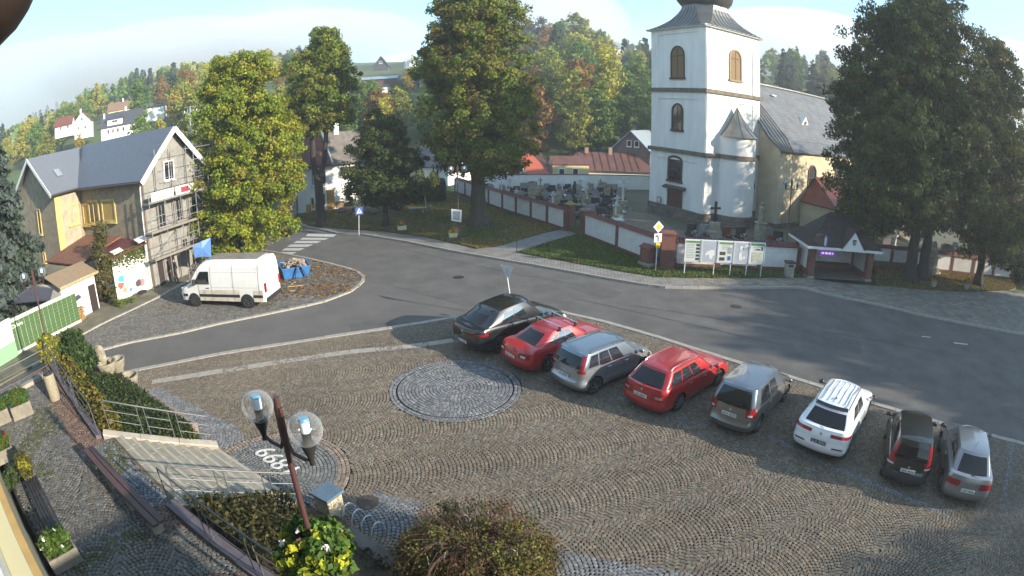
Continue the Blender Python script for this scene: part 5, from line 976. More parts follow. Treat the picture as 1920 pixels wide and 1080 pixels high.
for (x0, x1, yt, yb) in ((574, 594, 384, 402), (612, 628, 357, 393), (592, 596, 325, 346)):
    sa, z1 = on_wall(W0_, wd, x0, yt); sb, z0 = on_wall(W0_, wd, x1, yb); z0 = max(z0, .02); MB().box(((sa+sb)/2, -.02, (z0+z1)/2), (sb-sa, .05, z1-z0)).build('ochre_patch', M_OCH, w1)
sa, _z = on_wall(W0_, wd, 629, 380); sb, _z = on_wall(W0_, wd, 662, 380); MB().box(((sa+sb)/2, -.03, .35), (sb-sa, .06, .7)).build('brown_plinth', mat('brown_plinth', (.19, .13, .08), .9, var=.3), w1)
sa, _z = on_wall(W0_, wd, 622, 300); MB().slab([(-.5, -.5, 4.75), (sa-.2, -.5, 4.75), (sa-.2, 3.2, 8.15), (-.5, 3.2, 8.15)], .1).build('red_roof', M_RED, w1); MB().beam((sa-.1, -.5, 4.85), (sa-.1, 3.2, 8.28), .14, .25).build('white_verge', M_WPVC, w1)
a, b = far(770, 345, 74), far(840, 350, 70); a.z = b.z = .2; dd = b-a; house('low white house with a dark roof left of the big tree crown', a, math.atan2(dd.y, dd.x), dd.length, 6, 2.7, 2.2, M_WHITE, M_DARKR, wins=((1.8, 2.4, 1.2, 2.0), (4.3, 4.9, 1.3, 2.1)), chim=((1.5, 2.5, 5.2, 1.8),))
# red-roofed cottage behind the churchyard
M_CORR = mat('brown_sheet_roof', (.145, .065, .05), .55, metal=.1, var=.3, scale=1); M_BRRED = mat('bright_red_roof', (.42, .10, .05), .6, var=.15, scale=2)
a = far(1060, 335, 74); b = far(1212, 335, 76); a.z = b.z = .0; dd = b-a; rc = house('long cottage with a brown sheet-metal roof behind the back wall of the churchyard', a, math.atan2(dd.y, dd.x), dd.length+1, 7, 2.1, 2.0, M_WHITE, M_CORR, hip=2.0, chim=())
for k in range(1, 11):
    x = dd.length*k/11; MB().pipe([(x, -.35, 1.97), (min(x, dd.length-1.2)+.02, 3.5, 4.16)], .035, 4).build('standing_seam', mat('dark_seam', (.07, .035, .03), .6), rc)
for x, hh in ((3.2, .8), (6.5, 1.0)): MB().box((x, 3.2, 4.3), (.5, .5, hh)).build('chimney', mat('pink_brick', (.35, .22, .17), .9), rc)
a = far(1036, 334, 70.5); b = far(1104, 334, 71.5); a.z = b.z = .2; dd = b-a; ww = house('yellow-walled cottage wing with two windows and a red roof behind the churchyard', a, math.atan2(dd.y, dd.x), dd.length, 3.5, 2.75, .9, mat('pale_yellow_wall', (.66, .56, .30), .9, var=.1), M_CORR, wins=((.75, 1.55, 1.25, 2.2), (2.5, 3.3, 1.25, 2.2)), ovh=.12)
MB().slab([(-3.0, -.9, 1.2), (-.2, -.9, 1.2), (-2.2, 2.5, 3.8), (-4.2, 2.5, 3.8)], .1).build('red_slope', M_BRRED, ww); MB().slab([(-.25, -.9, 1.3), (-.1, -.2, 2.3), (-1.0, 2.5, 3.9), (-2.2, 2.5, 3.7)], .1).build('roof_side', M_CORR, ww)
a = far(935, 338, 76); b = far(1000, 338, 76); a.z = b.z = .2; dd = b-a; house('grey cottage with two dark windows half hidden by the big tree crown', a, math.atan2(dd.y, dd.x), dd.length, 5, 2.6, 1.6, mat('grey_lime_wall', (.30, .28, .26), .9, var=.2), M_DARKR, wins=((1.0, 1.7, 1.0, 2.0), (2.6, 3.3, 1.0, 2.0)))
# brick barn beside the tower
a = far(1146, 335, 80); b = far(1205, 335, 78); a.z = b.z = 0; dd = b-a; bn = house('brown brick barn with a pale sheet-metal roof just left of the church tower', a, math.atan2(dd.y, dd.x)+.12, 5.6, 9, 4.7, 2.6, brickmat('barn_brick', (.22, .13, .10), (.16, .10, .08), (.17, .15, .13), 1.0, bw=.25, bh=.08), mat('pale_zinc_roof', (.33, .38, .42), .45, metal=.3, var=.15), wins=((2.2, 2.9, 5.0, 5.9), (3.3, 4.0, 5.0, 5.9)), rot=1)
# houses on the hillside
def hill_house(label, px, py, D, L, Dp, h, rh, wm, rm, rz, sc=1.0, **k):
    p = far(px, py, D); house(label, p, rz, L, Dp, h, rh, wm, rm, **k).scale = (sc,)*3
hill_house('white house with a dark red gabled roof on the left hillside among yellow trees', 140, 252, 128, 6.5, 9, 4.3, 3.2, M_WHITE, M_RED, .62, sc=.62, wins=((1.2, 2.2, 1.2, 2.4), (4, 5, 1.2, 2.4), (2.6, 3.6, 4.2, 5.4)), rot=1, chim=((2, 4, 8.0, 1.6),))
hill_house('low red-roofed wing beside the white house on the left hillside', 103, 250, 126, 7, 6, 2.2, 3.0, M_WHITE, M_RED, .55, sc=.62, wins=((2, 3, .6, 1.8), (5, 6, .6, 1.8)))
t_ = far(190, 262, 112); hs = house('white house with dark slate roof and wide dormer on the left hillside', t_, .62, 13.5, 8.5, 3.4, 4.0, M_WHITE, M_DARKR, wins=tuple((x, x+.8, 1.2, 2.5) for x in (2.0, 3.6, 5.2, 7.0, 10.2, 11.6)), chim=((.8, 3, 6.6, 1.8), (8, 4.4, 7.9, 1.4)))
hs.scale = (.66,)*3; MB().box((4.6, 1.4, 4.5), (5.0, 2.4, 1.8)).build('dormer', M_WHITE, hs); MB().slab([(1.8, -.2, 5.35), (7.4, -.2, 5.35), (7.4, 3.6, 6.1), (1.8, 3.6, 6.1)], .15).build('dormer_roof', M_DARKR, hs); hwin(hs, (0, .2, 0), X_, -Y_, 3.6, 5.6, 4.2, 5.0)
hill_house('brown-roofed cream house above the dark-roofed house on the left hillside', 203, 222, 160, 14, 7, 2.6, 3.0, mat('pale_yellow_wall', (.66, .56, .30), .9), M_BRNR, .62, sc=.75, wins=((3, 4.2, .8, 2), (6, 7.2, .8, 2), (9, 10, .8, 2)), chim=((6, 3, 6, 1.2),))
hill_house('small white house behind the corner of the dark slate roof on the hillside', 263, 232, 130, 6, 6, 3.4, .5, M_WHITE, M_DARKR, .5, wins=((1, 2, 1, 2),))
p = far(335, 310, 58); p.z = 1.0; house('brown-roofed building behind the house under renovation', p, .25, 12, 8, 3.2, 4.2, M_GREYP, mat('old_brown_tiles', (.19, .135, .09), .9, var=.35, scale=1.5), 0.25 and ())
hill_house('long barn with a rust-brown front and pale roof edge on the hill in the centre', 676, 168, 135, 10, 7, 2.4, .8, mat('rust_boards', (.14, .075, .06), .9, var=.3), mat('pale_zinc_roof', (.33, .38, .42)), .1)
hill_house('low white lean-to below the long barn on the central hill', 682, 174, 130, 5.5, 3, 1.4, .3, M_WHITE, M_DARKR, .1)
hill_house('dark shed to the right of the long barn on the central hill', 748, 165, 132, 4.6, 5, 2.0, 1.2, mat('dark_boards', (.06, .06, .07), .9), M_DARKR, .1)
hill_house('small dark A-frame house standing on the misty green field', 700, 127, 215, 5.6, 7, .8, 3.6, mat('dark_boards', (.06, .06, .07)), M_DARKR, .1, wins=((2.2, 3.4, 1.4, 2.4),), rot=1)
hill_house('white gabled house on the misty field behind the yellow trees', 760, 122, 230, 5.5, 7, 2.0, 2.2, M_WHITE, M_DARKR, .3, rot=1)
hill_house('white house with a dark roof and two chimneys on the slope left of the tower', 1189, 186, 150, 4.5, 8, 3.0, 2.4, M_WHITE, M_DARKR, -.35, rot=1, wins=((1.7, 2.5, 1.2, 2.2),), chim=((3.6, 1.5, 5.6, 1.4), (4.2, 4, 5.6, 1.4)))
hill_house('white-roofed building high on the slope left of the tower', 1176, 113, 250, 9, 6, 1.8, 1.2, M_WHITE, mat('white_roof', (.6, .62, .64), .5), -.1); hill_house('dark small house high on the slope beside the white-roofed building', 1155, 106, 262, 5, 6, 2.2, 2.4, M_WHITE, M_DARKR, .2, rot=1)
# ============================================================ TOWN HALL (the camera is fixed to it)
th = thing('town_hall', 'cream and white facade edge of the town hall with a dark red window', 'building', fac(-12, -.5), math.atan2(FD.y, FD.x))
MB().box((2, -3.5, 3.3), (34, 7, 6.9)).build('lower_wall', mat('cream_facade', (.45, .40, .26), .9, var=.1), th); MB().box((2, -3.75, 9.5), (34, 7, 5.4)).build('upper_wall', mat('cream_facade', (.45, .40, .26)), th)
MB().prism([(26.5, 0), (44, 0), (44, 5.2), (26.5, 5.2)], 0, 10.4).build('shade_wing', mat('cream_facade', (.45, .40, .26)), th); MB().box((2, .0, 6.6), (34, .56, .12)).build('cornice_edge', mat('ochre_cornice', (.50, .33, .12), .8, var=.15), th); MB().box((2, -.03, 6.69), (34, .46, .06)).build('cornice_top', mat('cream_cornice', (.62, .55, .32), .8), th)  # unseen wing added and sized to shade the terrace
MB().box((2, -.12, 6.85), (34, .2, .28)).build('white_moulding', M_WPVC, th)
for x in (6.4,): MB().lathe([(.16, 0), (.15, .08), (.10, .16), (.01, .2)], (x, .06, 6.72), 16).build('dome_lamp', mat('opal_cover', (.7, .74, .66), .3), th, smooth=True)
for x in (4.2, 8.6):
    f = MB().box((x, -.24, 8.0), (2.6, .06, 1.7)).build('window_frame', M_WPVC, th); MB().box((x, -.2, 7.98), (2.3, .03, 1.4)).build('pane', mat('dark_red_glass', (.05, .012, .014), .25), f)
# hood of the camera housing, touching the top left corner of the view
hd = ray(-34, -30)*.42; t = thing('camera_hood', 'dark brown edge of the camera housing in the top left corner', 'camera hood', Vector((0, 0, CAM_H))+hd)
MB().ico((0, 0, 0), .05, 3, (1, 1, 1.05)).build('shell', mat('brown_hood', (.035, .022, .018), .5, var=.3, scale=30), t, smooth=True); MB().box((-.03, .0, .06), (.05, .05, .08)).build('bracket', M_IRON, t)
# ============================================================ TREES
M_BARK = mat('grey_bark', (.085, .065, .05), .95, var=.4, scale=5, bump=.9, bscale=14, stretch=(1, 1, .25)); M_BARKD = mat('dark_bark', (.04, .032, .028), .95, var=.4, scale=5, bump=.9, bscale=14, stretch=(1, 1, .25))
GREEN_Y = [(.20, .25, .024), (.27, .28, .028), (.15, .21, .026), (.26, .26, .028), (.12, .18, .024), (.25, .19, .03)]
GREEN_D = [(.038, .068, .018), (.055, .085, .02), (.072, .092, .022), (.03, .052, .017), (.088, .084, .022)]
GREEN_M = [(.095, .16, .026), (.14, .19, .028), (.075, .13, .026), (.20, .23, .028), (.17, .15, .028)]
def limb_tree(root, base, h, r, lobes, rng, m, forks=6, fork_z=None):
    "tapered trunk with flared foot and limbs reaching into the crown lobes"
    rr = random.Random(int(r*1000)+forks); mb = MB(); fz = fork_z or h*.45; P = [Vector((0, 0, -.2))]; k = 8
    for i in range(1, k+1): t = i/k; P.append(Vector((rr.uniform(-.06, .06)*t*h*.1, rr.uniform(-.06, .06)*t*h*.1, fz*t)))
    Rr = [r*1.55]+[r*(1.25 if i == 1 else 1-.32*i/k) for i in range(1, k+1)]; mb.pipe(P, Rr, 12); tp = P[-1]
    for i in range(5): a = 2*math.pi*i/5+rr.random(); mb.pipe([(math.cos(a)*r*.5, math.sin(a)*r*.5, .55), (math.cos(a)*r*1.5, math.sin(a)*r*1.5, .12), (math.cos(a)*r*2.3, math.sin(a)*r*2.3, -.15)], [r*.5, r*.35, r*.12], 6)
    mb.build('trunk', m, root, smooth=True)
    for i in range(forks):
        l = lobes[i % len(lobes)]; tgt = Vector((l[0]+rr.uniform(-.5, .5)*l[3], l[1]+rr.uniform(-.5, .5)*l[4], l[2]+rr.uniform(-.2, .7)*l[5])); s = tp*rr.uniform(.75, 1.0); mid = s.lerp(tgt, .45)+Vector((rr.uniform(-.4, .4), rr.uniform(-.4, .4), rr.uniform(.1, .6)))
        MB().pipe([s, mid, s.lerp(tgt, .8), tgt], [r*.5, r*.32, r*.18, r*.05], 7).build('limb', m, root, smooth=True)
def big_tree(label, base, h, r, lobes, seed, pal, palw=None, ncl=420, per=60, cs=.55, ls=.17, bark=None, forks=6, fork_z=None, name='linden_tree', cat='tree', group=None, flat=.5):
    t = thing(name, label, cat, (base[0], base[1], base[2] if len(base) > 2 else 0), group=group); rg = np.random.default_rng(seed)
    limb_tree(t, base, h, r, lobes, rg, bark or M_BARK, forks, fork_z)
    foliage('crown', crown(lobes, ncl, per, cs, ls, pal, rg, palw=palw, flat=flat), t); return t
def column_lobes(rng, z0, z1, w, prof, n=14, off=(0, 0)):
    "lobes that fill an upright crown whose half width at height fraction f is w*prof(f)"
    L = []
    for i in range(n):
        f = (i+.5)/n; z = z0+(z1-z0)*f; r = w*prof(f); 
        for k in range(3): a = rng.uniform(0, 6.28); q = r*.42; L.append((off[0]+math.cos(a)*q, off[1]+math.sin(a)*q, z, r*.68, r*.68, max(.8, (z1-z0)/n*1.15)))
    return L
egg = lambda f: (math.sin(math.pi*min(1, .12+f*.95))**.55)*(1-.25*f) if f < .93 else .45
rr_ = random.Random(12)
# big yellow-green linden behind the van
b = at(468, 484); big_tree('big rounded yellow-green linden tree behind the white van', b, 13.5, .38, column_lobes(rr_, .9, 14.4, 4.3, lambda f: .88 if f < .12 else 1.0 if f < .62 else max(.42, 1-(f-.62)*1.35), n=17), 1, GREEN_Y, ncl=1650, per=90, cs=.5, ls=.125, forks=7)
# tall forked tree
b = at(603, 427); t = thing('linden_tree', 'tall tree with a bare forked dark trunk left of the pedestrian sign', 'tree', b)
MB().pipe([(0, 0, -.2), (0, 0, .5), (.0, 0, 2), (-.05, 0, 4.4)], [.62, .47, .40, .38], 12).build('trunk', M_BARKD, t, smooth=True)
MB().pipe([(-.05, 0, 4.1), (-.45, 0, 5.6), (-.5, .1, 8), (-.3, .2, 11), (0, .2, 14)], [.30, .27, .24, .18, .06], 10).build('limb', M_BARKD, t, smooth=True)
MB().pipe([(-.05, 0, 4.2), (.55, 0, 5.6), (.8, 0, 7.6), (.9, .1, 10), (1.1, 0, 13)], [.28, .24, .21, .16, .06], 10).build('limb', M_BARKD, t, smooth=True)
rg_ = np.random.default_rng(77); foliage('crown', crown(column_lobes(rr_, 8.6, 17.2, 3.5, lambda f: .65 if f < .1 else 1.0 if f < .6 else max(.35, 1-(f-.6)*1.5), off=(.35, 0)), 700, 88, .5, .13, GREEN_M, rg_), t)
# small dark tree
b = at(724, 428); big_tree('small dense dark green tree in front of the white house', b, 9.3, .26, column_lobes(rr_, 2.2, 9.4, 3.6, lambda f: .75 if f < .1 else 1.0 if f < .5 else max(.3, 1-(f-.5)*1.4)), 3, GREEN_D, ncl=700, per=85, cs=.48, ls=.12, bark=M_BARKD, forks=5, fork_z=3.2)
# biggest linden
b = at(897, 425); big_tree('biggest linden tree with a thick grey trunk on the lawn by the churchyard wall', b, 20, .72, column_lobes(rr_, 4.8, 21.5, 4.9, lambda f: .72 if f < .08 else .95 if f < .25 else 1.0 if f < .62 else max(.4, 1-(f-.62)*1.35), n=18), 4, GREEN_M+[(.15, .14, .025), (.13, .07, .03)], ncl=1700, per=88, cs=.55, ls=.145, forks=9, fork_z=5.0)
# dark group on the right
b = at(1703, 530); big_tree('dark tall tree with a double trunk nearest the bus shelter', b, 18, .55, column_lobes(rr_, 3.8, 18.8, 4.9, lambda f: .8 if f < .1 else 1.0 if f < .7 else max(.4, 1-(f-.7)*1.6), n=16, off=(-2.5, .9)), 5, GREEN_D, ncl=1400, per=85, cs=.58, ls=.14, bark=M_BARKD, forks=7, fork_z=4.5)
b = at(1745, 512); b = Vector((30.0, 30.9, 0)); big_tree('tallest dark tree in the middle of the group behind the stone shrine', b, 21, .5, column_lobes(rr_, 3.8, 22.0, 5.2, lambda f: .8 if f < .1 else 1.0 if f < .7 else max(.4, 1-(f-.7)*1.6), n=18), 6, GREEN_D+[(.10, .085, .022)], ncl=1500, per=85, cs=.58, ls=.14, bark=M_BARKD, forks=7, fork_z=5)
b = at(1832, 538); big_tree('dark tree with yellowing leaves at the right end of the group by the flower tubs', b, 17, .42, column_lobes(rr_, 2.8, 19.5, 5.3, lambda f: .75 if f < .1 else 1.0 if f < .6 else max(.35, 1-(f-.6)*1.6), n=16, off=(.9, .5)), 7, GREEN_D+[(.14, .13, .026), (.12, .085, .024)], ncl=1300, per=85, cs=.58, ls=.14, bark=M_BARKD, forks=6, fork_z=4)
b = Vector((43, 36, 0)); big_tree('loose airy tree behind the dark group at the right picture edge', b, 16, .3, column_lobes(rr_, 5, 18.5, 3.4, lambda f: .6+.4*math.sin(f*3), n=9), 8, GREEN_M, ncl=300, per=32, cs=.75, ls=.17, bark=M_BARKD, forks=8)
b = Vector((31, 39.5, .6)); big_tree('low dense dark yew-like tree behind the bus shelter roof', b, 8, .25, column_lobes(rr_, 1.0, 9.2, 2.6, lambda f: 1.0 if f < .5 else max(.3, 1-(f-.5)*1.5), n=9), 9, [(.03, .05, .018), (.04, .065, .02), (.05, .07, .022)], ncl=380, per=55, cs=.5, ls=.14, bark=M_BARKD, forks=4)
b = at(1912, 560); b = Vector((46.0, 32.5, 0)); big_tree('dark leafy mass at the right picture edge beyond the end of the churchyard wall', b, 7, .25, [(0, 0, 2.2, 3.4, 3.0, 2.4), (1, 1, 4.2, 3.0, 3.0, 2.2), (0, -.5, 1.0, 3.6, 3.0, 1.2)], 19, [(.025, .04, .018), (.03, .05, .02)], ncl=260, per=50, cs=.7, ls=.2, bark=M_BARKD, forks=3)
# ball-headed tree and hedge at the back of the lawn
b = at(797, 392, .1); big_tree('small ball-headed ornamental tree with reddish leaves under its green crown', b, 3.6, .09, [(0, 0, 2.9, 1.45, 1.3, .75), (.3, 0, 2.6, 1.0, 1.0, .5)], 10, [(.09, .13, .02), (.06, .09, .02), (.14, .15, .03)], ncl=70, per=40, cs=.35, ls=.13, bark=M_BARKD, forks=4, name='ornamental_tree')
foliage('red_leaves', crown([(0, 0, 2.2, .7, .6, .45)], 16, 35, .28, .12, [(.22, .08, .03), (.17, .07, .03)], np.random.default_rng(3)), bpy.data.objects['ornamental_tree'])
hd_ = [at(728, 386, .1), at(835, 378, .1), at(832, 366, .1), at(726, 372, .1)]; tag(boxcloud(hd_, .1, 2.0, 160, .14, [(.02, .035, .014), (.028, .045, .018)], np.random.default_rng(4), 'clipped_hedge'), 'tall dark clipped hedge behind the ball-headed tree', 'hedge')
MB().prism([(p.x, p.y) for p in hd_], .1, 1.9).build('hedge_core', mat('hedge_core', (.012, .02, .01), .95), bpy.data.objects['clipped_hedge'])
# spruces at the left edge
def spruce_mesh(h, w, seed, pal, n=9000, ls=.26, droop=.35):
    rg = np.random.default_rng(seed); nb = int(h*9); zb = h*(1-(rg.random(nb)**.75))*.94+.25; L = w*(1-zb/h)**.75*rg.uniform(.7, 1.1, nb)+.12; A = rg.uniform(0, 6.283, nb); k = rg.choice(nb, n, p=L**1.2/(L**1.2).sum()); t = rg.random(n)**.6; sp = .13+.16*L[k]*(1-t*.5)
    x = L[k]*t; P = np.stack([np.cos(A[k])*x, np.sin(A[k])*x, zb[k]-droop*x*t+.12*x], 1)+rg.normal(0, 1, (n, 3))*sp[:, None]*np.array([.55, .55, .28]); d = np.stack([np.cos(A[k]), np.sin(A[k]), np.full(n, .35)], 1); pal = np.array(pal); bc = pal[rg.integers(0, len(pal), nb)]*rg.uniform(.7, 1.3, (nb, 1))
    return leafquads(P, d, ls, bc[k]*rg.uniform(.75, 1.3, (n, 1)), rg, elong=2.0)
BLUE = [(.075, .10, .085), (.10, .13, .115), (.055, .08, .06), (.085, .11, .085)]
for (bx, by, bz, h, w, sd, lb) in ((-32.3, 21.8, 0, 13.6, 5.0, 1, 'tall blue-green spruce at the left picture edge behind the green panel fence'), (-29.9, 17.8, 0, 8.6, 4.3, 2, 'shorter blue-green spruce in front of the tall spruce at the left picture edge')):
    t = thing('spruce_tree', lb, 'tree', (bx, by, bz)); MB().tube((0, 0, -.2), (0, 0, h*.95), .2, .03, 8).build('trunk', M_BARKD, t); foliage('crown', spruce_mesh(h, w, sd, BLUE, n=26000, ls=.22), t)
# shrubs near the sheds, green bank and planting bed
def shrub(label, p, lobes, seed, pal, ncl, per, cs, ls, name='shrub', cat='shrub'):
    t = thing(name, label, cat, p); rr = random.Random(seed); mb = MB()
    for i in range(6): l = lobes[i % len(lobes)]; mb.pipe([(0, 0, 0), (l[0]*.5+rr.uniform(-.1, .1), l[1]*.5+rr.uniform(-.1, .1), l[2]*.6), (l[0]+rr.uniform(-.3, .3)*l[3], l[1]+rr.uniform(-.3, .3)*l[4], l[2]+l[5]*.5)], [.035, .025, .008], 5)
    mb.build('stems', M_BARKD, t, kind='stuff'); foliage('leaves', crown(lobes, ncl, per, cs, ls, pal, np.random.default_rng(seed)), t); return t
shrub('tall loose olive-green shrub between the two white sheds', at(205, 572), [(0, 0, 1.3, .75, .75, 1.2), (0, .2, 3.2, .7, .7, 1.3), (.1, .3, 4.6, .5, .5, .7)], 1, OL+[(.12, .12, .04)], 110, 42, .32, .10)
shrub('bushy dark green shrub growing on the bank behind the hanging basket', at(152, 697, .6), [(0, 0, .9, .95, .9, .9), (.5, -.3, .7, .7, .7, .6), (-.4, .2, 1.3, .6, .6, .6)], 2, [(.04, .075, .02), (.055, .09, .022), (.03, .055, .018), (.05, .09, .03)], 90, 60, .32, .11)
shrub('weedy green plants at the foot of the painted annexe wall', at(228, 577), [(0, 0, .25, .6, .35, .3), (.3, .9, .2, .5, .4, .25)], 3, [(.09, .14, .025), (.13, .17, .03)], 30, 36, .16, .07, name='weed_clump', cat='plant')
wz = shrub('large weeping red-brown and yellow-green bush at the bottom centre of the photo', Vector((-.75, 8.35, .3)), [(0, 0, .7, 1.65, 1.55, .85), (.7, -.2, .5, 1.1, 1.1, .6), (-.8, .1, .5, .9, .9, .55)], 4, [(.085, .10, .022), (.13, .13, .028), (.12, .05, .03), (.15, .075, .04), (.06, .075, .02), (.20, .20, .05)], 620, 52, .22, .042, name='weeping_bush', cat='bush')
rr = random.Random(5); tw = MB()
for i in range(150):
    a = rr.uniform(0, 6.283); L_ = rr.uniform(.7, 1.95); h_ = rr.uniform(1.0, 1.55); P = []
    for k in range(7): f = k/6; P.append((math.cos(a+f*.25)*L_*f, math.sin(a+f*.25)*L_*f*.95, .6+h_*math.sin(f*2.1)*.75-(f**3)*.55+rr.uniform(-.03, .03)))
    tw.pipe(P, [.006]*3+[.005, .004, .003, .002], 4)
tw.build('twigs', mat('red_twigs', (.10, .05, .04), .7, var=.5, scale=2), wz, kind='stuff')
wt = MB()
for i in range(9):
    a = rr.uniform(0, 6.283); x, y = math.cos(a)*rr.uniform(.4, 1.4), math.sin(a)*rr.uniform(.3, 1.2); z_ = 1.35-.25*(x*x+y*y)**.5; q = rr.uniform(0, 6.28); wt.pipe([(x+math.cos(q)*.25*f, y+math.sin(q)*.25*f, z_+.12*math.sin(f*3)) for f in (0, .3, .6, 1)], .011, 4)
wt.build('pale_twigs', mat('pale_twig', (.42, .36, .28), .7), wz, kind='stuff')
tag(boxcloud([at(645, 1000, .45), at(780, 1085, .45), at(760, 1130, .45), at(640, 1090, .45)], .3, .5, 300, .08, [(.03, .04, .015), (.05, .035, .02), (.04, .055, .02)], np.random.default_rng(6), 'ground_cover', sides=False), kind='stuff')
# ---------------------------------------------------------------- wooded hillside
VAR = []
HP = {'yellow': [(.34, .33, .04), (.40, .34, .045), (.26, .28, .04), (.43, .37, .06)], 'green': [(.11, .19, .034), (.155, .225, .04), (.085, .145, .03)], 'olive': [(.21, .235, .04), (.16, .19, .038), (.27, .26, .045)], 'rust': [(.28, .155, .04), (.23, .12, .035), (.18, .14, .035)], 'gold': [(.34, .24, .03), (.38, .29, .04), (.28, .2, .03)], 'grey': [(.10, .105, .085), (.12, .12, .095), (.085, .095, .07)]}
def round_variant(kind, seed):
    rg = np.random.default_rng(seed); rr = random.Random(seed); lob = column_lobes(rr, 2.2, 10.5, 3.4, lambda f: .75 if f < .12 else 1.0 if f < .55 else max(.35, 1-(f-.55)*1.4), n=7); V, c = crown(lob, 150, 34, .72, .29, HP[kind], rg); me = quadmesh('crown', V, c, leafmat('leaf'))
    tm_ = MB().pipe([(0, 0, -1), (0, 0, 3), (.2, .1, 7)], [.28, .22, .08], 6).mesh('trunk', M_BARK); return me, tm_
def spruce_variant(seed, pal): V, c = spruce_mesh(12, 2.6, seed, pal, n=3400, ls=.42); return quadmesh('crown', V, c, leafmat('leaf')), MB().tube((0, 0, -1), (0, 0, 12), .2, .03, 6).mesh('trunk', M_BARKD)
VK = {k: [round_variant(k, 40+i*7+j) for j in range(2)] for i, k in enumerate(HP)}; VK['spruce'] = [spruce_variant(90+i, [(.035, .055, .032), (.045, .068, .038), (.028, .045, .028)]) for i in range(3)]; VK['larch'] = [spruce_variant(95+i, [(.14, .12, .03), (.17, .14, .035)]) for i in range(1)]
WORD = {'yellow': 'yellow-green broadleaf tree', 'green': 'mid-green broadleaf tree', 'olive': 'olive broadleaf tree', 'rust': 'rust-brown broadleaf tree', 'gold': 'golden yellow tree', 'grey': 'misty grey-green tree', 'spruce': 'dark spruce', 'larch': 'slender yellow larch'}
ntree = 0
def hill_tree(x, y, kind, s, label=None, rr=random, sx=1.0):
    global ntree
    ntree += 1; me, tr = VK[kind][rr.randrange(len(VK[kind]))]; z = terr(x, y)-.3; az = math.degrees(math.atan2(x, y)); D = math.hypot(x, y)
    LM = [(-50, 'at the far left picture edge'), (-46, 'left of the red-roofed hillside house'), (-42.5, 'above the red-roofed hillside house'), (-39, 'above the slate-roofed hillside house'), (-35, 'right of the slate-roofed hillside house'), (-31, 'above the scaffolded gable'), (-27, 'above the left linden'), (-23, 'above the white two-storey house'), (-19, 'behind the left linden top'), (-15, 'behind the forked tree'), (-10, 'below the misty field'), (-6, 'left behind the biggest linden'), (-2, 'behind the biggest linden'), (2, 'right behind the biggest linden'), (5, 'above the red-roofed cottages'), (8, 'above the long brown cottage'), (11, 'above the brick barn'), (15, 'just left of the tower'), (20, 'behind the tower'), (25, 'above the nave front'), (30, 'above the nave ridge'), (36, 'beyond the east end of the nave'), (44, 'behind the dark tree group'), (400, 'at the far right picture edge')]
    side = next(w for a_, w in LM if az <= a_); ed = 'low' if D < 105 else 'midway' if D < 140 else 'high' if D < 190 else 'near the top' if D < 245 else 'on the ridge'
    sz = 'small ' if s < .8 else 'broad ' if s > 1.2 else ''
    label0 = f'{sz}{WORD[kind]} {ed} on the slope, {side}'
    t = thing('spruce_tree' if kind in ('spruce', 'larch') else 'broadleaf_tree', label or label0, 'tree', (x, y, z), rr.uniform(0, 6.28), group='trees of the wooded hillside')
    t.scale = (s*sx, s*sx, s*rr.uniform(.92, 1.12)); inst('trunk', tr, t); inst('crown', me, t); return t
rr = random.Random(2024)
def keep_clear(x, y):
    az = math.degrees(math.atan2(x, y)); D = math.hypot(x, y)
    if -16.5 < az < -7.5 and D > 140: return D > 300 and False
    if -43.5 < az < -34.5 and 95 < D < 125: return False
    if -49 < az < -40 and 104 < D < 136: return False
    if -44 < az < -36 and 140 < D < 168: return False
    if -15 < az < -8 and 112 < D < 145: return False
    if 9.5 < az < 14.5 and 205 < D < 268: return False
    if 11 < az < 15.5 and 118 < D < 158: return False
    return True
def scatter(n, a0, a1, d0, d1, kinds, w, s0, s1, seed, minsep=5.0):
    rr = random.Random(seed); P = []; tries = 0
    while len(P) < n and tries < n*30:
        tries += 1; az = R(rr.uniform(a0, a1)); D = math.sqrt(rr.uniform(d0*d0, d1*d1)); x, y = D*math.sin(az), D*math.cos(az)
        if not keep_clear(x, y) or any((x-p)**2+(y-q)**2 < minsep**2 for p, q in P): continue
        P.append((x, y)); hill_tree(x, y, rr.choices(kinds, w)[0], rr.uniform(s0, s1), rr=rr)
K = ['yellow', 'green', 'olive', 'rust', 'spruce', 'grey']
scatter(46, -54, -30, 150, 240, K, [4, 5, 3, 2, 5, 0], .6, 1.0, 1, 6.5)
scatter(16, -54, -32, 90, 165, K, [4, 4, 3, 1, 1, 0], .7, 1.1, 2, 6.5)
scatter(44, -32, -16.5, 78, 235, K, [4, 5, 4, 2, 4, 0], .65, 1.05, 3, 7)
scatter(12, -16, -4, 82, 118, K, [3, 3, 3, 2, 0, 0], .6, .85, 4, 6)
scatter(64, -7.0, 9.5, 84, 175, K, [4, 3, 4, 3, 1, 0], .85, 1.2, 5, 6)
scatter(18, -4, 9, 160, 225, ['grey', 'rust', 'olive', 'green'], [3, 2, 3, 2], 1.3, 1.75, 6, 7)
scatter(18, 8.5, 16, 88, 118, K, [5, 4, 2, 0, 0, 0], .75, 1.0, 7, 5.5)
scatter(26, 8.5, 18, 150, 290, K, [1, 4, 3, 1, 5, 2], .7, 1.1, 8, 7)
scatter(40, 17, 42, 105, 230, K, [1, 3, 3, 2, 6, 3], .8, 1.25, 9, 8)
scatter(14, 42, 62, 90, 200, K, [1, 4, 3, 2, 4, 1], .8, 1.2, 10, 8)
wr = np.random.default_rng(44); WP, WN, WC = [], [], []; tries = 0
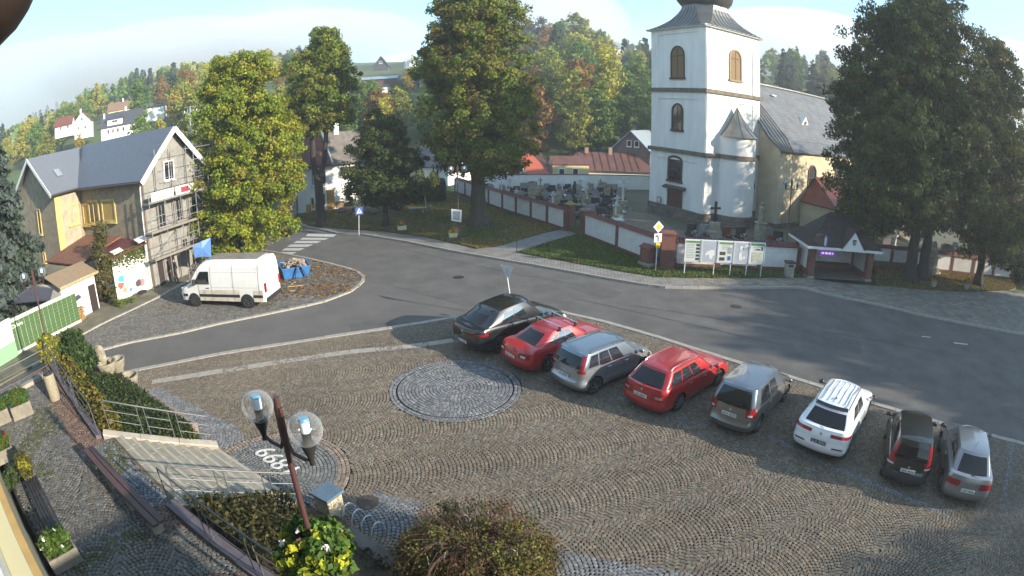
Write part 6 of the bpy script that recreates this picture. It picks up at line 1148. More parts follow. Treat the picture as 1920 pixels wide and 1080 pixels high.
while len(WP) < 420:
    az, D = R(wr.uniform(-56, 58)), math.sqrt(wr.uniform(165**2, 380**2)); x, y = D*math.sin(az), D*math.cos(az)
    if not keep_clear(x, y) or (-17 < math.degrees(az) < -7): continue
    sp_ = wr.random() < .4; r_, h_ = (1.8, 10) if sp_ else (3.0, 8); n_ = 70; f = wr.random(n_); a = wr.uniform(0, 6.283, n_); q = (1-f)*r_+.2 if sp_ else r_*np.sqrt(np.clip(1-(f*1.9-.95)**2, .05, 1)); s_ = wr.uniform(.7, 1.2)
    WP.append(np.stack([x+np.cos(a)*q*s_, y+np.sin(a)*q*s_, terr(x, y)+(f*h_+.8)*s_], 1)); WN.append(np.stack([np.cos(a), np.sin(a), np.full(n_, .5)], 1)); k_ = ('spruce_' if sp_ else ['yellow', 'green', 'green', 'olive', 'rust'][wr.integers(5)]); b_ = np.array((.04, .06, .036)) if sp_ else np.array(HP[k_]).mean(0); WC.append(b_[None]*wr.uniform(.7, 1.3, (n_, 1)))
wo = foliage('woods', leafquads(np.concatenate(WP), np.concatenate(WN), 1.25, np.concatenate(WC), wr)); tag(wo, kind='stuff')
for px, py, D, k, s, lb in ((335, 225, 118, 'gold', .78, 'bright golden yellow tree on the left hillside above the brown roof'), (150, 285, 88, 'gold', .62, 'golden bush-like tree behind the slate roof of the left house'), (105, 290, 84, 'gold', .55, 'yellow tree left of the red-roofed hillside house'), (185, 290, 92, 'gold', .5, 'small golden tree below the dark-roofed hillside house'), (765, 150, 128, 'gold', .5, 'yellow tree in front of the dark shed on the central hill'), (300, 250, 100, 'yellow', .55, 'yellow-green bush tree right of the dark-roofed hillside house'), (148, 240, 122, 'gold', .38, 'small golden tree in front of the red-roofed hillside house'), (65, 300, 80, 'yellow', .5, 'yellow-green tree beside the blue spruce'), (800, 290, 78, 'gold', .45, 'small golden tree behind the low white house'), (710, 215, 95, 'rust', .8, 'rust-coloured tree between the forked tree and the biggest linden'), (745, 230, 98, 'olive', .8, 'olive tree left of the biggest linden crown'), (700, 200, 105, 'green', .7, 'green tree below the long barn')):
    p = far(px, py, D); hill_tree(p.x, p.y, k, s, lb, rr)
# tall unseen trees east of the square, outside the frame on the right: they shade the near road and the square
for x, y, s in ((51, 15, 1.35), (55, 9, 1.5), (50, 5, 1.4), (56, 1, 1.55), (51, -4, 1.45), (57, -8, 1.5), (52, -12, 1.45), (58, -17, 1.5), (53, -21, 1.5), (60, -26, 1.5), (63, 5, 1.5)): hill_tree(x, y, 'green', s, 'dense unseen mid-green tree added east of the square for shade', rr, sx=1.35)['group'] = 'added shade trees east of the square'
house('long unseen house row added east of the square for shade', Vector((58, -34, 0)), 1.57, 52, 9, 8.0, 3.5, M_CREAM, M_BRNR)  # unseen row, added to block the low sun below the crowns
# ---------------------------------------------------------------- far woods and morning haze
def volume(name, mb, dens, col, an):
    o = mb.build(name, None, None, kind='stuff'); hm = bpy.data.materials.new(name); hm.use_nodes = True; hn = hm.node_tree; hn.nodes.clear(); ho = hn.nodes.new('ShaderNodeOutputMaterial'); hv = hn.nodes.new('ShaderNodeVolumePrincipled')
    hv.inputs['Density'].default_value = dens; hv.inputs['Color'].default_value = (*col, 1); hv.inputs['Anisotropy'].default_value = an; hn.links.new(hv.outputs[0], ho.inputs['Volume']); o.data.materials.append(hm); return o
volume('haze', MB().box((0, 220, 33), (900, 1000, 74)), .0010, (.88, .94, 1), .25)
fb = MB()
for (az, D, z, rx, ry, rz) in ((-50, 330, 52, 120, 70, 26), (-36, 345, 60, 90, 60, 22), (-22, 370, 64, 90, 60, 20), (2, 262, 50, 46, 60, 22), (30, 300, 50, 75, 60, 24), (52, 270, 40, 80, 60, 28)):
    a_ = R(az); fb = MB(); fb.ico((0, 0, 0), 1, 3, (rx, ry, rz)); o_ = volume('fog_bank', fb, .018, (.97, .985, 1), .3); o_.location = (D*math.sin(a_), D*math.cos(a_), z); o_.rotation_euler = (0, 0, -a_)
# ============================================================ VEHICLES
def CR(keys):
    "smooth monotone-ish interpolation through (x, value) keys"
    xs = [k[0] for k in keys]; ys = [k[1] for k in keys]
    def f(x):
        if x <= xs[0]: return ys[0]
        if x >= xs[-1]: return ys[-1]
        i = max(j for j in range(len(xs)) if xs[j] <= x); i = min(i, len(xs)-2); t = (x-xs[i])/(xs[i+1]-xs[i]); m0 = (ys[i+1]-ys[i-1])/(xs[i+1]-xs[i-1])*(xs[i+1]-xs[i]) if i > 0 else (ys[i+1]-ys[i]); m1 = (ys[i+2]-ys[i])/(xs[i+2]-xs[i])*(xs[i+1]-xs[i]) if i < len(xs)-2 else (ys[i+1]-ys[i])
        return (2*t**3-3*t*t+1)*ys[i]+(t**3-2*t*t+t)*m0+(-2*t**3+3*t*t)*ys[i+1]+(t**3-t*t)*m1
    return f
NSIDE, NEND, NCOR = 56, 10, 5
def outline(xr, xf, w, rr, rf, bow_r, bow_f):
    "closed plan outline, counter-clockwise from the rear end of the right side (y=-w): right side, front, left side, rear. fixed point count"
    P = []; side = [xr+rr+(xf-rf-xr-rr)*i/NSIDE for i in range(NSIDE+1)]
    for x in side: P.append((x, -w))
    for i in range(1, NCOR): a = -math.pi/2+math.pi/2*i/NCOR; P.append((xf-rf+rf*math.cos(a), -w+rf+rf*math.sin(a)))
    for i in range(NEND+1): y = (-w+rf)+(2*w-2*rf)*i/NEND; P.append((xf+bow_f*(1-(y/(w-rf+1e-6))**2), y))
    for i in range(1, NCOR): a = math.pi/2*i/NCOR; P.append((xf-rf+rf*math.cos(a), w-rf+rf*math.sin(a)))
    for x in side[::-1]: P.append((x, w))
    for i in range(1, NCOR): a = math.pi/2+math.pi/2*i/NCOR; P.append((xr+rr+rr*math.cos(a), w-rr+rr*math.sin(a)))
    for i in range(NEND+1): y = (w-rr)-(2*w-2*rr)*i/NEND; P.append((xr-bow_r*(1-(y/(w-rr+1e-6))**2), y))
    for i in range(1, NCOR): a = math.pi+math.pi/2*i/NCOR; P.append((xr+rr+rr*math.cos(a), -w+rr+rr*math.sin(a)))
    return P
iR0, iR1 = 0, NSIDE; iF0 = NSIDE+NCOR; iF1 = iF0+NEND; iL0 = iF1+NCOR; iL1 = iL0+NSIDE; iB0 = iL1+NCOR; iB1 = iB0+NEND; NOUT = iB1+NCOR
class Car:
    def __init__(s, L, W, H, wb, ro, z0=.2, shoulder=None, low=None, gh=None, roof=None, wr=.32, mats=None):
        s.L, s.W, s.H, s.wb, s.ro, s.wr, s.z0 = L, W, H, wb, ro, wr, z0; s.sh = CR(shoulder); s.low = low; s.gh = gh; s.roof = CR(roof); s.m = mats
        s.xrw = -L/2+ro; s.xfw = s.xrw+wb
    def lower(s, i, k):
        "point of the lower body: outline index i (float ok), k 0..1 from sill to shoulder"
        kk = s.low; g = lambda n: CR(kk[n])(k); w = s.W/2
        P = outline(-s.L/2+g('rear'), s.L/2-g('front'), w-g('in'), .30, .38, .07, .14); n = len(P); a, b = int(i) % n, (int(i)+1) % n; t = i-int(i); x, y = P[a][0]*(1-t)+P[b][0]*t, P[a][1]*(1-t)+P[b][1]*t
        zt = s.sh(x); return Vector((x, y, s.z0+(zt-s.z0)*k))
    def upper(s, i, k):
        "point of the glasshouse, k 0..1 from shoulder to roof edge"
        G = s.gh; e = k**G.get('curve', 1.25); xr = G['xr0']+(G['xr1']-G['xr0'])*e; xf = G['xf0']+(G['xf1']-G['xf0'])*(k**1.05); w = G['w0']+(G['w1']-G['w0'])*(k**1.5)
        P = outline(xr, xf, w, .16, .22, G.get('br', .08), G.get('bf', .16)); n = len(P); a, b = int(i) % n, (int(i)+1) % n; t = i-int(i); x, y = P[a][0]*(1-t)+P[b][0]*t, P[a][1]*(1-t)+P[b][1]*t
        zb = s.sh(x)-.03; zr = s.roof(x)-.035*(abs(y)/G['w1'])**2; return Vector((x, y, zb+(zr-zb)*k))
    def grid(s, fn, ks, n=NOUT):
        V = []
        for k in ks: V += [fn(i, k) for i in range(n)]
        return V, [(j*n+i, j*n+(i+1) % n, (j+1)*n+(i+1) % n, (j+1)*n+i) for j in range(len(ks)-1) for i in range(n)]
    def cap(s, V, F, ring, scales, zf):
        "fill a ring inwards"
        base = ring; n = len(ring); last = list(range(len(V)-n, len(V)))
        P = [V[j] for j in last]; cx = (min(p.x for p in P)+max(p.x for p in P))/2; hx = (max(p.x for p in P)-min(p.x for p in P))/2
        for f in scales:
            idx = []
            for p in P:
                x = cx+(p.x-cx)*(1-(1-f)*.25) if f > 0 else cx+(p.x-cx)*.75; q = Vector((x, p.y*f, 0)); q.z = zf(p, q, f); idx.append(len(V)); V.append(q)
            for i in range(n): F.append((last[i], last[(i+1) % n], idx[(i+1) % n], idx[i]))
            last = idx
        return V, F
    def patch(s, fn, i0, i1, k0, k1, ni, nk, off=.006, skew=None):
        m = MB(); V = []
        for a in range(nk+1):
            for b in range(ni+1):
                k = k0+(k1-k0)*a/nk; i = i0+(i1-i0)*b/ni
                if skew: i, k = skew(i, k, b/ni, a/nk)
                i %= NOUT; p = fn(i, k); du = fn((i+.5) % NOUT, k)-fn((i-.5) % NOUT, k); dv = fn(i, min(1, k+.03))-fn(i, max(0, k-.03)); nn = du.cross(dv)
                nn = nn.normalized() if nn.length > 1e-9 else Vector((0, 0, 1)); V.append(p+nn*off)
        m.add(V, [(a*(ni+1)+b, a*(ni+1)+b+1, (a+1)*(ni+1)+b+1, (a+1)*(ni+1)+b) for a in range(nk) for b in range(ni)]); return m
WHEELS = {}
def wheel_mesh(r, w, spokes, rimm):
    key = (r, spokes, rimm.name)
    if key in WHEELS: return WHEELS[key]
    ty = MB(); prof = [(r*.64, -w/2), (r*.93, -w/2), (r, -w*.32), (r, w*.32), (r*.93, w/2), (r*.64, w/2)]; n = 24; P = []; F = []
    for q, (a, b) in enumerate(prof):
        for i in range(n): t = 2*math.pi*i/n; P.append((a*math.cos(t), b, a*math.sin(t)))
    for q in range(len(prof)): q2 = (q+1) % len(prof); F += [(q*n+i, q*n+(i+1) % n, q2*n+(i+1) % n, q2*n+i) for i in range(n)]
    ty.add(P, F); tm_ = ty.mesh('tyre', mat('tyre_rubber', (.018, .018, .018), .85), True)
    rm = MB(); P = []; F = []
    pr = [(r*.66, w*.46), (r*.60, w*.47), (r*.57, w*.30), (r*.57, -w*.4)]
    for a, b in pr:
        for i in range(n): t = 2*math.pi*i/n; P.append((a*math.cos(t), b, a*math.sin(t)))
    for q in range(3): F += [(q*n+i, q*n+(i+1) % n, (q+1)*n+(i+1) % n, (q+1)*n+i) for i in range(n)]
    rm.add(P, F)
    for j in range(spokes):
        t = 2*math.pi*j/spokes; d = Vector((math.cos(t), 0, math.sin(t))); rm.beam(d*.03+Vector((0, w*.40, 0)), d*(r*.61)+Vector((0, w*.42, 0)), .05 if spokes < 9 else .03, .03)
    rm.tube((0, w*.3, 0), (0, w*.45, 0), .065, n=10); rmm = rm.mesh('rim', rimm, False)
    dk = MB().tube((0, -w*.3, 0), (0, w*.22, 0), r*.57, n=20).mesh('brake_disc', mat('dark_steel', (.03, .03, .032), .5, metal=.6)); WHEELS[key] = (tm_, rmm, dk); return WHEELS[key]
M_CGL = mat('car_glass', (.014, .016, .019), .04, spec=.9, coat=.4); M_CGL.node_tree.nodes['Principled BSDF'].inputs['IOR'].default_value = 2.3; M_RGL = mat('tinted_rear_glass', (.01, .011, .013), .05, spec=.5); M_BPL = mat('black_plastic', (.02, .02, .022), .55); M_TLR = mat('red_lamp_glass', (.26, .008, .012), .15, coat=.6); M_TLW = mat('clear_lamp_glass', (.55, .55, .55), .12, coat=.6)
M_CHR = mat('chrome_trim', (.6, .6, .62), .15, metal=1.0); M_PLT = mat('number_plate', (.72, .72, .70), .5); M_PTX = mat('plate_text', (.03, .03, .04), .6)
M_ALLOY = mat('alloy_rim', (.32, .33, .34), .3, metal=.8); M_DALLOY = mat('dark_alloy_rim', (.14, .14, .15), .3, metal=.8)
def plate(par, x, z, tilt, text, dark=False):
    t = MB().box((x, 0, z), (.02, .52, .115), ry=tilt).build('number_plate', mat('dark_number_plate', (.03, .03, .06), .5) if dark else M_PLT, par)
    tx = bpy.data.curves.new('t', 'FONT'); tx.body = text; tx.size = .115; tx.align_x = 'CENTER'; tx.align_y = 'CENTER'; tx.extrude = .001; to = bpy.data.objects.new('t', tx); C.objects.link(to); bpy.context.view_layer.update(); me = bpy.data.meshes.new_from_object(to.evaluated_get(bpy.context.evaluated_depsgraph_get())); bpy.data.objects.remove(to); me.materials.clear(); me.materials.append(M_PLT if dark else M_PTX)
    o = bpy.data.objects.new('plate_lettering', me); C.objects.link(o); o.parent = t; o['kind'] = 'stuff'; o.matrix_local = Matrix.Translation((x-.0125, 0, z)) @ Matrix.Rotation(-math.pi/2, 4, 'Z') @ Matrix.Rotation(math.pi/2, 4, 'X')
def build_car(label, cat, name, spec, pos, rz, paint, group='cars parked in a slanting row on the square'):
    root = thing(name, label, cat, (pos[0], pos[1], .055), rz, group=group); c = Car(**spec['geo']); S_ = spec; ra = c.wr+.055
    ks = [0, .06, .16, .28, .40, .52, .64, .76, .87, .95, 1.0]; V, F = c.grid(c.lower, ks)
    # bonnet and tail deck
    V, F = c.cap(V, F, list(range(NOUT)), (.93, .7, .35, 0), lambda p, q, f: c.sh(q.x)+(.045*(1-f*f)*min(1, max(0, (c.L/2-.05-abs(q.x))/.35))))
    # wheel arches
    def inarch(p): return abs(p.y) > c.W/2*.55 and any((p.x-x)**2+(p.z-c.wr)**2 < ra*ra for x in (c.xrw, c.xfw))
    keep = []; 
    for f in F:
        m_ = sum((V[i] for i in f), Vector())/len(f)
        if not inarch(m_): keep.append(f)
    used = {i for f in keep for i in f}
    for i in used:
        p = V[i]
        if abs(p.y) < c.W/2*.7: continue
        for x in (c.xrw, c.xfw):
            d = Vector((p.x-x, 0, p.z-c.wr)); l = d.length
            if l < ra*1.0 and l > 1e-3: V[i] = Vector((x, p.y, c.wr))+d*(ra/l)
            elif l < ra*1.13 and p.z > c.z0+.02: V[i] = Vector((p.x, p.y, p.z))+Vector((0, math.copysign(.012, p.y), 0))
    mb = MB(); mb.add(V, keep); body = mb.build('body', paint, root, smooth=True)
    fl = MB(); fl.prism([(p[0]*.97, p[1]*.9) for p in outline(-c.L/2+.12, c.L/2-.15, c.W/2-.03, .3, .38, .05, .1)], c.z0+.0, c.z0+.12); fl.build('underbody', M_BPL, root)
    for x in (c.xrw, c.xfw):
        for sy in (-1, 1):
            n = 16; P = []; 
            for y in (sy*(c.W/2-.02), sy*(c.W/2-.30)):
                for i in range(n+1): a = math.pi*i/n*1.16-.25; P.append((x+ra*.99*math.cos(a), y, c.wr+ra*.99*math.sin(a)))
            MB().add(P, [(i, i+1, n+1+i+1, n+1+i) for i in range(n)]+[tuple(range(n+1, 2*n+2))]).build('wheel_arch', M_BPL, root)
            if S_.get('arch_trim'):
                P = []
                for rr2 in (ra-.0, ra+.05):
                    for i in range(n+1): a = math.pi*i/n; P.append((x+rr2*math.cos(a), sy*(c.W/2+.012), c.wr+rr2*math.sin(a)))
                MB().add(P, [(i, i+1, n+1+i+1, n+1+i) for i in range(n)]).build('arch_trim', S_['arch_trim'], root)
    tm_, rmm, dk = wheel_mesh(c.wr, .20, S_.get('spokes', 5), S_.get('rim', M_ALLOY))
    for x in (c.xrw, c.xfw):
        for sy in (-1, 1):
            w = bpy.data.objects.new('wheel', None); C.objects.link(w); w.parent = root; w.location = (x, sy*(c.W/2-.115), c.wr-.01); w.rotation_euler = (0, 0, 0 if sy > 0 else math.pi)
            if x == c.xfw: w.rotation_euler[2] += S_.get('steer', 0)
            for nm, me in (('tyre', tm_), ('rim', rmm), ('brake_disc', dk)): inst(nm, me, w)
    # glasshouse
    ks = [0, .12, .3, .5, .7, .86, .95, 1.0]; V, F = c.grid(c.upper, ks)
    V, F = c.cap(V, F, list(range(NOUT)), (.90, .62, .3, 0), lambda p, q, f: c.roof(q.x)-.035*f*f+.0)
    MB().add(V, F).build('roof', S_.get('roof_paint', paint), root, smooth=True)
    for (i0, i1, k0, k1, nm) in S_['glass']:
        sk = None
        if nm == 'rear_window': sk = lambda i, k, b, a: (i, k)
        c.patch(c.upper, i0, i1, k0, k1, max(3, int(round(abs(i1-i0)))), 8, .008).build(nm, M_RGL if nm == 'rear_window' else M_CGL, root, smooth=True)
        if i1 <= NSIDE and nm == 'side_window':   # mirror to the left side
            c.patch(c.upper, iL1-i1, iL1-i0, k0, k1, max(3, int(round(abs(i1-i0)))), 8, .008).build(nm, M_CGL, root, smooth=True)
    for (fn, i0, i1, k0, k1, nm, m, off) in S_['lamps']:
        f_ = c.lower if fn == 'L' else c.upper
        c.patch(f_, i0, i1, k0, k1, 5, 4, off).build(nm, m, root, smooth=True); a = 2*iB0+NEND if i0 > iL0 else iF0+iF1   # mirror about the centre line
        c.patch(f_, (a-i1), (a-i0), k0, k1, 5, 4, off).build(nm, m, root, smooth=True)
    for (fn, i0, i1, k0, k1, nm, m, off) in S_.get('extras', ()): c.patch(c.lower if fn == 'L' else c.upper, i0, i1, k0, k1, max(4, int(abs(i1-i0))), 2, off).build(nm, m, root, smooth=True)
    xe = c.lower((iB0+iB1)/2, S_['plate_k']); plate(root, xe.x-.03, xe.z, S_.get('plate_tilt', -.08), S_['plate'], S_.get('dark_plate', False))
    xe = c.lower((iB0+iB1)/2, S_.get('emblem_k', .86)); MB().tube((xe.x-.015, 0, xe.z), (xe.x+.03, 0, xe.z), .042, n=12).build('emblem', M_CHR, root)
    # door shut lines, handles and mirrors
    for sy in (-1, 1):
        for x in S_['doors']:
            P = []
            for k in (.10, .3, .5, .7, .9, 1.0):
                i = (x-(-c.L/2+.3))/(c.L-.68)*NSIDE; i = i if sy < 0 else iL1-i; p = c.lower(max(0, i), k); P.append(p+Vector((0, sy*.003, 0)))
            MB().pipe(P, .006, 4).build('door_gap', M_BPL, root)
        for x in S_['handles']:
            i = (x-(-c.L/2+.3))/(c.L-.68)*NSIDE; i = i if sy < 0 else iL1-i; p = c.lower(i, .84); MB().box(p+Vector((0, sy*.02, 0)), (.17, .035, .03)).build('door_handle', S_.get('handle', paint), root, bevel=.008)
        x = S_['mirror']; z = c.sh(x)+.10; y = sy*(c.W/2+.10); m = MB().ico((x, y, z), .1, 2, (.75, 1.05, .8)); mo = m.build('mirror', S_.get('mirror_paint', paint), root, smooth=True); MB().box((x-.065, y, z), (.02, .15, .1)).build('mirror_glass', M_CHR, mo); MB().beam((x+.02, sy*(c.W/2-.06), z-.06), (x, y, z-.03), .05, .03).build('mirror_foot', M_BPL, mo)
        if S_.get('rails'):
            x0, x1 = S_['rails']; yr = sy*(c.gh['w1']-.05); MB().pipe([(x0, yr, c.roof(x0)-.03), (x0+.12, yr, c.roof(x0)+.045), ((x0+x1)/2, yr, c.roof((x0+x1)/2)+.05), (x1-.15, yr, c.roof(x1)+.04), (x1, yr, c.roof(x1)-.03)], .016, 6).build('roof_rail', S_.get('rail_mat', M_BPL), root, smooth=True)
    if S_.get('antenna'): x = S_['antenna']; MB().tube((x, 0, c.roof(x)-.01), (x-.22, 0, c.roof(x)+.22), .006, n=5).build('antenna', M_BPL, root)
    if S_.get('wiper', True):
        p = c.upper((iB0+iB1)/2, .12); MB().beam((p.x-.04, .05, p.z+.01), (p.x-.01, -.33, p.z+.10), .02, .02).build('rear_wiper', M_BPL, root)
    for k in range(3):
        pass
    return root, c
LOWS = {'in': [(0, .07), (.12, .025), (.35, .0), (.7, .012), (.9, .03), (1, .07)], 'front': [(0, .22), (.15, .06), (.4, 0), (.7, .06), (1, .34)]}
def low(rear, **k): d = dict(LOWS); d['rear'] = rear; d.update(k); return d
def paint(name, col, metal=.35, rough=.28): return mat(name, col, rough, metal=metal, coat=.85)
SILV = paint('silver_paint', (.33, .35, .38), .65); RED1 = paint('red_paint', (.42, .016, .022), .1); RED2 = paint('crimson_paint', (.36, .012, .016), .1); BLK = paint('black_paint', (.012, .013, .016), .1, .2); GRY = paint('beige_grey_paint', (.20, .195, .18), .6); WHT = paint('white_paint', (.80, .82, .84), 0, .25); DGR = paint('black_green_paint', (.02, .022, .02), .2, .3); SIL2 = paint('warm_silver_paint', (.27, .275, .28), .6)
TL = lambda a, b, k0, k1, off=.012: [('L', a, b, k0, k1, 'tail_light', M_TLR, off)]
specs = {}
specs['coupe'] = dict(geo=dict(L=4.9, W=2.0, H=1.72, wb=2.92, ro=1.08, z0=.28, wr=.37, shoulder=[(-2.45, 1.13), (-1.9, 1.16), (-.8, 1.13), (.6, 1.08), (1.1, 1.06), (1.9, .98), (2.45, .82)], low=low([(0, .20), (.15, .07), (.45, 0), (.72, .02), (.85, .0), (.96, .03), (1, .07)]),
    gh=dict(xr0=-2.2, xr1=-1.35, xf0=1.15, xf1=.35, w0=.90, w1=.68, curve=1.0, br=.10), roof=[(-2.3, 1.25), (-1.7, 1.52), (-1.2, 1.66), (-.3, 1.77), (.3, 1.77), (.7, 1.69), (1.2, 1.3)]),
    glass=[(13, 27, .14, .80, 'side_window'), (28, 42, .10, .86, 'side_window'), (iB0+1.2, iB1-1.2, .30, .80, 'rear_window'), (iF0, iF1, .1, .9, 'windshield')],
    lamps=TL(iB0-7, iB0+2.2, .72, .84)+[('L', iF0-4.5, iF0+1.5, .62, .82, 'headlight', M_TLW, .01)], extras=[('L', iB0, iB1, .86, .875, 'chrome_strip', M_CHR, .015), ('L', iB0-3, iB1+3, .0, .08, 'chrome_bumper_strip', M_CHR, .02)],
    plate_k=.30, plate='5E1 3407', doors=(-.95, .15, 1.2), handles=(-.7, .35), mirror=.95, spokes=10, rim=M_DALLOY, emblem_k=.80, wiper=False)
specs['liftback'] = dict(geo=dict(L=4.57, W=1.77, H=1.46, wb=2.58, ro=1.05, z0=.22, wr=.315, shoulder=[(-2.28, .98), (-1.7, 1.0), (-.6, .97), (.7, .92), (1.15, .90), (1.8, .83), (2.28, .68)], low=low([(0, .16), (.15, .05), (.4, 0), (.6, .02), (.85, .07), (1, .12)]),
    gh=dict(xr0=-1.95, xr1=-.95, xf0=1.1, xf1=.3, w0=.79, w1=.58, curve=1.0), roof=[(-2.0, 1.05), (-1.4, 1.28), (-.9, 1.41), (-.2, 1.46), (.3, 1.45), (.6, 1.38), (1.15, 1.05)]),
    glass=[(12, 19, .2, .76, 'side_window'), (20, 31, .12, .88, 'side_window'), (32, 43, .1, .88, 'side_window'), (iB0+.4, iB1-.4, .10, .90, 'rear_window'), (iF0, iF1, .1, .9, 'windshield')],
    lamps=TL(iB0-3.5, iB0+1.4, .60, .86)+[('L', iB0-1.5, iB0+.6, .66, .76, 'reversing_light', M_TLW, .016), ('L', iF0-4, iF0+1.5, .62, .86, 'headlight', M_TLW, .01)], extras=[('L', iB0-6, iB1+6, .30, .33, 'bumper_strip', RED1, .02)],
    plate_k=.60, plate='4E6 1229', doors=(-.85, .12, 1.05), handles=(-.65, .3), mirror=.85, spokes=5, emblem_k=.82, wiper=False)
specs['compact'] = dict(geo=dict(L=4.02, W=1.72, H=1.54, wb=2.49, ro=.74, z0=.24, wr=.315, shoulder=[(-2.0, 1.02), (-1.2, 1.0), (.4, .96), (1.0, .95), (1.55, .89), (2.0, .74)], low=low([(0, .12), (.15, .03), (.42, 0), (.5, .07), (.7, .09), (1, .11)], **{'in': [(0, .05), (.15, .0), (.36, -.01), (.42, .03), (.7, .03), (1, .06)]}),
    gh=dict(xr0=-1.9, xr1=-1.62, xf0=1.15, xf1=.45, w0=.79, w1=.66, curve=1.4, br=.05), roof=[(-2.0, 1.47), (-1.4, 1.53), (-.4, 1.55), (.4, 1.52), (.75, 1.43), (1.2, 1.05)]),
    glass=[(3, 13, .16, .86, 'side_window'), (14.5, 27, .12, .88, 'side_window'), (28.5, 41, .1, .88, 'side_window'), (iB0-.2, iB1+.2, .10, .84, 'rear_window'), (iF0, iF1, .1, .9, 'windshield')],
    lamps=[('U', iB0-3.6, iB0-.6, .02, .92, 'tail_light', M_TLR, .012), ('L', iB0-3.6, iB0-.4, .82, .99, 'tail_light', M_TLR, .012), ('L', iF0-4, iF0+1.5, .62, .86, 'headlight', M_TLW, .01)], extras=[],
    plate_k=.60, plate='1E2 0547', doors=(-.82, .15, 1.1), handles=(-.6, .35), mirror=.95, spokes=6, emblem_k=.82, rails=(-1.4, .35), roof_paint=paint('blue_grey_roof_paint', (.17, .22, .27), .6))
specs['estate'] = dict(geo=dict(L=4.57, W=1.77, H=1.48, wb=2.58, ro=1.05, z0=.2, wr=.315, shoulder=[(-2.28, 1.0), (-1.7, 1.0), (-.6, .97), (.7, .92), (1.15, .90), (1.8, .83), (2.28, .68)], low=low([(0, .14), (.15, .04), (.4, 0), (.46, .05), (.7, .07), (1, .10)]),
    gh=dict(xr0=-2.1, xr1=-1.62, xf0=1.1, xf1=.3, w0=.79, w1=.60, curve=1.15, br=.06), roof=[(-2.2, 1.3), (-1.8, 1.44), (-1.4, 1.48), (-.2, 1.49), (.3, 1.46), (.6, 1.39), (1.15, 1.05)]),
    glass=[(2.5, 16, .14, .86, 'side_window'), (17.5, 30, .12, .88, 'side_window'), (31.5, 43, .1, .88, 'side_window'), (iB0-.1, iB1+.1, .06, .88, 'rear_window'), (iF0, iF1, .1, .9, 'windshield')],
    lamps=TL(iB0-3.5, iB0+1.6, .52, .84)+[('L', iB0-2.2, iB0+.4, .62, .72, 'reversing_light', mat('pink_lamp_glass', (.55, .2, .18), .2), .016), ('L', iF0-4, iF0+1.5, .62, .86, 'headlight', M_TLW, .01)], extras=[],
    plate_k=.62, plate='5E4 8801', doors=(-.85, .12, 1.05), handles=(-.65, .3), mirror=.85, spokes=7, emblem_k=.86, rails=(-1.5, .2), rail_mat=RED2, antenna=-1.3)
specs['mpv'] = dict(geo=dict(L=4.2, W=1.68, H=1.62, wb=2.62, ro=.76, z0=.22, wr=.31, shoulder=[(-2.1, 1.02), (-1.2, .98), (.2, .94), (.9, .92), (1.5, .86), (2.1, .72)], low=low([(0, .10), (.15, .02), (.36, 0), (.42, .07), (.7, .08), (1, .10)]),
    gh=dict(xr0=-1.98, xr1=-1.72, xf0=1.15, xf1=.45, w0=.77, w1=.62, curve=1.4, br=.05), roof=[(-2.0, 1.55), (-1.5, 1.61), (-.4, 1.62), (.35, 1.56), (.75, 1.42), (1.2, 1.03)]),
    glass=[(9, 26, .04, .84, 'side_window'), (28.5, 42, .14, .84, 'side_window'), (iB0-.5, iB1+.5, .05, .9, 'rear_window'), (iF0, iF1, .1, .9, 'windshield')],
    lamps=[('L', iB0-4, iB0-.1, .66, .99, 'tail_light', M_TLR, .012), ('U', iB0-4, iB0-.9, .0, .18, 'tail_light', M_TLR, .012), ('L', iB0-2.5, iB0-.8, .72, .80, 'indicator', M_TLW, .016), ('L', iF0-4, iF0+1.5, .62, .86, 'headlight', M_TLW, .01)], extras=[],
    plate_k=.66, plate='6H2 9570', doors=(-.8, .2, 1.1), handles=(-.6, .4), mirror=.95, spokes=6, emblem_k=.86, roof_paint=paint('grey_blue_roof_paint', (.15, .185, .225), .6), antenna=-.9)
specs['suv'] = dict(geo=dict(L=4.52, W=1.92, H=1.66, wb=2.67, ro=.9, z0=.26, wr=.35, shoulder=[(-2.24, 1.10), (-1.4, 1.10), (-.2, 1.05), (.9, 1.02), (1.6, .96), (2.24, .80)], low=low([(0, .14), (.15, .04), (.4, 0), (.55, .04), (.75, .03), (1, .12)]),
    gh=dict(xr0=-2.0, xr1=-1.45, xf0=1.2, xf1=.4, w0=.83, w1=.64, curve=1.2, br=.08), roof=[(-2.1, 1.48), (-1.7, 1.58), (-1.2, 1.64), (-.2, 1.66), (.4, 1.61), (.8, 1.48), (1.2, 1.12)]),
    glass=[(11, 25, .12, .80, 'side_window'), (26.5, 42, .1, .84, 'side_window'), (iB0-.4, iB1+.4, .04, .76, 'rear_window'), (iF0, iF1, .1, .9, 'windshield')],
    lamps=TL(iB0-5, iB0+2.4, .79, .90)+[('L', iB0-2.0, iB0+1.4, .38, .43, 'reflector', mat('dark_reflector', (.08, .01, .015), .3), .014), ('L', iF0-4.5, iF0+1.5, .66, .82, 'headlight', M_TLW, .01)], extras=[('L', iB0-14, iB1+14, .0, .12, 'bumper_skirt', M_BPL, .018), ('U', iB0-1.0, iB1+1.0, .84, .97, 'spoiler', BLK, .05)],
    plate_k=.52, plate='2LX 9994', dark_plate=True, doors=(-.85, .18, 1.15), handles=(-.65, .38), mirror=.95, mirror_paint=BLK, spokes=5, rim=M_DALLOY, arch_trim=M_BPL, emblem_k=.84, rails=(-1.5, .4))
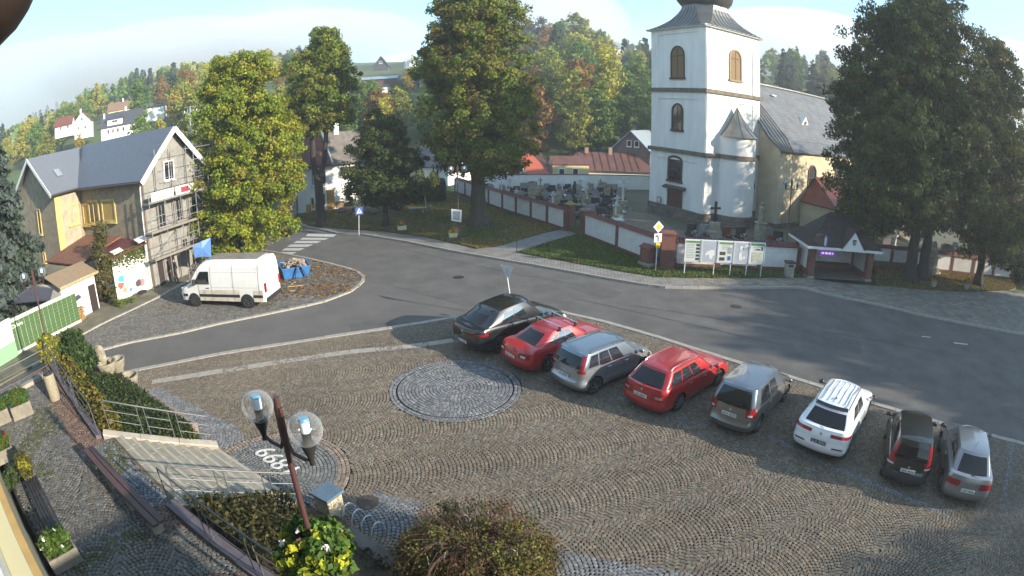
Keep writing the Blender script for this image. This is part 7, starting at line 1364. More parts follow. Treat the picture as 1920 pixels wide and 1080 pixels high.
specs['box'] = dict(geo=dict(L=3.6, W=1.66, H=1.56, wb=2.3, ro=.62, z0=.22, wr=.295, shoulder=[(-1.79, .96), (-1.0, .94), (.3, .92), (.75, .92), (1.3, .87), (1.79, .72)], low=low([(0, .08), (.15, .01), (.45, 0), (.5, .06), (.7, .07), (1, .09)], front=[(0, .18), (.15, .05), (.4, 0), (.7, .04), (1, .25)]),
    gh=dict(xr0=-1.7, xr1=-1.52, xf0=1.1, xf1=.45, w0=.73, w1=.60, curve=1.4, br=.04), roof=[(-1.8, 1.5), (-1.3, 1.55), (-.3, 1.56), (.4, 1.5), (.7, 1.4), (1.1, 1.0)]),
    glass=[(3, 12, .12, .8, 'side_window'), (14, 28, .1, .86, 'side_window'), (29.5, 43, .1, .86, 'side_window'), (iB0, iB1, .06, .74, 'rear_window'), (iF0, iF1, .1, .9, 'windshield')],
    lamps=[('U', iB0-3.6, iB0-.4, .02, .86, 'tail_light', M_TLR, .012), ('L', iB0-3.6, iB0-.2, .78, .99, 'tail_light', M_TLR, .012), ('L', iB0-3.4, iB0-.4, .70, .78, 'reversing_light', M_TLW, .014), ('L', iF0-4, iF0+1.2, .62, .86, 'headlight', M_TLW, .01)], extras=[('L', iB0-16, iB1+16, .0, .45, 'bumper', mat('grey_plastic', (.055, .055, .058), .6), .012)],
    plate_k=.60, plate='9E4 4656', doors=(-.6, .25, 1.05), handles=(-.4, .45), mirror=.9, mirror_paint=M_BPL, spokes=6, emblem_k=.76)
specs['hatch'] = dict(geo=dict(L=4.2, W=1.84, H=1.48, wb=2.46, ro=.74, z0=.2, wr=.305, shoulder=[(-2.0, .98), (-1.2, .97), (.3, .93), (.95, .91), (1.5, .84), (2.0, .70)], low=low([(0, .12), (.15, .03), (.42, 0), (.48, .04), (.75, .05), (1, .10)]),
    gh=dict(xr0=-1.88, xr1=-1.25, xf0=1.1, xf1=.35, w0=.75, w1=.59, curve=1.1, br=.07), roof=[(-1.9, 1.2), (-1.5, 1.39), (-1.1, 1.45), (-.2, 1.47), (.3, 1.44), (.7, 1.33), (1.1, 1.02)]),
    glass=[(9, 25, .12, .84, 'side_window'), (27, 42, .1, .86, 'side_window'), (iB0-.1, iB1+.1, .08, .88, 'rear_window'), (iF0, iF1, .1, .9, 'windshield')],
    lamps=TL(iB0-3.2, iB0+1.8, .58, .82)+[('L', iF0-4, iF0+1.5, .62, .86, 'headlight', M_TLW, .01)], extras=[],
    plate_k=.50, plate='1SF 1826', doors=(-.75, .2, 1.05), handles=(-.55, .4), mirror=.9, mirror_paint=M_BPL, spokes=6, emblem_k=.80, antenna=-.9)
CARS = [('coupe', BLK, .006, 22.2, 39.5, 'car', 'parked_suv', 'black coupe-shaped off-roader parked first in the row beside the leaning give-way sign'), ('liftback', RED1, 1.81, 20.36, 37, 'car', 'parked_car', 'red liftback with roof bars parked between the black and the silver-blue car'), ('compact', SILV, 3.34, 18.54, 37.5, 'car', 'parked_car', 'silver-blue high-roofed hatchback parked between the two red cars'), ('estate', RED2, 5.89, 17.18, 39.5, 'car', 'parked_car', 'red estate car parked between the silver-blue car and the grey car'),
    ('mpv', GRY, 8.16, 15.53, 44, 'car', 'parked_car', 'grey tall family car with papers reflected on its roof beside the white car'), ('suv', WHT, 10.67, 13.65, 43.5, 'car', 'parked_suv', 'white off-roader with a ribbed pale roof parked alone in the row'), ('box', DGR, 12.39, 11.28, 52.5, 'car', 'parked_car', 'small boxy black car with tall red tail lights'), ('hatch', SIL2, 14.27, 9.94, 52, 'car', 'parked_car', 'silver hatchback parked last in the row at the right')]
CARS[4] = CARS[4][:7]+('beige-grey tall family car parked between the red estate and the white car',)
for key, pm, x, y, deg, cat, nm, lb in CARS:
    root, c = build_car(lb, cat, nm, specs[key], (x, y), R(deg), pm)
    if key == 'liftback':
        for xb in (-.55, .25):
            z = c.roof(xb); MB().beam((xb, -.72, z+.10), (xb, .72, z+.10), .05, .025).build('roof_bar', M_CHR, root)
            for sy in (-1, 1): MB().box((xb, sy*.66, z+.02), (.09, .07, .17)).build('bar_foot', M_BPL, root)
    if key == 'suv':
        for k in range(5): y_ = -.40+.2*k; MB().pipe([(-1.35, y_, c.roof(-1.35)+.012), (-.5, y_, c.roof(-.5)+.014), (.3, y_, c.roof(.3)+.010)], .014, 4).build('roof_rib', mat('roof_rib', (.62, .66, .68), .4), root)
        MB().ico((-1.15, 0, c.roof(-1.15)+.03), .06, 1, (1.3, .5, .9)).build('antenna_fin', BLK, root)
# ---------------------------------------------------------------- white panel van
M_VAN = mat('white_van_paint', (.76, .76, .74), .35, coat=.5, var=.08, scale=1.5); M_VDIRT = mat('dirty_white_panel', (.55, .51, .42), .6, var=.35, scale=2.5)
vn = thing('panel_van', 'white high-roofed panel van parked on the leaf-strewn cobbled apron', 'van', (-15.55, 26.6, .055), R(177.6))
vx = lambda x: x-2.955
VL, VW = 5.91, 1.96
prof_ = [(0, .38), (.0, .9), (.03, 2.35), (.12, 2.58), (4.0, 2.62), (4.25, 2.50), (4.55, 2.22), (4.95, 1.55), (5.2, 1.28), (5.62, 1.12), (5.86, .92), (5.91, .6), (5.85, .36)]
wid_ = lambda x, z: VW/2-(.14*max(0, z-1.35)/1.25)-(.10*max(0, x-5.2)/.7)-.03*(z < .55)
V = []; F = []; zs_rows = 14
def side_pt(i, sgn):
    return None
# body as cross rings: for every station a ring from the sill over the roof
st = [0, .02, .06, .14, .3, .55, .6, .8, 1.0, 1.2, 1.4, 1.45, 1.8, 2.2, 2.6, 3.0, 3.4, 3.8, 4.0, 4.2, 4.4, 4.6, 4.8, 5.0, 5.1, 5.3, 5.5, 5.7, 5.82, 5.91]
def topz(x):
    up = [(0, 2.2), (.04, 2.42), (.14, 2.57), (.6, 2.61), (3.4, 2.61), (3.9, 2.56), (4.2, 2.42), (4.5, 2.14), (4.8, 1.74), (5.02, 1.38), (5.2, 1.26), (5.6, 1.12), (5.8, .95), (5.91, .72)]
    return np.interp(x, [a for a, b in up], [b for a, b in up])
nr_ = 13
for x in st:
    zt = topz(x); endf = 1-.06*max(0, (.14-x)/.14)**2; fr_ = 1-.18*max(0, (x-5.5)/.41)**2
    for j in range(nr_):
        t = j/(nr_-1)
        if t < .62: k = t/.62; z = .36+(zt-.12-.36)*k; w_ = (VW/2-.16*max(0, (z-1.3)/1.25)**1.3-(.035 if z < .5 else 0))*endf*fr_; V.append((vx(x), -w_, z))
        else: k = (t-.62)/.38; wt_ = (VW/2-.16*max(0, (zt-.12-1.3)/1.25)**1.3)*endf*fr_; V.append((vx(x), -wt_*math.cos(k*math.pi/2)**.75 if k < 1 else 0, zt-.12*(1-math.sin(k*math.pi/2)**1.0)))
V2 = list(V); 
for x_i in range(len(st)):
    for j in range(nr_-2, -1, -1): a = V[x_i*nr_+j]; V2.append((a[0], -a[1], a[2]))
# rebuild as full rings
RV = []; m_ = 2*nr_-1
for i in range(len(st)): RV += V[i*nr_:(i+1)*nr_]+[(a[0], -a[1], a[2]) for a in V[i*nr_:(i+1)*nr_-1][::-1]]
fc_ = []
vwr = .345; vax = (1.18, 1.18+3.665)
def inarch(p): return abs(p[1]) > .6 and any((p[0]-vx(a))**2+(p[2]-vwr)**2 < .44**2 for a in vax)
for i in range(len(st)-1):
    for j in range(m_-1):
        f = (i*m_+j, i*m_+j+1, (i+1)*m_+j+1, (i+1)*m_+j); fc_.append(f)
fc_ += [tuple(range(m_)), tuple(range((len(st)-1)*m_, len(st)*m_))]
MB().add(RV, fc_).build('body', M_VAN, vn, smooth=True)
for a in vax:
    for sy in (-1, 1): 
        MB().tube((vx(a), sy*(VW/2-.25), vwr+.02), (vx(a), sy*(VW/2+.004), vwr+.02), .42, n=28).build('wheel_arch', M_BPL, vn)
tm_, rmm, dk = wheel_mesh(.345, .22, 6, mat('steel_rim', (.10, .10, .11), .5, metal=.6))
for a in vax:
    for sy in (-1, 1):
        w = bpy.data.objects.new('wheel', None); C.objects.link(w); w.parent = vn; w.location = (vx(a), sy*(VW/2-.08), .335); w.rotation_euler = (0, 0, 0 if sy > 0 else math.pi)
        for nm_, me in (('tyre', tm_), ('rim', rmm), ('brake_disc', dk)): inst(nm_, me, w)
sidew = lambda z: VW/2-.16*max(0, (z-1.3)/1.25)**1.3
for sy in (-1, 1):
    for (x0, x1) in ((.15, .74), (1.62, 4.40), (5.28, 5.6)): MB().box((vx((x0+x1)/2), sy*(VW/2+.006), .66), (x1-x0, .03, .15)).build('rub_strip', M_BPL, vn, bevel=.005)
    for (x0, x1) in ((.15, .74), (1.62, 4.40)): MB().box((vx((x0+x1)/2), sy*(VW/2-.013), .47), (x1-x0, .035, .22)).build('dirty_sill', M_VDIRT, vn); MB().box((vx((x0+x1)/2), sy*(VW/2-.007), .86), (x1-x0, .024, .24)).build('dirty_panel', M_VDIRT, vn)
    for (x0, x1) in ((.45, 1.95), (2.05, 3.45)):
        q = [Vector((vx(x), sy*(sidew(z_)+.004), z_)) for x, z_ in ((x0, 1.12), (x1, 1.12), (x1, 1.95), (x0, 1.95))]; MB().pipe(q+[q[0]], .011, 4).build('panel_groove', mat('panel_shade', (.42, .43, .44), .5), vn)
    for x in (3.5, 4.42, .35, 2.0): MB().pipe([(vx(x), sy*(sidew(z_)+.003), z_) for z_ in (.4, .8, 1.2, 1.6, 2.0, 2.3 if x < 4 else 2.1)], .008, 4).build('door_gap', M_BPL, vn)
    MB().pipe([(vx(.1), sy*(sidew(2.12)+.004), 2.12), (vx(3.6), sy*(sidew(2.12)+.004), 2.12)], .008, 4).build('roof_gap', mat('panel_shade', (.42, .43, .44)), vn)
    q = [(vx(3.62), sy*(sidew(1.28)+.008), 1.28), (vx(4.72), sy*(sidew(1.28)+.012), 1.28), (vx(4.60), sy*(sidew(1.5)+.010), 1.5), (vx(4.22), sy*(sidew(1.98)+.02), 1.98), (vx(3.62), sy*(sidew(1.98)+.01), 1.98)]; MB().slab(q if sy < 0 else q[::-1], .02).build('side_window', M_CGL, vn)
    MB().box((vx(4.62), sy*(VW/2+.13), 1.42), (.12, .2, .34)).build('mirror', M_BPL, vn, bevel=.03); MB().box((vx(3.75), sy*(VW/2+.015), 1.08), (.2, .04, .04)).build('door_handle', M_BPL, vn)
    MB().box((vx(.015), sy*.86, 1.12), (.12, .17, .5)).build('tail_light', M_TLR, vn, bevel=.02); MB().box((vx(5.70), sy*.68, .92), (.28, .34, .24)).build('headlight', M_TLW, vn, bevel=.04)
MB().slab([(vx(4.98), -.78, 1.46), (vx(4.98), .78, 1.46), (vx(4.28), .70, 2.40), (vx(4.28), -.70, 2.40)], .02).build('windshield', M_CGL, vn)
for y_ in (0,): MB().box((vx(-.004), y_, 1.35), (.012, .015, 2.0)).build('rear_door_gap', M_BPL, vn)
MB().box((vx(-.03), 0, .46), (.14, 1.8, .2)).build('rear_bumper', M_BPL, vn, bevel=.03); MB().box((vx(5.9), 0, .5), (.12, 1.7, .26)).build('front_bumper', M_BPL, vn, bevel=.03); MB().box((vx(-.012), .0, .82), (.015, .5, .11)).build('number_plate', M_PLT, vn)
MB().box((vx(2.1), 0, 2.595), (3.3, 1.25, .03)).build('roof_grime', mat('roof_grime', (.22, .19, .15), .9, var=.4, scale=3), vn)
# ============================================================ STREET FURNITURE AND SMALL THINGS
M_MAR = mat('maroon_paint', (.075, .032, .032), .45, var=.1, scale=5); M_GLOB = bpy.data.materials.new('clear_globe'); M_GLOB.use_nodes = True
_n = M_GLOB.node_tree; _n.nodes.clear(); _o = _n.nodes.new('ShaderNodeOutputMaterial'); _t = _n.nodes.new('ShaderNodeBsdfTransparent'); _t.inputs[0].default_value = (.98, .99, 1, 1); _g = _n.nodes.new('ShaderNodeBsdfGlossy'); _g.inputs['Roughness'].default_value = .06; _d = _n.nodes.new('ShaderNodeBsdfDiffuse'); _d.inputs[0].default_value = (.6, .62, .63, 1)
_f = _n.nodes.new('ShaderNodeLayerWeight'); _f.inputs[0].default_value = .28; _q = _n.nodes.new('ShaderNodeMath'); _q.operation = 'MULTIPLY'; _q.inputs[1].default_value = .55; _n.links.new(_f.outputs['Facing'], _q.inputs[0]); _m = _n.nodes.new('ShaderNodeMixShader'); _m2 = _n.nodes.new('ShaderNodeMixShader'); _m2.inputs[0].default_value = .07; _n.links.new(_t.outputs[0], _m2.inputs[1]); _n.links.new(_g.outputs[0], _m2.inputs[2]); _n.links.new(_q.outputs[0], _m.inputs[0]); _n.links.new(_m2.outputs[0], _m.inputs[1]); _n.links.new(_d.outputs[0], _m.inputs[2]); _n.links.new(_m.outputs[0], _o.inputs[0])
M_BULB = mat('white_diffuser', (.75, .80, .84), .4); M_BLUEC = mat('blue_cap', (.12, .35, .5), .4)
def lamp(label, base, ztop, rz, n=2, gr=.215, arm=.47):
    "globe lamp: ztop = height of the globe centres above the base"
    t = thing('street_lamp', label, 'street lamp', base, rz, group='globe street lamps'); MB().lathe([(.11, -.1), (.11, .35), (.07, .45), (.045, .5), (.04, ztop+.28)], n=12).build('pole', M_MAR, t, smooth=True)
    for k in range(n):
        a = 2*math.pi*k/n; d = Vector((math.cos(a), math.sin(a), 0)); o = d*arm
        MB().pipe([d*.045+Vector((0, 0, ztop+.15)), d*.05+Vector((0, 0, ztop-.35)), d*.12+Vector((0, 0, ztop-.48)), d*(arm-.12)+Vector((0, 0, ztop-.48)), o+Vector((0, 0, ztop-.42)), o+Vector((0, 0, ztop-.3))], .026, 8).build('arm', M_MAR, t, smooth=True)
        MB().lathe([(.035, ztop-.50), (.04, ztop-.40), (.085, ztop-.26), (.10, ztop-.20)], (o.x, o.y, 0), 16).build('lamp_holder', M_BPL, t, smooth=True)
        g = MB().ico((0, 0, 0), gr, 4).build('globe', M_GLOB, t, smooth=True, loc=(o.x, o.y, ztop)); MB().lathe([(.055, -.20), (.06, -.03)], n=14).build('socket', M_BPL, g, smooth=True)
        MB().lathe([(.062, -.03), (.066, .10), (.066, .12)], n=14).build('diffuser', M_BULB, g, smooth=True); MB().lathe([(.07, .12), (.055, .155)], n=14).build('cap', M_BLUEC, g, smooth=True)
    return t
PX, PY = -2.78, 5.43; lamp('near maroon lamp post with two clear globes rising from the flower basket', (PX, PY, .7), 5.28, math.atan2(-.474, .88))
LX_, LY_ = TA0.x-.15, TA0.y+.25; lamp('dark lamp post with glass globes at the left beside the green panel fence', (LX_, LY_, 1.1), 4.05, .9, gr=.2)
b = at(860, 452, .12); lamp('slim lamp post with clear globes on the lawn in front of the biggest tree trunk', b, 5.25, .1, gr=.21); b = at(1472, 482, CZ); lamp('lamp post with two globes behind the churchyard wall in front of the nave', b, 5.2, .15, gr=.26, arm=.52)
def basket(label, x, y, z, r, seed, pal, fl):
    t = thing('flower_basket', label, 'flower basket', (x, y, z)); MB().lathe([(.08, -.25), (.26, -.22), (.32, .05), (.30, .05), (.1, -.1)], n=16).build('bowl', M_BPL, t); rg = np.random.default_rng(seed)
    foliage('leaves', crown([(0, 0, .05, r, r, r*.8), (0, 0, -.25, r*.85, r*.85, r*.6)], 190, 44, r*.28, .075, pal, rg, palw=None), t); foliage('yellow_leaves', crown([(.0, -.1, .0, r*1.03, r*1.03, r*.85)], 64, 16, r*.2, .09, [(.45, .42, .03), (.38, .40, .03), (.28, .33, .03)], rg), t)['kind'] = 'stuff'
    foliage('flowers', crown([(0, 0, 0, r*1.08, r*1.08, r*.9)], 22, 6, .045, .06, fl, rg), t)['kind'] = 'stuff'
zb = top_of((PX, PY), 583, 1035); basket('large flower basket of green and yellow leaves round the near lamp post', PX, PY, zb, .52, 1, GRN+[(.10, .16, .025)], [(.75, .72, .68), (.75, .3, .25), (.8, .8, .78)])
zb = top_of((LX_, LY_), 97, 650); basket('smaller basket of yellow-green leaves on the left lamp post', LX_, LY_, zb, .62, 2, [(.20, .22, .03), (.12, .13, .03), (.24, .26, .03), (.14, .11, .04)], [(.8, .8, .78)])
# signs
M_SGREY = mat('sign_back_grey', (.6, .61, .63), .45); M_SWHITE = mat('sign_white', (.75, .75, .74), .4); M_SRED = mat('sign_red', (.5, .02, .02), .4); M_SBLUE = mat('sign_blue', (.03, .10, .45), .4); M_SYEL = mat('sign_yellow', (.75, .48, .03), .4)
b = at(962, 597); gs = thing('give_way_sign', 'leaning give-way sign on a grey post behind the black off-roader', 'road sign', (b.x, b.y, .05)); tipv = Vector((-.30, .1, 2.15)); MB().tube((0, 0, 0), tipv*1.08, .033, n=8).build('post', M_SGREY, gs)
def plate_poly(root, nm, c, rz, poly, o, m, th=.008):
    M3 = Matrix.Rotation(rz, 3, 'Z'); P = [Vector(c)+M3 @ Vector((a, -o, b_)) for a, b_ in poly]; return MB().slab(P, th).build(nm, m, root)
cg = tipv+Vector((0, 0, .0)); rzg = 2.35
plate_poly(gs, 'sign_plate', cg, rzg, [(0, -.42), (.42, .30), (-.42, .30)], .04, M_SRED); plate_poly(gs, 'white_field', cg, rzg, [(0, -.26), (.27, .21), (-.27, .21)], .05, M_SWHITE); plate_poly(gs, 'sign_back', cg, rzg, [(-.42, .30), (.42, .30), (0, -.42)], .028, M_SGREY)
b = at(673, 441, .12); ps = thing('crossing_sign', 'square blue pedestrian crossing sign on a thin post beside the zebra crossing', 'road sign', b); MB().tube((0, 0, 0), (.12, 0, 2.2), .03, n=8).build('post', M_SGREY, ps)
plate_poly(ps, 'black_backing', (.12, 0, 1.95), .5, [(-.36, -.36), (.36, -.36), (.36, .36), (-.36, .36)], .03, M_BPL); plate_poly(ps, 'blue_plate', (.12, 0, 1.95), .5, [(-.27, -.27), (.27, -.27), (.27, .27), (-.27, .27)], .045, M_SBLUE); plate_poly(ps, 'white_triangle', (.12, 0, 1.95), .5, [(-.23, -.19), (.23, -.19), (0, .21)], .056, M_SWHITE)
plate_poly(ps, 'walking_figure', (.12, 0, 1.95), .5, [(-.09, -.15), (-.05, -.15), (0, -.03), (.05, -.15), (.09, -.15), (.03, .02), (.03, .10), (-.03, .10), (-.03, .02)], .066, M_BPL)
b = at(1229, 509, .12); pr = thing('priority_sign', 'post with a yellow diamond road sign and two small plates before the brick pier', 'road sign', b); MB().tube((0, 0, 0), (0, 0, 2.95), .033, n=8).build('post', M_SGREY, pr)
for s_, o_, m in ((.36, .04, M_SWHITE), (.20, .052, M_SYEL)): plate_poly(pr, 'diamond_plate' if s_ > .3 else 'yellow_field', (0, 0, 2.75), .25, [(0, -s_), (s_, 0), (0, s_), (-s_, 0)], o_, m)
plate_poly(pr, 'junction_plate', (0, 0, 2.08), .25, [(-.26, -.27), (.26, -.27), (.26, .27), (-.26, .27)], .04, M_SWHITE); plate_poly(pr, 'junction_line', (0, 0, 2.08), .25, [(-.02, -.22), (.05, -.22), (.05, .04), (-.02, .16), (-.18, .16), (-.18, .09), (-.02, .06)], .052, M_BPL); plate_poly(pr, 'yellow_plate', (.03, 0, 1.62), .25, [(-.15, -.15), (.15, -.15), (.15, .15), (-.15, .15)], .04, M_SYEL)
b = at(860, 452, .12); ib = thing('poster_board', 'tilted white poster frame fixed to the lamp post on the lawn', 'poster board', b); plate_poly(ib, 'frame', (-.1, -.15, 1.95), -.15, [(-.38, -.42), (.34, -.52), (.40, .36), (-.36, .44)], .03, M_SWHITE); plate_poly(ib, 'poster', (-.1, -.15, 1.95), -.15, [(-.26, -.32), (.24, -.40), (.28, .26), (-.25, .32)], .042, mat('faded_poster', (.36, .38, .40), .6, var=.4, scale=5)); MB().tube((.12, -.1, 1.9), (0, 0, 1.9), .02).build('clamp', M_BPL, ib)
b = at(969, 473, .12); MB().tube((0, 0, 0), (0, 0, .85), .03, n=8).build('bollard', M_BPL, None, loc=tuple(b), label='thin dark post at the mouth of the footpath to the churchyard gate', cat='post')
# notice board
n0, n1 = at(1281, 516, .12), at(1427, 521, .12); nb = thing('notice_board', 'long white notice board with five glazed panels in front of the tiled churchyard wall', 'notice board', n0, math.atan2((n1-n0).y, (n1-n0).x)); NL = (n1-n0).length
for x in (.05, NL*.37, NL*.58, NL*.79, NL-.05): MB().tube((x, .06, 0), (x, .06, 2.0), .035, n=8).build('post', M_SGREY, nb)
MB().box((NL/2, 0, 1.53), (NL+.1, .08, 1.38)).build('board', mat('white_enamel', (.66, .68, .68), .4), nb); pw = (NL+.1)/5; hdr = mat('green_header', (.10, .24, .08), .6); bluegrey = mat('blue_grey_felt', (.38, .42, .47), .85, var=.1); paperm = mat('notice_sheet', (.70, .70, .66), .8); dkp = mat('dark_photo', (.05, .055, .05), .5, var=.6, scale=12); rr = random.Random(6)
for k in range(5):
    cx = -.05+pw*(k+.5); fr = MB().box((cx, -.045, 1.53), (pw-.07, .03, 1.26)).build('panel', bluegrey if k in (1, 3) else mat('pale_poster', (.60, .63, .58), .6, var=.08), nb)
    Bx = lambda x, z, w, h, m, nm: MB().box((cx+x, -.065-rr.uniform(0, .004), 1.53+z), (w, .006, h)).build(nm, m, fr)
    for x in (-(pw-.05)/2, (pw-.05)/2): MB().box((cx+x, -.06, 1.53), (.03, .05, 1.34)).build('frame_bar', mat('white_enamel', (.66, .68, .68)), nb)
    if k in (0, 2, 4):
        Bx(0, .55, pw-.14, .12, hdr, 'header'); 
        for j in range(9 if k == 0 else 3): Bx(-.16 if k == 0 else 0, .40-j*.10, pw*.5, .03, mat('grey_print', (.3, .33, .36)), 'text_line')
        if k == 0: [Bx(.30, .36-j*.21, .22, .14, dkp, 'photo') for j in range(5)]
        if k == 2: Bx(-.2, -.08, .36, .2, dkp, 'photo'); Bx(-.22, -.42, .34, .2, dkp, 'photo'); Bx(.24, -.36, .2, .26, mat('blue_photo', (.05, .12, .4), .5), 'photo'); Bx(.24, .1, .26, .36, mat('pale_photo', (.35, .36, .33), .6, var=.5, scale=14), 'photo')
        if k == 4: Bx(.0, -.22, .72, .62, mat('map_print', (.42, .45, .36), .7, var=.3, scale=9), 'map'); Bx(.30, .30, .14, .24, mat('teal_photo', (.03, .14, .14), .5), 'photo'); Bx(0.02, .26, .28, .09, dkp, 'photo')
    else:
        for j in range(9): Bx(rr.uniform(-.32, .32), rr.uniform(-.45, .15 if k == 1 else .48), rr.uniform(.14, .24), rr.uniform(.12, .26), paperm, 'paper')
b = at(1478, 519, .12); lb_ = thing('litter_bin', 'square concrete litter bin with a dark top beside the notice board', 'bin', b, -.1); MB().box((0, 0, .46), (.58, .5, .92)).build('body', M_CONC, lb_, bevel=.02); MB().box((0, 0, .97), (.64, .56, .1)).build('lid', M_BPL, lb_); MB().box((0, -.255, .78), (.36, .02, .16)).build('opening', M_BPL, lb_)
# ---------------------------------------------------------------- bus shelter
sf0, sf1 = at(1519, 521, .12), at(1627, 527, .12); sd = (sf1-sf0); SW = sd.length; srz = math.atan2(sd.y, sd.x); bs = thing('bus_shelter', 'brick and white bus shelter with a dark hipped shingle roof and small front gable', 'bus shelter', sf0, srz); SDp = 2.7
for x in (0, SW): MB().box((x, .22, 1.08), (.46, .46, 2.16)).build('brick_pillar', M_BRICK, bs); MB().box((x, .22, .05), (.56, .56, .14)).build('pillar_base', M_CONC, bs)
for x in (0, SW):
    MB().box((x, SDp/2+.2, .22), (.3, SDp-.5, .44)).build('brick_plinth', M_BRICK, bs); MB().box((x, SDp/2+.2, 1.22), (.24, SDp-.75, 1.56)).build('white_panel', M_WPANEL, bs); MB().box((x, SDp, 1.08), (.4, .4, 2.16)).build('brick_pillar', M_BRICK, bs); MB().box((x, SDp/2+.2, 2.08), (.3, SDp-.5, .16)).build('brick_band', M_BRICK, bs)
MB().box((SW/2, SDp, .22), (SW-.4, .3, .44)).build('brick_plinth', M_BRICK, bs); MB().box((SW/2, SDp, 1.22), (SW-.5, .22, 1.56)).build('white_panel', M_WPANEL, bs); MB().box((SW/2, SDp-.3, .50), (SW-1.0, .35, .06)).build('bench', M_DKW, bs); MB().box((SW/2, SDp/2, .01), (SW+.2, SDp, .03)).build('floor', mat('shelter_floor', (.13, .12, .105), .9, var=.2), bs)
ev = .62; x0, x1, y0, y1, ze_, za_ = -ev-.05, SW+ev+.05, -ev+.1, SDp+ev, 2.18, 4.15; rx0, rx1 = SW/2-.75, SW/2+.75; ry_ = SDp/2+.1
M_SHG = mat('dark_shingle', (.045, .038, .035), .95, var=.5, scale=6, bump=.8, bscale=22)
def shingled(root, a, b, c, d, rows, nm='roof'):
    "a-b eave, c-d ridge (c above b)"
    a, b, c, d = map(Vector, (a, b, c, d)); par = MB().slab([a, b, c, d], .08).build(nm, M_SHG, root); n = (b-a).cross(d-a).normalized(); n = n if n.z > 0 else -n; mb = MB(); r_ = random.Random(int(a.x*100))
    for k in range(rows):
        p0, p1 = a.lerp(d, k/rows), b.lerp(c, k/rows); q0, q1 = a.lerp(d, (k+1.2)/rows), b.lerp(c, (k+1.2)/rows); L = (p1-p0).length; m = max(1, int(L/.24))
        for j in range(m):
            u0, u1 = (j+.04)/m, (j+.96)/m; h = r_.uniform(.02, .05); mb.add([p0.lerp(p1, u0)+n*h, p0.lerp(p1, u1)+n*h, q0.lerp(q1, u1)+n*.006, q0.lerp(q1, u0)+n*.006, p0.lerp(p1, u0), p0.lerp(p1, u1)], [(0, 1, 2, 3), (4, 5, 1, 0)])
    mb.build('shingles', M_SHG, par, kind='stuff')
shingled(bs, (x0, y0, ze_), (x1, y0, ze_), (rx1, ry_, za_), (rx0, ry_, za_), 13); shingled(bs, (x0, y1, ze_), (x0, y0, ze_), (rx0, ry_, za_), (rx0-.01, ry_+.01, za_), 13); shingled(bs, (x1, y0, ze_), (x1, y1, ze_), (rx1+.01, ry_+.01, za_), (rx1, ry_, za_), 13); shingled(bs, (x1, y1, ze_), (x0, y1, ze_), (rx0, ry_, za_), (rx1, ry_, za_), 13)
M_FAS = mat('white_fascia', (.72, .72, .70), .6)
for a_, b_ in (((x0, y0, ze_-.06), (x1, y0, ze_-.06)), ((x0, y0+.04, ze_-.06), (x0, y1, ze_-.06)), ((x1, y0+.04, ze_-.06), (x1, y1, ze_-.06))): MB().beam(a_, b_, .06, .17).build('fascia', M_FAS, bs)
MB().box((SW/2, SDp/2+.1, ze_-.03), (SW+ev*2-.1, SDp+ev*2-.2, .05)).build('ceiling', mat('dark_boards', (.06, .06, .07)), bs)
gx = SW*.60; MB().add([(gx-.85, y0-.03, ze_+.02), (gx+.85, y0-.03, ze_+.02), (gx, y0-.03, ze_+1.12), (gx-.85, y0+.9, ze_+.3), (gx+.85, y0+.9, ze_+.3), (gx, y0+1.1, ze_+1.12)], [(0, 1, 2), (0, 2, 5, 3), (1, 4, 5, 2)]).build('front_gable', M_FAS, bs)
for sx in (-1, 1): MB().slab([(gx+sx*.98, y0-.1, ze_-.02), (gx, y0-.1, ze_+1.24), (gx, y0+1.25, ze_+1.24), (gx+sx*.98, y0+.9, ze_-.02)] if sx > 0 else [(gx, y0-.1, ze_+1.24), (gx-.98, y0-.1, ze_-.02), (gx-.98, y0+.9, ze_-.02), (gx, y0+1.25, ze_+1.24)], .05).build('gable_roof', M_SHG, bs)
plate_poly(bs, 'crest', (gx, y0-.03, ze_+.48), 0, [(-.15, .17), (-.15, -.04), (-.08, -.16), (0, -.2), (.08, -.16), (.15, -.04), (.15, .17)], .03, mat('crest_grey', (.08, .09, .11), .5, var=.5, scale=20)); plate_poly(bs, 'crest_mark', (gx, y0-.03, ze_+.48), 0, [(-.07, .05), (.07, .05), (.05, -.08), (-.05, -.08)], .045, mat('crest_light', (.4, .4, .38), .5))
MB().box((.85, y0+.1, ze_-.38), (1.15, .07, .36)).build('display', mat('purple_display', (.04, .015, .09), .3, emit=((.10, .03, .22), .5)), bs)
for x, w_ in ((.5, .18), (.78, .22), (1.05, .2), (1.28, .08)): MB().box((x, y0+.06, ze_-.38), (w_, .01, .12)).build('display_text', mat('display_text', (.8, .6, .9), .4, emit=((.8, .55, 1), .3)), bs)
MB().box((.55, y0-.12, ze_+.42), (.07, .36, .72)).build('stop_flag', mat('stop_sign_blue', (.10, .14, .35), .4), bs); MB().box((.51, y0-.12, ze_+.40), (.012, .26, .5)).build('flag_field', M_SWHITE, bs)
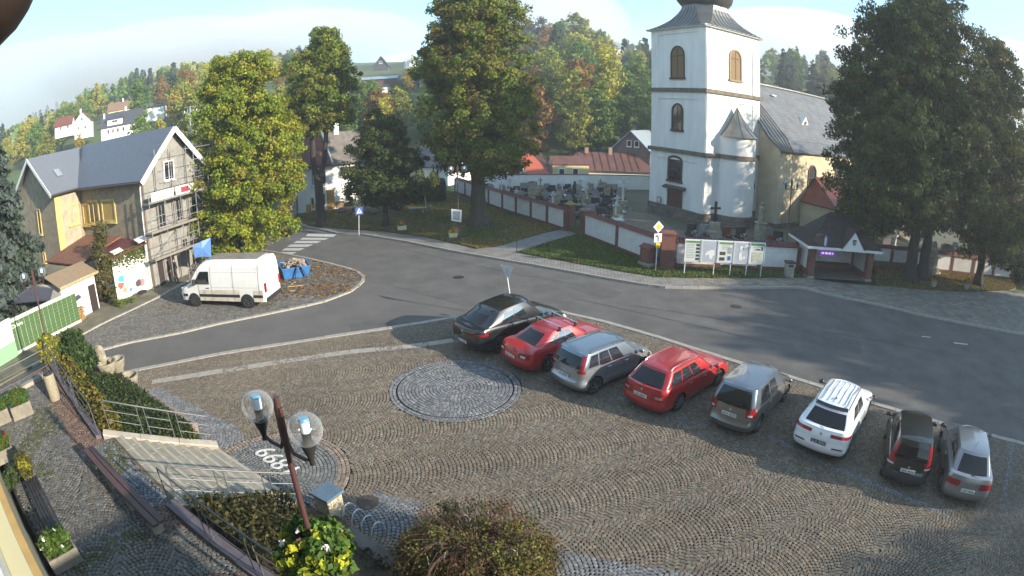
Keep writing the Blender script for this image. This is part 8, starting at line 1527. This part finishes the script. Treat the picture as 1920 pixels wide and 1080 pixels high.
# ---------------------------------------------------------------- lawn furniture, tubs, rocks
def tub(label, p, kind, seed):
    t = thing('flower_tub', label, 'flower tub', p, .3, group='flower tubs along the pavement'); MB().lathe([(.22, 0), (.27, .42), (.30, .45), (.24, .45), (.2, .2)], n=14).build('tub', mat('grey_tub', (.38, .38, .35), .9, var=.2), t, smooth=True) if kind == 'round' else MB().box((0, 0, .2), (.7, .42, .4)).build('box', mat('cream_box', (.62, .56, .38), .8), t, bevel=.02)
    foliage('flowers', crown([(0, 0, .55, .33, .26, .2)], 24, 26, .11, .07, [(.5, .28, .03), (.55, .36, .04), (.10, .12, .02), (.3, .12, .03)], np.random.default_rng(seed)), t)['kind'] = 'stuff'
tub('round grey tub of orange flowers nearer the bus shelter under the dark trees', at(1750, 538, .15), 'round', 1); tub('round grey tub of orange flowers by the right dark tree trunk', at(1811, 541, .15), 'round', 2); tub('cream flower box on the lawn near the small dark tree', at(754, 432, .15), 'box', 3); tub('cream flower box on the lawn at the foot of the lamp post', at(851, 446, .15), 'box', 4)
b = at(783, 400, .15); st_ = thing('stone_table', 'low grey stone table with an upright block on the shaded lawn', 'stone table', b, .12); MB().box((0, 0, .48), (1.6, .7, .12)).build('slab', M_CONC, st_, bevel=.02); MB().box((-.5, 0, .2), (.2, .5, .42)).build('leg', M_CONC, st_); MB().box((.5, 0, .2), (.2, .5, .42)).build('leg', M_CONC, st_); MB().ico((1.15, .05, .42), 1, 1, (.27, .22, .5), .12, random.Random(2)).build('block', mat('weathered_sandstone', (.3, .27, .2)), st_)
rr = random.Random(9); Mrock = mat('grey_boulder', (.13, .12, .105), .95, var=.5, scale=3, bump=.6)
rk = [MB().ico((0, 0, 0), 1, 2, (.55, .42, .36), .13, random.Random(i)).mesh('boulder', Mrock) for i in range(4)]
for k, (px, py, s_, lb) in enumerate(((640, 398, .9, 'broad flat boulder'), (655, 402, .7, 'low boulder'), (668, 396, 1.0, 'large boulder'), (688, 398, 1.1, 'tallest boulder'), (703, 402, .9, 'rounded boulder'), (716, 397, .8, 'small boulder'), (736, 401, .7, 'boulder nearest the red shrub'))):
    p = at(px, py, .2); inst('boulder', rk[k % 4], None, p+Vector((0, 0, .12)), rr.uniform(0, 6), (s_, s_, s_*1.1), label=f'{lb} in the rock garden before the white house', cat='boulder', group='boulders of the rock garden')
shrub('dark red low shrub behind the boulders of the rock garden', at(744, 396, .15), [(0, 0, .35, .7, .4, .3)], 12, [(.16, .03, .025), (.10, .03, .02)], 26, 34, .2, .09); shrub('dull green creeping shrub among the boulders', at(698, 388, .15), [(0, 0, .5, 1.1, .5, .5)], 13, DG, 40, 34, .25, .1)
b = at(1746, 512, .15); sn = thing('stone_shrine', 'weathered stepped stone shrine pedestal between the dark tree trunks', 'shrine', b, .2)
for w_, z_, h_ in ((1.5, .1, .25), (1.15, .35, .25), (.75, .85, .8), (.95, 1.3, .14), (.6, 1.6, .5), (.7, 1.9, .12)): MB().box((0, 0, z_), (w_, w_*.8, h_)).build('stone_course', mat('weathered_sandstone', (.3, .27, .2)), sn, bevel=.02)
# ---------------------------------------------------------------- by the renovated house
c0 = at(534, 525, .05); c1 = at(579, 518, .05); ck = thing('rubble_skip', 'blue open skip heaped with rubble behind the white van', 'skip', c0, math.atan2((c1-c0).y, (c1-c0).x)); CL = (c1-c0).length; M_SKB = mat('blue_skip_paint', (.04, .17, .42), .5, var=.25, scale=3)
CD = 1.7
for q, nm in (([(0, 0, 0), (CL, 0, 0), (CL+.12, -.12, .68), (-.12, -.12, .68)], 'front_side'), ([(CL, 0, 0), (CL, CD, 0), (CL+.12, CD+.12, .68), (CL+.12, -.12, .68)], 'end_side'), ([(0, CD, 0), (0, 0, 0), (-.12, -.12, .68), (-.12, CD+.12, .68)], 'end_side'), ([(CL, CD, 0), (0, CD, 0), (-.12, CD+.12, .68), (CL+.12, CD+.12, .68)], 'back_side')): MB().slab(q, .05).build(nm, M_SKB, ck)
for a_, b_ in (((-.12, -.12, .68), (CL+.12, -.12, .68)), ((-.12, CD+.12, .68), (CL+.12, CD+.12, .68)), ((-.12, -.12, .68), (-.12, CD+.12, .68)), ((CL+.12, -.12, .68), (CL+.12, CD+.12, .68))): MB().beam(a_, b_, .07, .07).build('rim', M_SKB, ck)
MB().beam((CL*.42, -.20, .05), (CL*.55, -.2, .98), .09, .05).beam((CL*.92, -.2, .05), (CL*.60, -.2, .98), .09, .05).box((CL*.575, -.2, .98), (.2, .06, .08)).build('lifting_arm', mat('dark_blue_steel', (.015, .02, .05), .5), ck)
ru = MB(); r_ = random.Random(3)
for k in range(120): x, y = r_.uniform(.05, CL-.05), r_.uniform(.1, CD-.1); ru.ico((x, y, .45+.35*(1-((x/CL-.5)*1.6)**2)+r_.uniform(-.1, .08)), r_.uniform(.06, .15), 1, (1, .8, .7), .25, r_)
ru.build('rubble', mat('pale_rubble', (.42, .36, .26), .95, var=.5, scale=2, col2=(.2, .14, .1)), ck, kind='stuff')
ru = MB()
for k in range(260): a_ = r_.uniform(0, 6.28); q = r_.random()**.6; ru.ico((math.cos(a_)*q*1.5, math.sin(a_)*q*1.1, .9*(1-q)**1.1+r_.uniform(-.05, .06)), r_.uniform(.07, .19), 1, (1, .8, .6), .25, r_)
b = at(372, 508); ru.build('rubble_heap', mat('dark_rubble', (.12, .11, .10), .95, var=.5, scale=2), None, loc=(b.x, b.y, .05), kind='stuff', label='dark heap of broken stone at the corner of the scaffolding', cat='rubble heap')
for k, (px, py, rz_, L_) in enumerate(((556, 536, .3, 1.1), (550, 531, 1.4, .5), (548, 545, .2, .35))): b = at(px, py, .07); MB().box((0, 0, 0), (L_, .09, .05)).build('wood_scrap', M_WOODT, None, loc=tuple(b), rz=rz_, label=('long pale wood scrap lying on the leaves behind the van', 'short pale wood scrap lying crosswise on the leaves behind the van', 'small pale wood chip nearest the rear of the van')[k], cat='wood scrap', group='wood scraps on the leaves')
def wbin(label, px, py, cb, cl, w=.6, h=1.0):
    b = at(px, py, .1); t = thing('wheelie_bin', label, 'wheelie bin', b, 1.2, group='wheelie bins by the sheds'); MB().prism([(-w*.42, -w*.42), (w*.42, -w*.42), (w*.42, w*.42), (-w*.42, w*.42)], .05, .06).add([(-w*.4, -w*.4, .06), (w*.4, -w*.4, .06), (w*.4, w*.4, .06), (-w*.4, w*.4, .06), (-w/2, -w/2, h), (w/2, -w/2, h), (w/2, w/2, h), (-w/2, w/2, h)], [(0, 1, 5, 4), (1, 2, 6, 5), (2, 3, 7, 6), (3, 0, 4, 7)]).build('body', cb, t); MB().box((0, 0, h+.04), (w+.06, w+.08, .08)).build('lid', cl, t, bevel=.02)
    for s_ in (-1, 1): MB().tube((-w*.4, s_*.2, .1), (-w*.4, s_*.26, .1), .1, n=12).build('wheel', M_BPL, t)
wbin('black wheelie bin with a pale paper on its lid beside the white shed door', 209, 565, M_BPL, mat('grey_plastic', (.055, .055, .058))); wbin('wheelie bin with a bright yellow side next to the black bin', 226, 559, mat('yellow_plastic', (.6, .5, .06), .5), mat('yellow_plastic', (.6, .5, .06)), .5, 1.05)
MB().lathe([(.12, 0), (.34, .05), (.36, .12), (.30, .16), (.1, .18)], n=20).build('tyre_stack', mat('tyre_rubber', (.018, .018, .018)), None, loc=tuple(at(268, 556, .1)+Vector((0, 0, .2))), label='dark round object leaning at the base of the painted annexe wall', cat='scrap')
# electricity pole beyond the house under renovation
p = far(357, 240, 66); ep = thing('utility_pole', 'grey utility pole with a cross-arm above the brown roof behind the scaffolded house', 'utility pole', (p.x, p.y, 1)); hh = far(355, 200, 66).z-1
MB().tube((0, 0, 0), (0, 0, hh), .14, .1, 8).build('pole', mat('green_grey_pole', (.22, .28, .24), .7), ep); MB().beam((-1.0, 0, hh-.7), (1.0, .3, hh-.45), .12, .12).build('cross_arm', mat('green_grey_pole', (.22, .28, .24)), ep); MB().beam((-.45, 0, hh-.05), (.45, .1, hh+.02), .09, .09).build('cross_arm', mat('green_grey_pole', (.22, .28, .24)), ep)
for x in (-.9, -.4, .4, .9): MB().tube((x, .1, hh-.6), (x, .1, hh-.38), .05, n=6).build('insulator', M_SWHITE, ep)
# ---------------------------------------------------------------- graves
GM = {'grey': mat('grey_grave_granite', (.26, .26, .25), .5, var=.3, scale=4), 'black': mat('black_grave_granite', (.035, .037, .04), .2, var=.2), 'sand': mat('grave_sandstone', (.36, .31, .23), .9, var=.4, scale=3), 'white': mat('grave_marble', (.62, .62, .60), .6, var=.15), 'red': mat('red_grave_granite', (.16, .06, .045), .3, var=.3)}
FLC = [[(.5, .4, .04), (.6, .5, .1)], [(.55, .1, .2), (.6, .3, .35)], [(.6, .6, .58), (.65, .6, .5)], [(.5, .06, .04), (.4, .1, .05)]]
def grave(v, seed):
    rg_ = np.random.default_rng(seed); t = thing('grave', 'x', 'grave'); m = GM[('grey', 'black', 'sand', 'white', 'red', 'black', 'grey', 'sand')[v]]
    fr = MB(); fr.box((0, -.9, .12), (1.0, .12, .26)).box((-.46, -.02, .12), (.1, 1.7, .26)).box((.46, -.02, .12), (.1, 1.7, .26)).box((0, .82, .12), (1.0, .12, .26)); fr.build('kerb_frame', GM['grey'] if v != 1 else m, t)
    if v % 2: MB().box((0, -.05, .26), (.9, 1.6, .07)).build('slab', m, t)
    else: foliage('planting', crown([(0, 0, .2, .4, .75, .12)], 14, 14, .12, .08, GRN, rg_), t)['kind'] = 'stuff'
    if v in (0, 1, 4): MB().prism([(-.45, .78), (.45, .78), (.45, .95), (-.45, .95)], .2, 1.05).build('headstone', m, t, bevel=.03); MB().box((0, .86, .22), (1.1, .35, .3)).build('plinth', m, t)
    elif v == 2: MB().box((0, .88, .45), (.6, .4, .9)).box((0, .88, .95), (.72, .5, .12)).build('pedestal', m, t); MB().box((0, .88, 1.5), (.13, .13, 1.0)).box((0, .88, 1.65), (.55, .13, .13)).build('cross', m, t)
    elif v == 3: MB().box((0, .88, .3), (.55, .4, .6)).build('pedestal', GM['sand'], t); MB().box((0, .88, 1.15), (.14, .12, 1.2)).box((0, .88, 1.4), (.66, .12, .15)).build('cross', m, t)
    elif v == 5: MB().add([(-.2, .7, .3), (.2, .7, .3), (.2, 1.08, .3), (-.2, 1.08, .3), (-.13, .78, 1.9), (.13, .78, 1.9), (.13, 1.0, 1.9), (-.13, 1.0, 1.9), (0, .89, 2.08)], [(0, 1, 5, 4), (1, 2, 6, 5), (2, 3, 7, 6), (3, 0, 4, 7), (4, 5, 8), (5, 6, 8), (6, 7, 8), (7, 4, 8)]).build('obelisk', m, t); MB().box((0, .88, .22), (.7, .6, .35)).build('plinth', m, t)
    elif v == 6: P = arch_pts(.8, 1.0); MB().add([(a, .78, .25+b_) for a, b_ in P]+[(a, .95, .25+b_) for a, b_ in P], [tuple(range(len(P))), tuple(range(2*len(P)-1, len(P)-1, -1))]+[(i, (i+1) % len(P), len(P)+(i+1) % len(P), len(P)+i) for i in range(len(P))]).build('headstone', m, t)
    else: MB().box((0, .88, .55), (1.3, .3, 1.1)).box((0, .88, 1.2), (.8, .34, .3)).box((-.55, .84, .6), (.2, .36, 1.3)).box((.55, .84, .6), (.2, .36, 1.3)).build('tomb_wall', m, t)
    foliage('flowers', crown([(0, .45, .42, .22, .18, .14)], 8, 12, .09, .07, FLC[seed % 4], rg_), t)['kind'] = 'stuff'
    if seed % 2: MB().lathe([(.06, .28), (.06, .48), (.02, .54)], (.28, .5, 0), 8).build('lantern', mat('red_lantern', (.35, .02, .02), .3), t)
    return t
GV = [grave(v, v+1) for v in range(8)]; used_v = set(); rr = random.Random(17)
GN = ['grey granite grave with rectangular headstone', 'polished black grave with low headstone', 'sandstone grave with pedestal and cross', 'grave with tall white marble cross', 'red granite grave with headstone', 'black grave with tall obelisk', 'grey grave with round-topped headstone', 'sandstone tomb wall with side posts']
def put_grave(v, p, rz, lab, s):
    if v not in used_v: t = GV[v]; used_v.add(v); t.location = p; t.rotation_euler = (0, 0, rz); t['label'] = lab
    else: t = copy_tree(GV[v], None, lab, p, rz)
    t.scale = (s,)*3; t['group'] = 'graves in the churchyard'; return t
e1 = (BW1-BW0).normalized(); e2 = Vector((-e1.y, e1.x, 0)); towc = TN+eR*3.5+eL*3.5; ng = 0
for r_i in range(15):
    for c_i in range(22):
        q = BW0-e2*(1.2+r_i*1.9)+e1*(c_i*1.3+.4+(.5 if r_i % 2 else 0)); q = Vector((q.x+rr.uniform(-.25, .25), q.y+rr.uniform(-.2, .2), CZ))
        if not inpoly([q.x], [q.y], [(v_.x, v_.y) for v_ in [A_[0]+Vector((1.2, .6, 0)), A_[1]+Vector((1.2, .8, 0)), A_[2]+Vector((1.3, 1.0, 0)), Bw[0]+Vector((1.5, 1.4, 0)), at(1180, 436, CZ), Vector((14, 70, 0)), BW0]])[0]: continue
        if (q-towc).length < 6.6: continue
        a_, b_ = px_of(q.x, q.y, CZ)
        if a_ > 1222 or 1105 < a_ < 1190 and b_ > 422: continue
        if rr.random() < .06: continue
        v = rr.choices(range(8), [5, 5, 2, 2, 2, 2, 4, 3])[0]; row = ('in the sunlit row against the back wall', 'in the second row from the back wall', 'in the third row from the back wall')[r_i] if r_i < 3 else 'in the middle rows' if r_i < 7 else 'in the front rows by the panelled wall'
        col_ = 'below the grey cottage' if a_ < 985 else 'below the bright red roof' if a_ < 1045 else 'below the yellow cottage wall' if a_ < 1105 else 'below the brown sheet roof' if a_ < 1165 else 'close to the tower'
        put_grave(v, q, math.atan2(e1.y, e1.x)+rr.uniform(-.06, .06), f'{GN[v]} {row}', rr.uniform(.68, .92))['label'] = f"{GN[v]} {col_}, {('back wall row' if r_i == 0 else 'second back row' if r_i == 1 else 'third back row' if r_i == 2 else 'middle row' if r_i < 5 else 'near-middle row' if r_i < 7 else 'front row')}"; ng += 1
for k, (px, py, v, s_) in enumerate(((1305, 446, 1, .9), (1325, 447, 0, .9), (1370, 452, 4, .9), (1398, 453, 1, .95), (1447, 457, 6, .9), (1462, 460, 1, .9), (1668, 470, 0, 1), (1690, 478, 3, 1), (1722, 486, 1, 1), (1762, 482, 6, 1), (1780, 490, 7, 1), (1800, 478, 0, 1), (1822, 494, 2, .9), (1660, 446, 1, 1), (1700, 452, 7, 1), (1640, 452, 6, 1))):
    q = at(px, py, CZ); put_grave(v, q, rr.uniform(-.3, .3), f"{GN[v]} {'behind the notice board' if px < 1500 else 'behind the right trees'}, {('first', 'second', 'third', 'fourth', 'fifth', 'sixth', 'seventh', 'eighth', 'ninth', 'tenth')[k if k < 6 else k-6]} from left", s_)
for v in range(8):
    if v not in used_v: put_grave(v, at(1640+v*4, 440, CZ), 0, GN[v]+' at the far side of the churchyard', 1)
# stone crucifix, statue
b = at(1338, 447, CZ); cr = thing('stone_cross', 'dark stone cross on a pedestal in front of the turret of the church', 'stone cross', b, .2); MB().box((0, 0, .3), (1.0, .8, .6)).box((0, 0, .9), (.7, .6, .7)).build('pedestal', GM['sand'], cr, bevel=.03); MB().box((0, 0, 2.0), (.16, .14, 1.6)).box((0, 0, 2.3), (.85, .14, .16)).build('cross', mat('dark_cast_iron', (.03, .03, .03), .6), cr)
b = at(1424, 452, CZ); sa_ = thing('statue', 'weathered stone statue on a tall pedestal between the turret and the nave lamp', 'statue', b, .1); MB().box((0, 0, .7), (.75, .65, 1.4)).box((0, 0, 1.43), (.9, .8, .12)).build('pedestal', GM['sand'], sa_, bevel=.02)
MB().lathe([(.30, 1.48), (.32, 1.7), (.24, 2.1), (.28, 2.45), (.26, 2.62), (.10, 2.72), (.13, 2.85), (.12, 2.98), (.03, 3.05)], n=12).build('figure', mat('weathered_sandstone', (.3, .27, .2)), sa_, smooth=True)
b = at(1167, 392, CZ); cw_ = thing('stone_cross', 'tall pale stone cross standing above the other graves left of the tower', 'stone cross', b, .1); MB().box((0, 0, .4), (.9, .7, .8)).build('pedestal', GM['sand'], cw_); MB().box((0, 0, 1.9), (.2, .16, 2.4)).box((0, 0, 2.5), (.95, .16, .2)).build('cross', GM['white'], cw_)
# ---------------------------------------------------------------- the builder in front of the scaffolding
def skin(name, verts, edges, rad, parent, mats=None, sub=1, root=0):
    me = bpy.data.meshes.new(name); me.from_pydata(verts, edges, []); o = bpy.data.objects.new(name, me); C.objects.link(o); md = o.modifiers.new('s', 'SKIN'); md.use_smooth_shade = True
    for i, v in enumerate(me.skin_vertices[0].data): v.radius = (rad[i], rad[i]); v.use_root = (i == root)
    o.modifiers.new('d', 'SUBSURF').levels = sub; bpy.context.view_layer.update(); m2 = bpy.data.meshes.new_from_object(o.evaluated_get(bpy.context.evaluated_depsgraph_get())); m2.name = name; bpy.data.objects.remove(o); o = bpy.data.objects.new(name, m2); C.objects.link(o); o.parent = parent
    for m in mats: m2.materials.append(m)
    return o
b = at(331, 531, .09); pn = thing('person', 'man in dark clothes with one arm stretched out, standing in front of the scaffolded house', 'person', b, -.35)
Vp = [(0, 0, .88), (0, .01, 1.08), (.03, .0, 1.28), (.05, -.01, 1.40), (.07, -.03, 1.48), (.085, -.05, 1.60), (-.10, .01, .84), (-.13, -.03, .48), (-.14, .03, .09), (-.14, -.12, .04), (.10, 0, .84), (.12, .05, .47), (.10, .12, .09), (.11, -.03, .04), (-.15, 0, 1.37), (-.24, -.05, 1.12), (-.20, -.20, .92), (.24, -.02, 1.36), (.44, -.10, 1.18), (.62, -.16, 1.06)]
Ep = [(0, 1), (1, 2), (2, 3), (3, 4), (4, 5), (0, 6), (6, 7), (7, 8), (8, 9), (0, 10), (10, 11), (11, 12), (12, 13), (3, 14), (14, 15), (15, 16), (3, 17), (17, 18), (18, 19)]
hands = []
for (w_, d_) in ((16, Vector((.03, -.10, -.06))), (19, Vector((.11, -.03, -.05)))):
    base = Vector(Vp[w_]); pal_ = base+d_*.6; Vp.append(tuple(pal_)); pi_ = len(Vp)-1; Ep.append((w_, pi_)); side_ = d_.cross(Vector((0, 0, 1))).normalized()
    for f_ in range(5):
        o_ = (f_-1.5)*.022 if f_ < 4 else -.05; L_ = (.07, .08, .075, .06, .05)[f_]; a1 = pal_+side_*o_+d_.normalized()*.02; a2 = a1+d_.normalized()*L_*.6+Vector((0, 0, -.01)); a3 = a2+d_.normalized()*L_*.4+Vector((0, 0, -.03)); i_ = len(Vp); Vp += [tuple(a1), tuple(a2), tuple(a3)]; Ep += [(pi_, i_), (i_, i_+1), (i_+1, i_+2)]
Rp = [.15, .15, .165, .12, .055, .10, .095, .065, .048, .035, .095, .065, .048, .035, .075, .05, .036, .075, .05, .036]+[.03]+[.011]*15+[.03]+[.011]*15
bd_ = skin('body', Vp, Ep, Rp, pn, [mat('dark_jacket', (.022, .024, .03), .85, var=.3, scale=8), mat('dark_trousers', (.03, .03, .035), .85), mat('skin', (.42, .24, .17), .6)], 1)
for f in bd_.data.polygons:
    z_ = f.center.z; x_ = f.center.x; f.material_index = 2 if z_ > 1.47 or (x_ > .60) or (x_ < -.12 and z_ < .93 and f.center.y < -.17) else 1 if z_ < .86 else 0
MB().ico((.085, -.03, 1.66), .105, 2, (.9, 1.0, .75)).build('hair', mat('dark_hair', (.02, .015, .012), .9), pn, smooth=True)
for x, y in ((-.14, -.06), (.105, .04)): MB().ico((x, y, .045), .06, 2, (.8, 2.2, .75)).build('shoe', mat('dark_shoe', (.02, .018, .015), .7), pn, smooth=True)
MB().ico((.085, -.155, 1.60), .016, 1).build('nose', mat('skin', (.42, .24, .17)), pn)
b = at(318, 520, .09); MB().lathe([(.12, 0), (.16, .3), (.17, .32), (.15, .32), (.12, .05)], n=14).build('green_bucket', mat('green_plastic', (.03, .18, .08), .5), None, loc=(b.x, b.y, .95), label='green bucket held up beside the man in front of the dark doorway', cat='bucket')
# ---------------------------------------------------------------- look-alikes are told apart by their order from left to right
_by = {}
for o in list(C.objects):
    if o.parent is None and o.get('group') in ('trees of the wooded hillside', 'graves in the churchyard'): _by.setdefault(o['label'], []).append(o)
_ord = ['leftmost', 'second', 'third', 'fourth', 'fifth', 'sixth', 'seventh', 'eighth', 'ninth', 'tenth', 'eleventh', 'twelfth']
for lb_s, L_s in _by.items():
    if len(L_s) < 2: continue
    L_s.sort(key=lambda o: math.atan2(o.location.x, o.location.y))
    for k_s, o in enumerate(L_s):
        o['label'] = ('leftmost ' if k_s == 0 else '')+lb_s+('' if k_s == 0 else ', rightmost' if k_s == len(L_s)-1 else f', {_ord[min(k_s, 11)]} from left')
for o in list(C.objects):
    if o.get('label'):
        w_s = o['label'].split()
        if len(w_s) > 16: o['label'] = o['label'].replace(' on the slope,', ',').replace(' broadleaf', '')
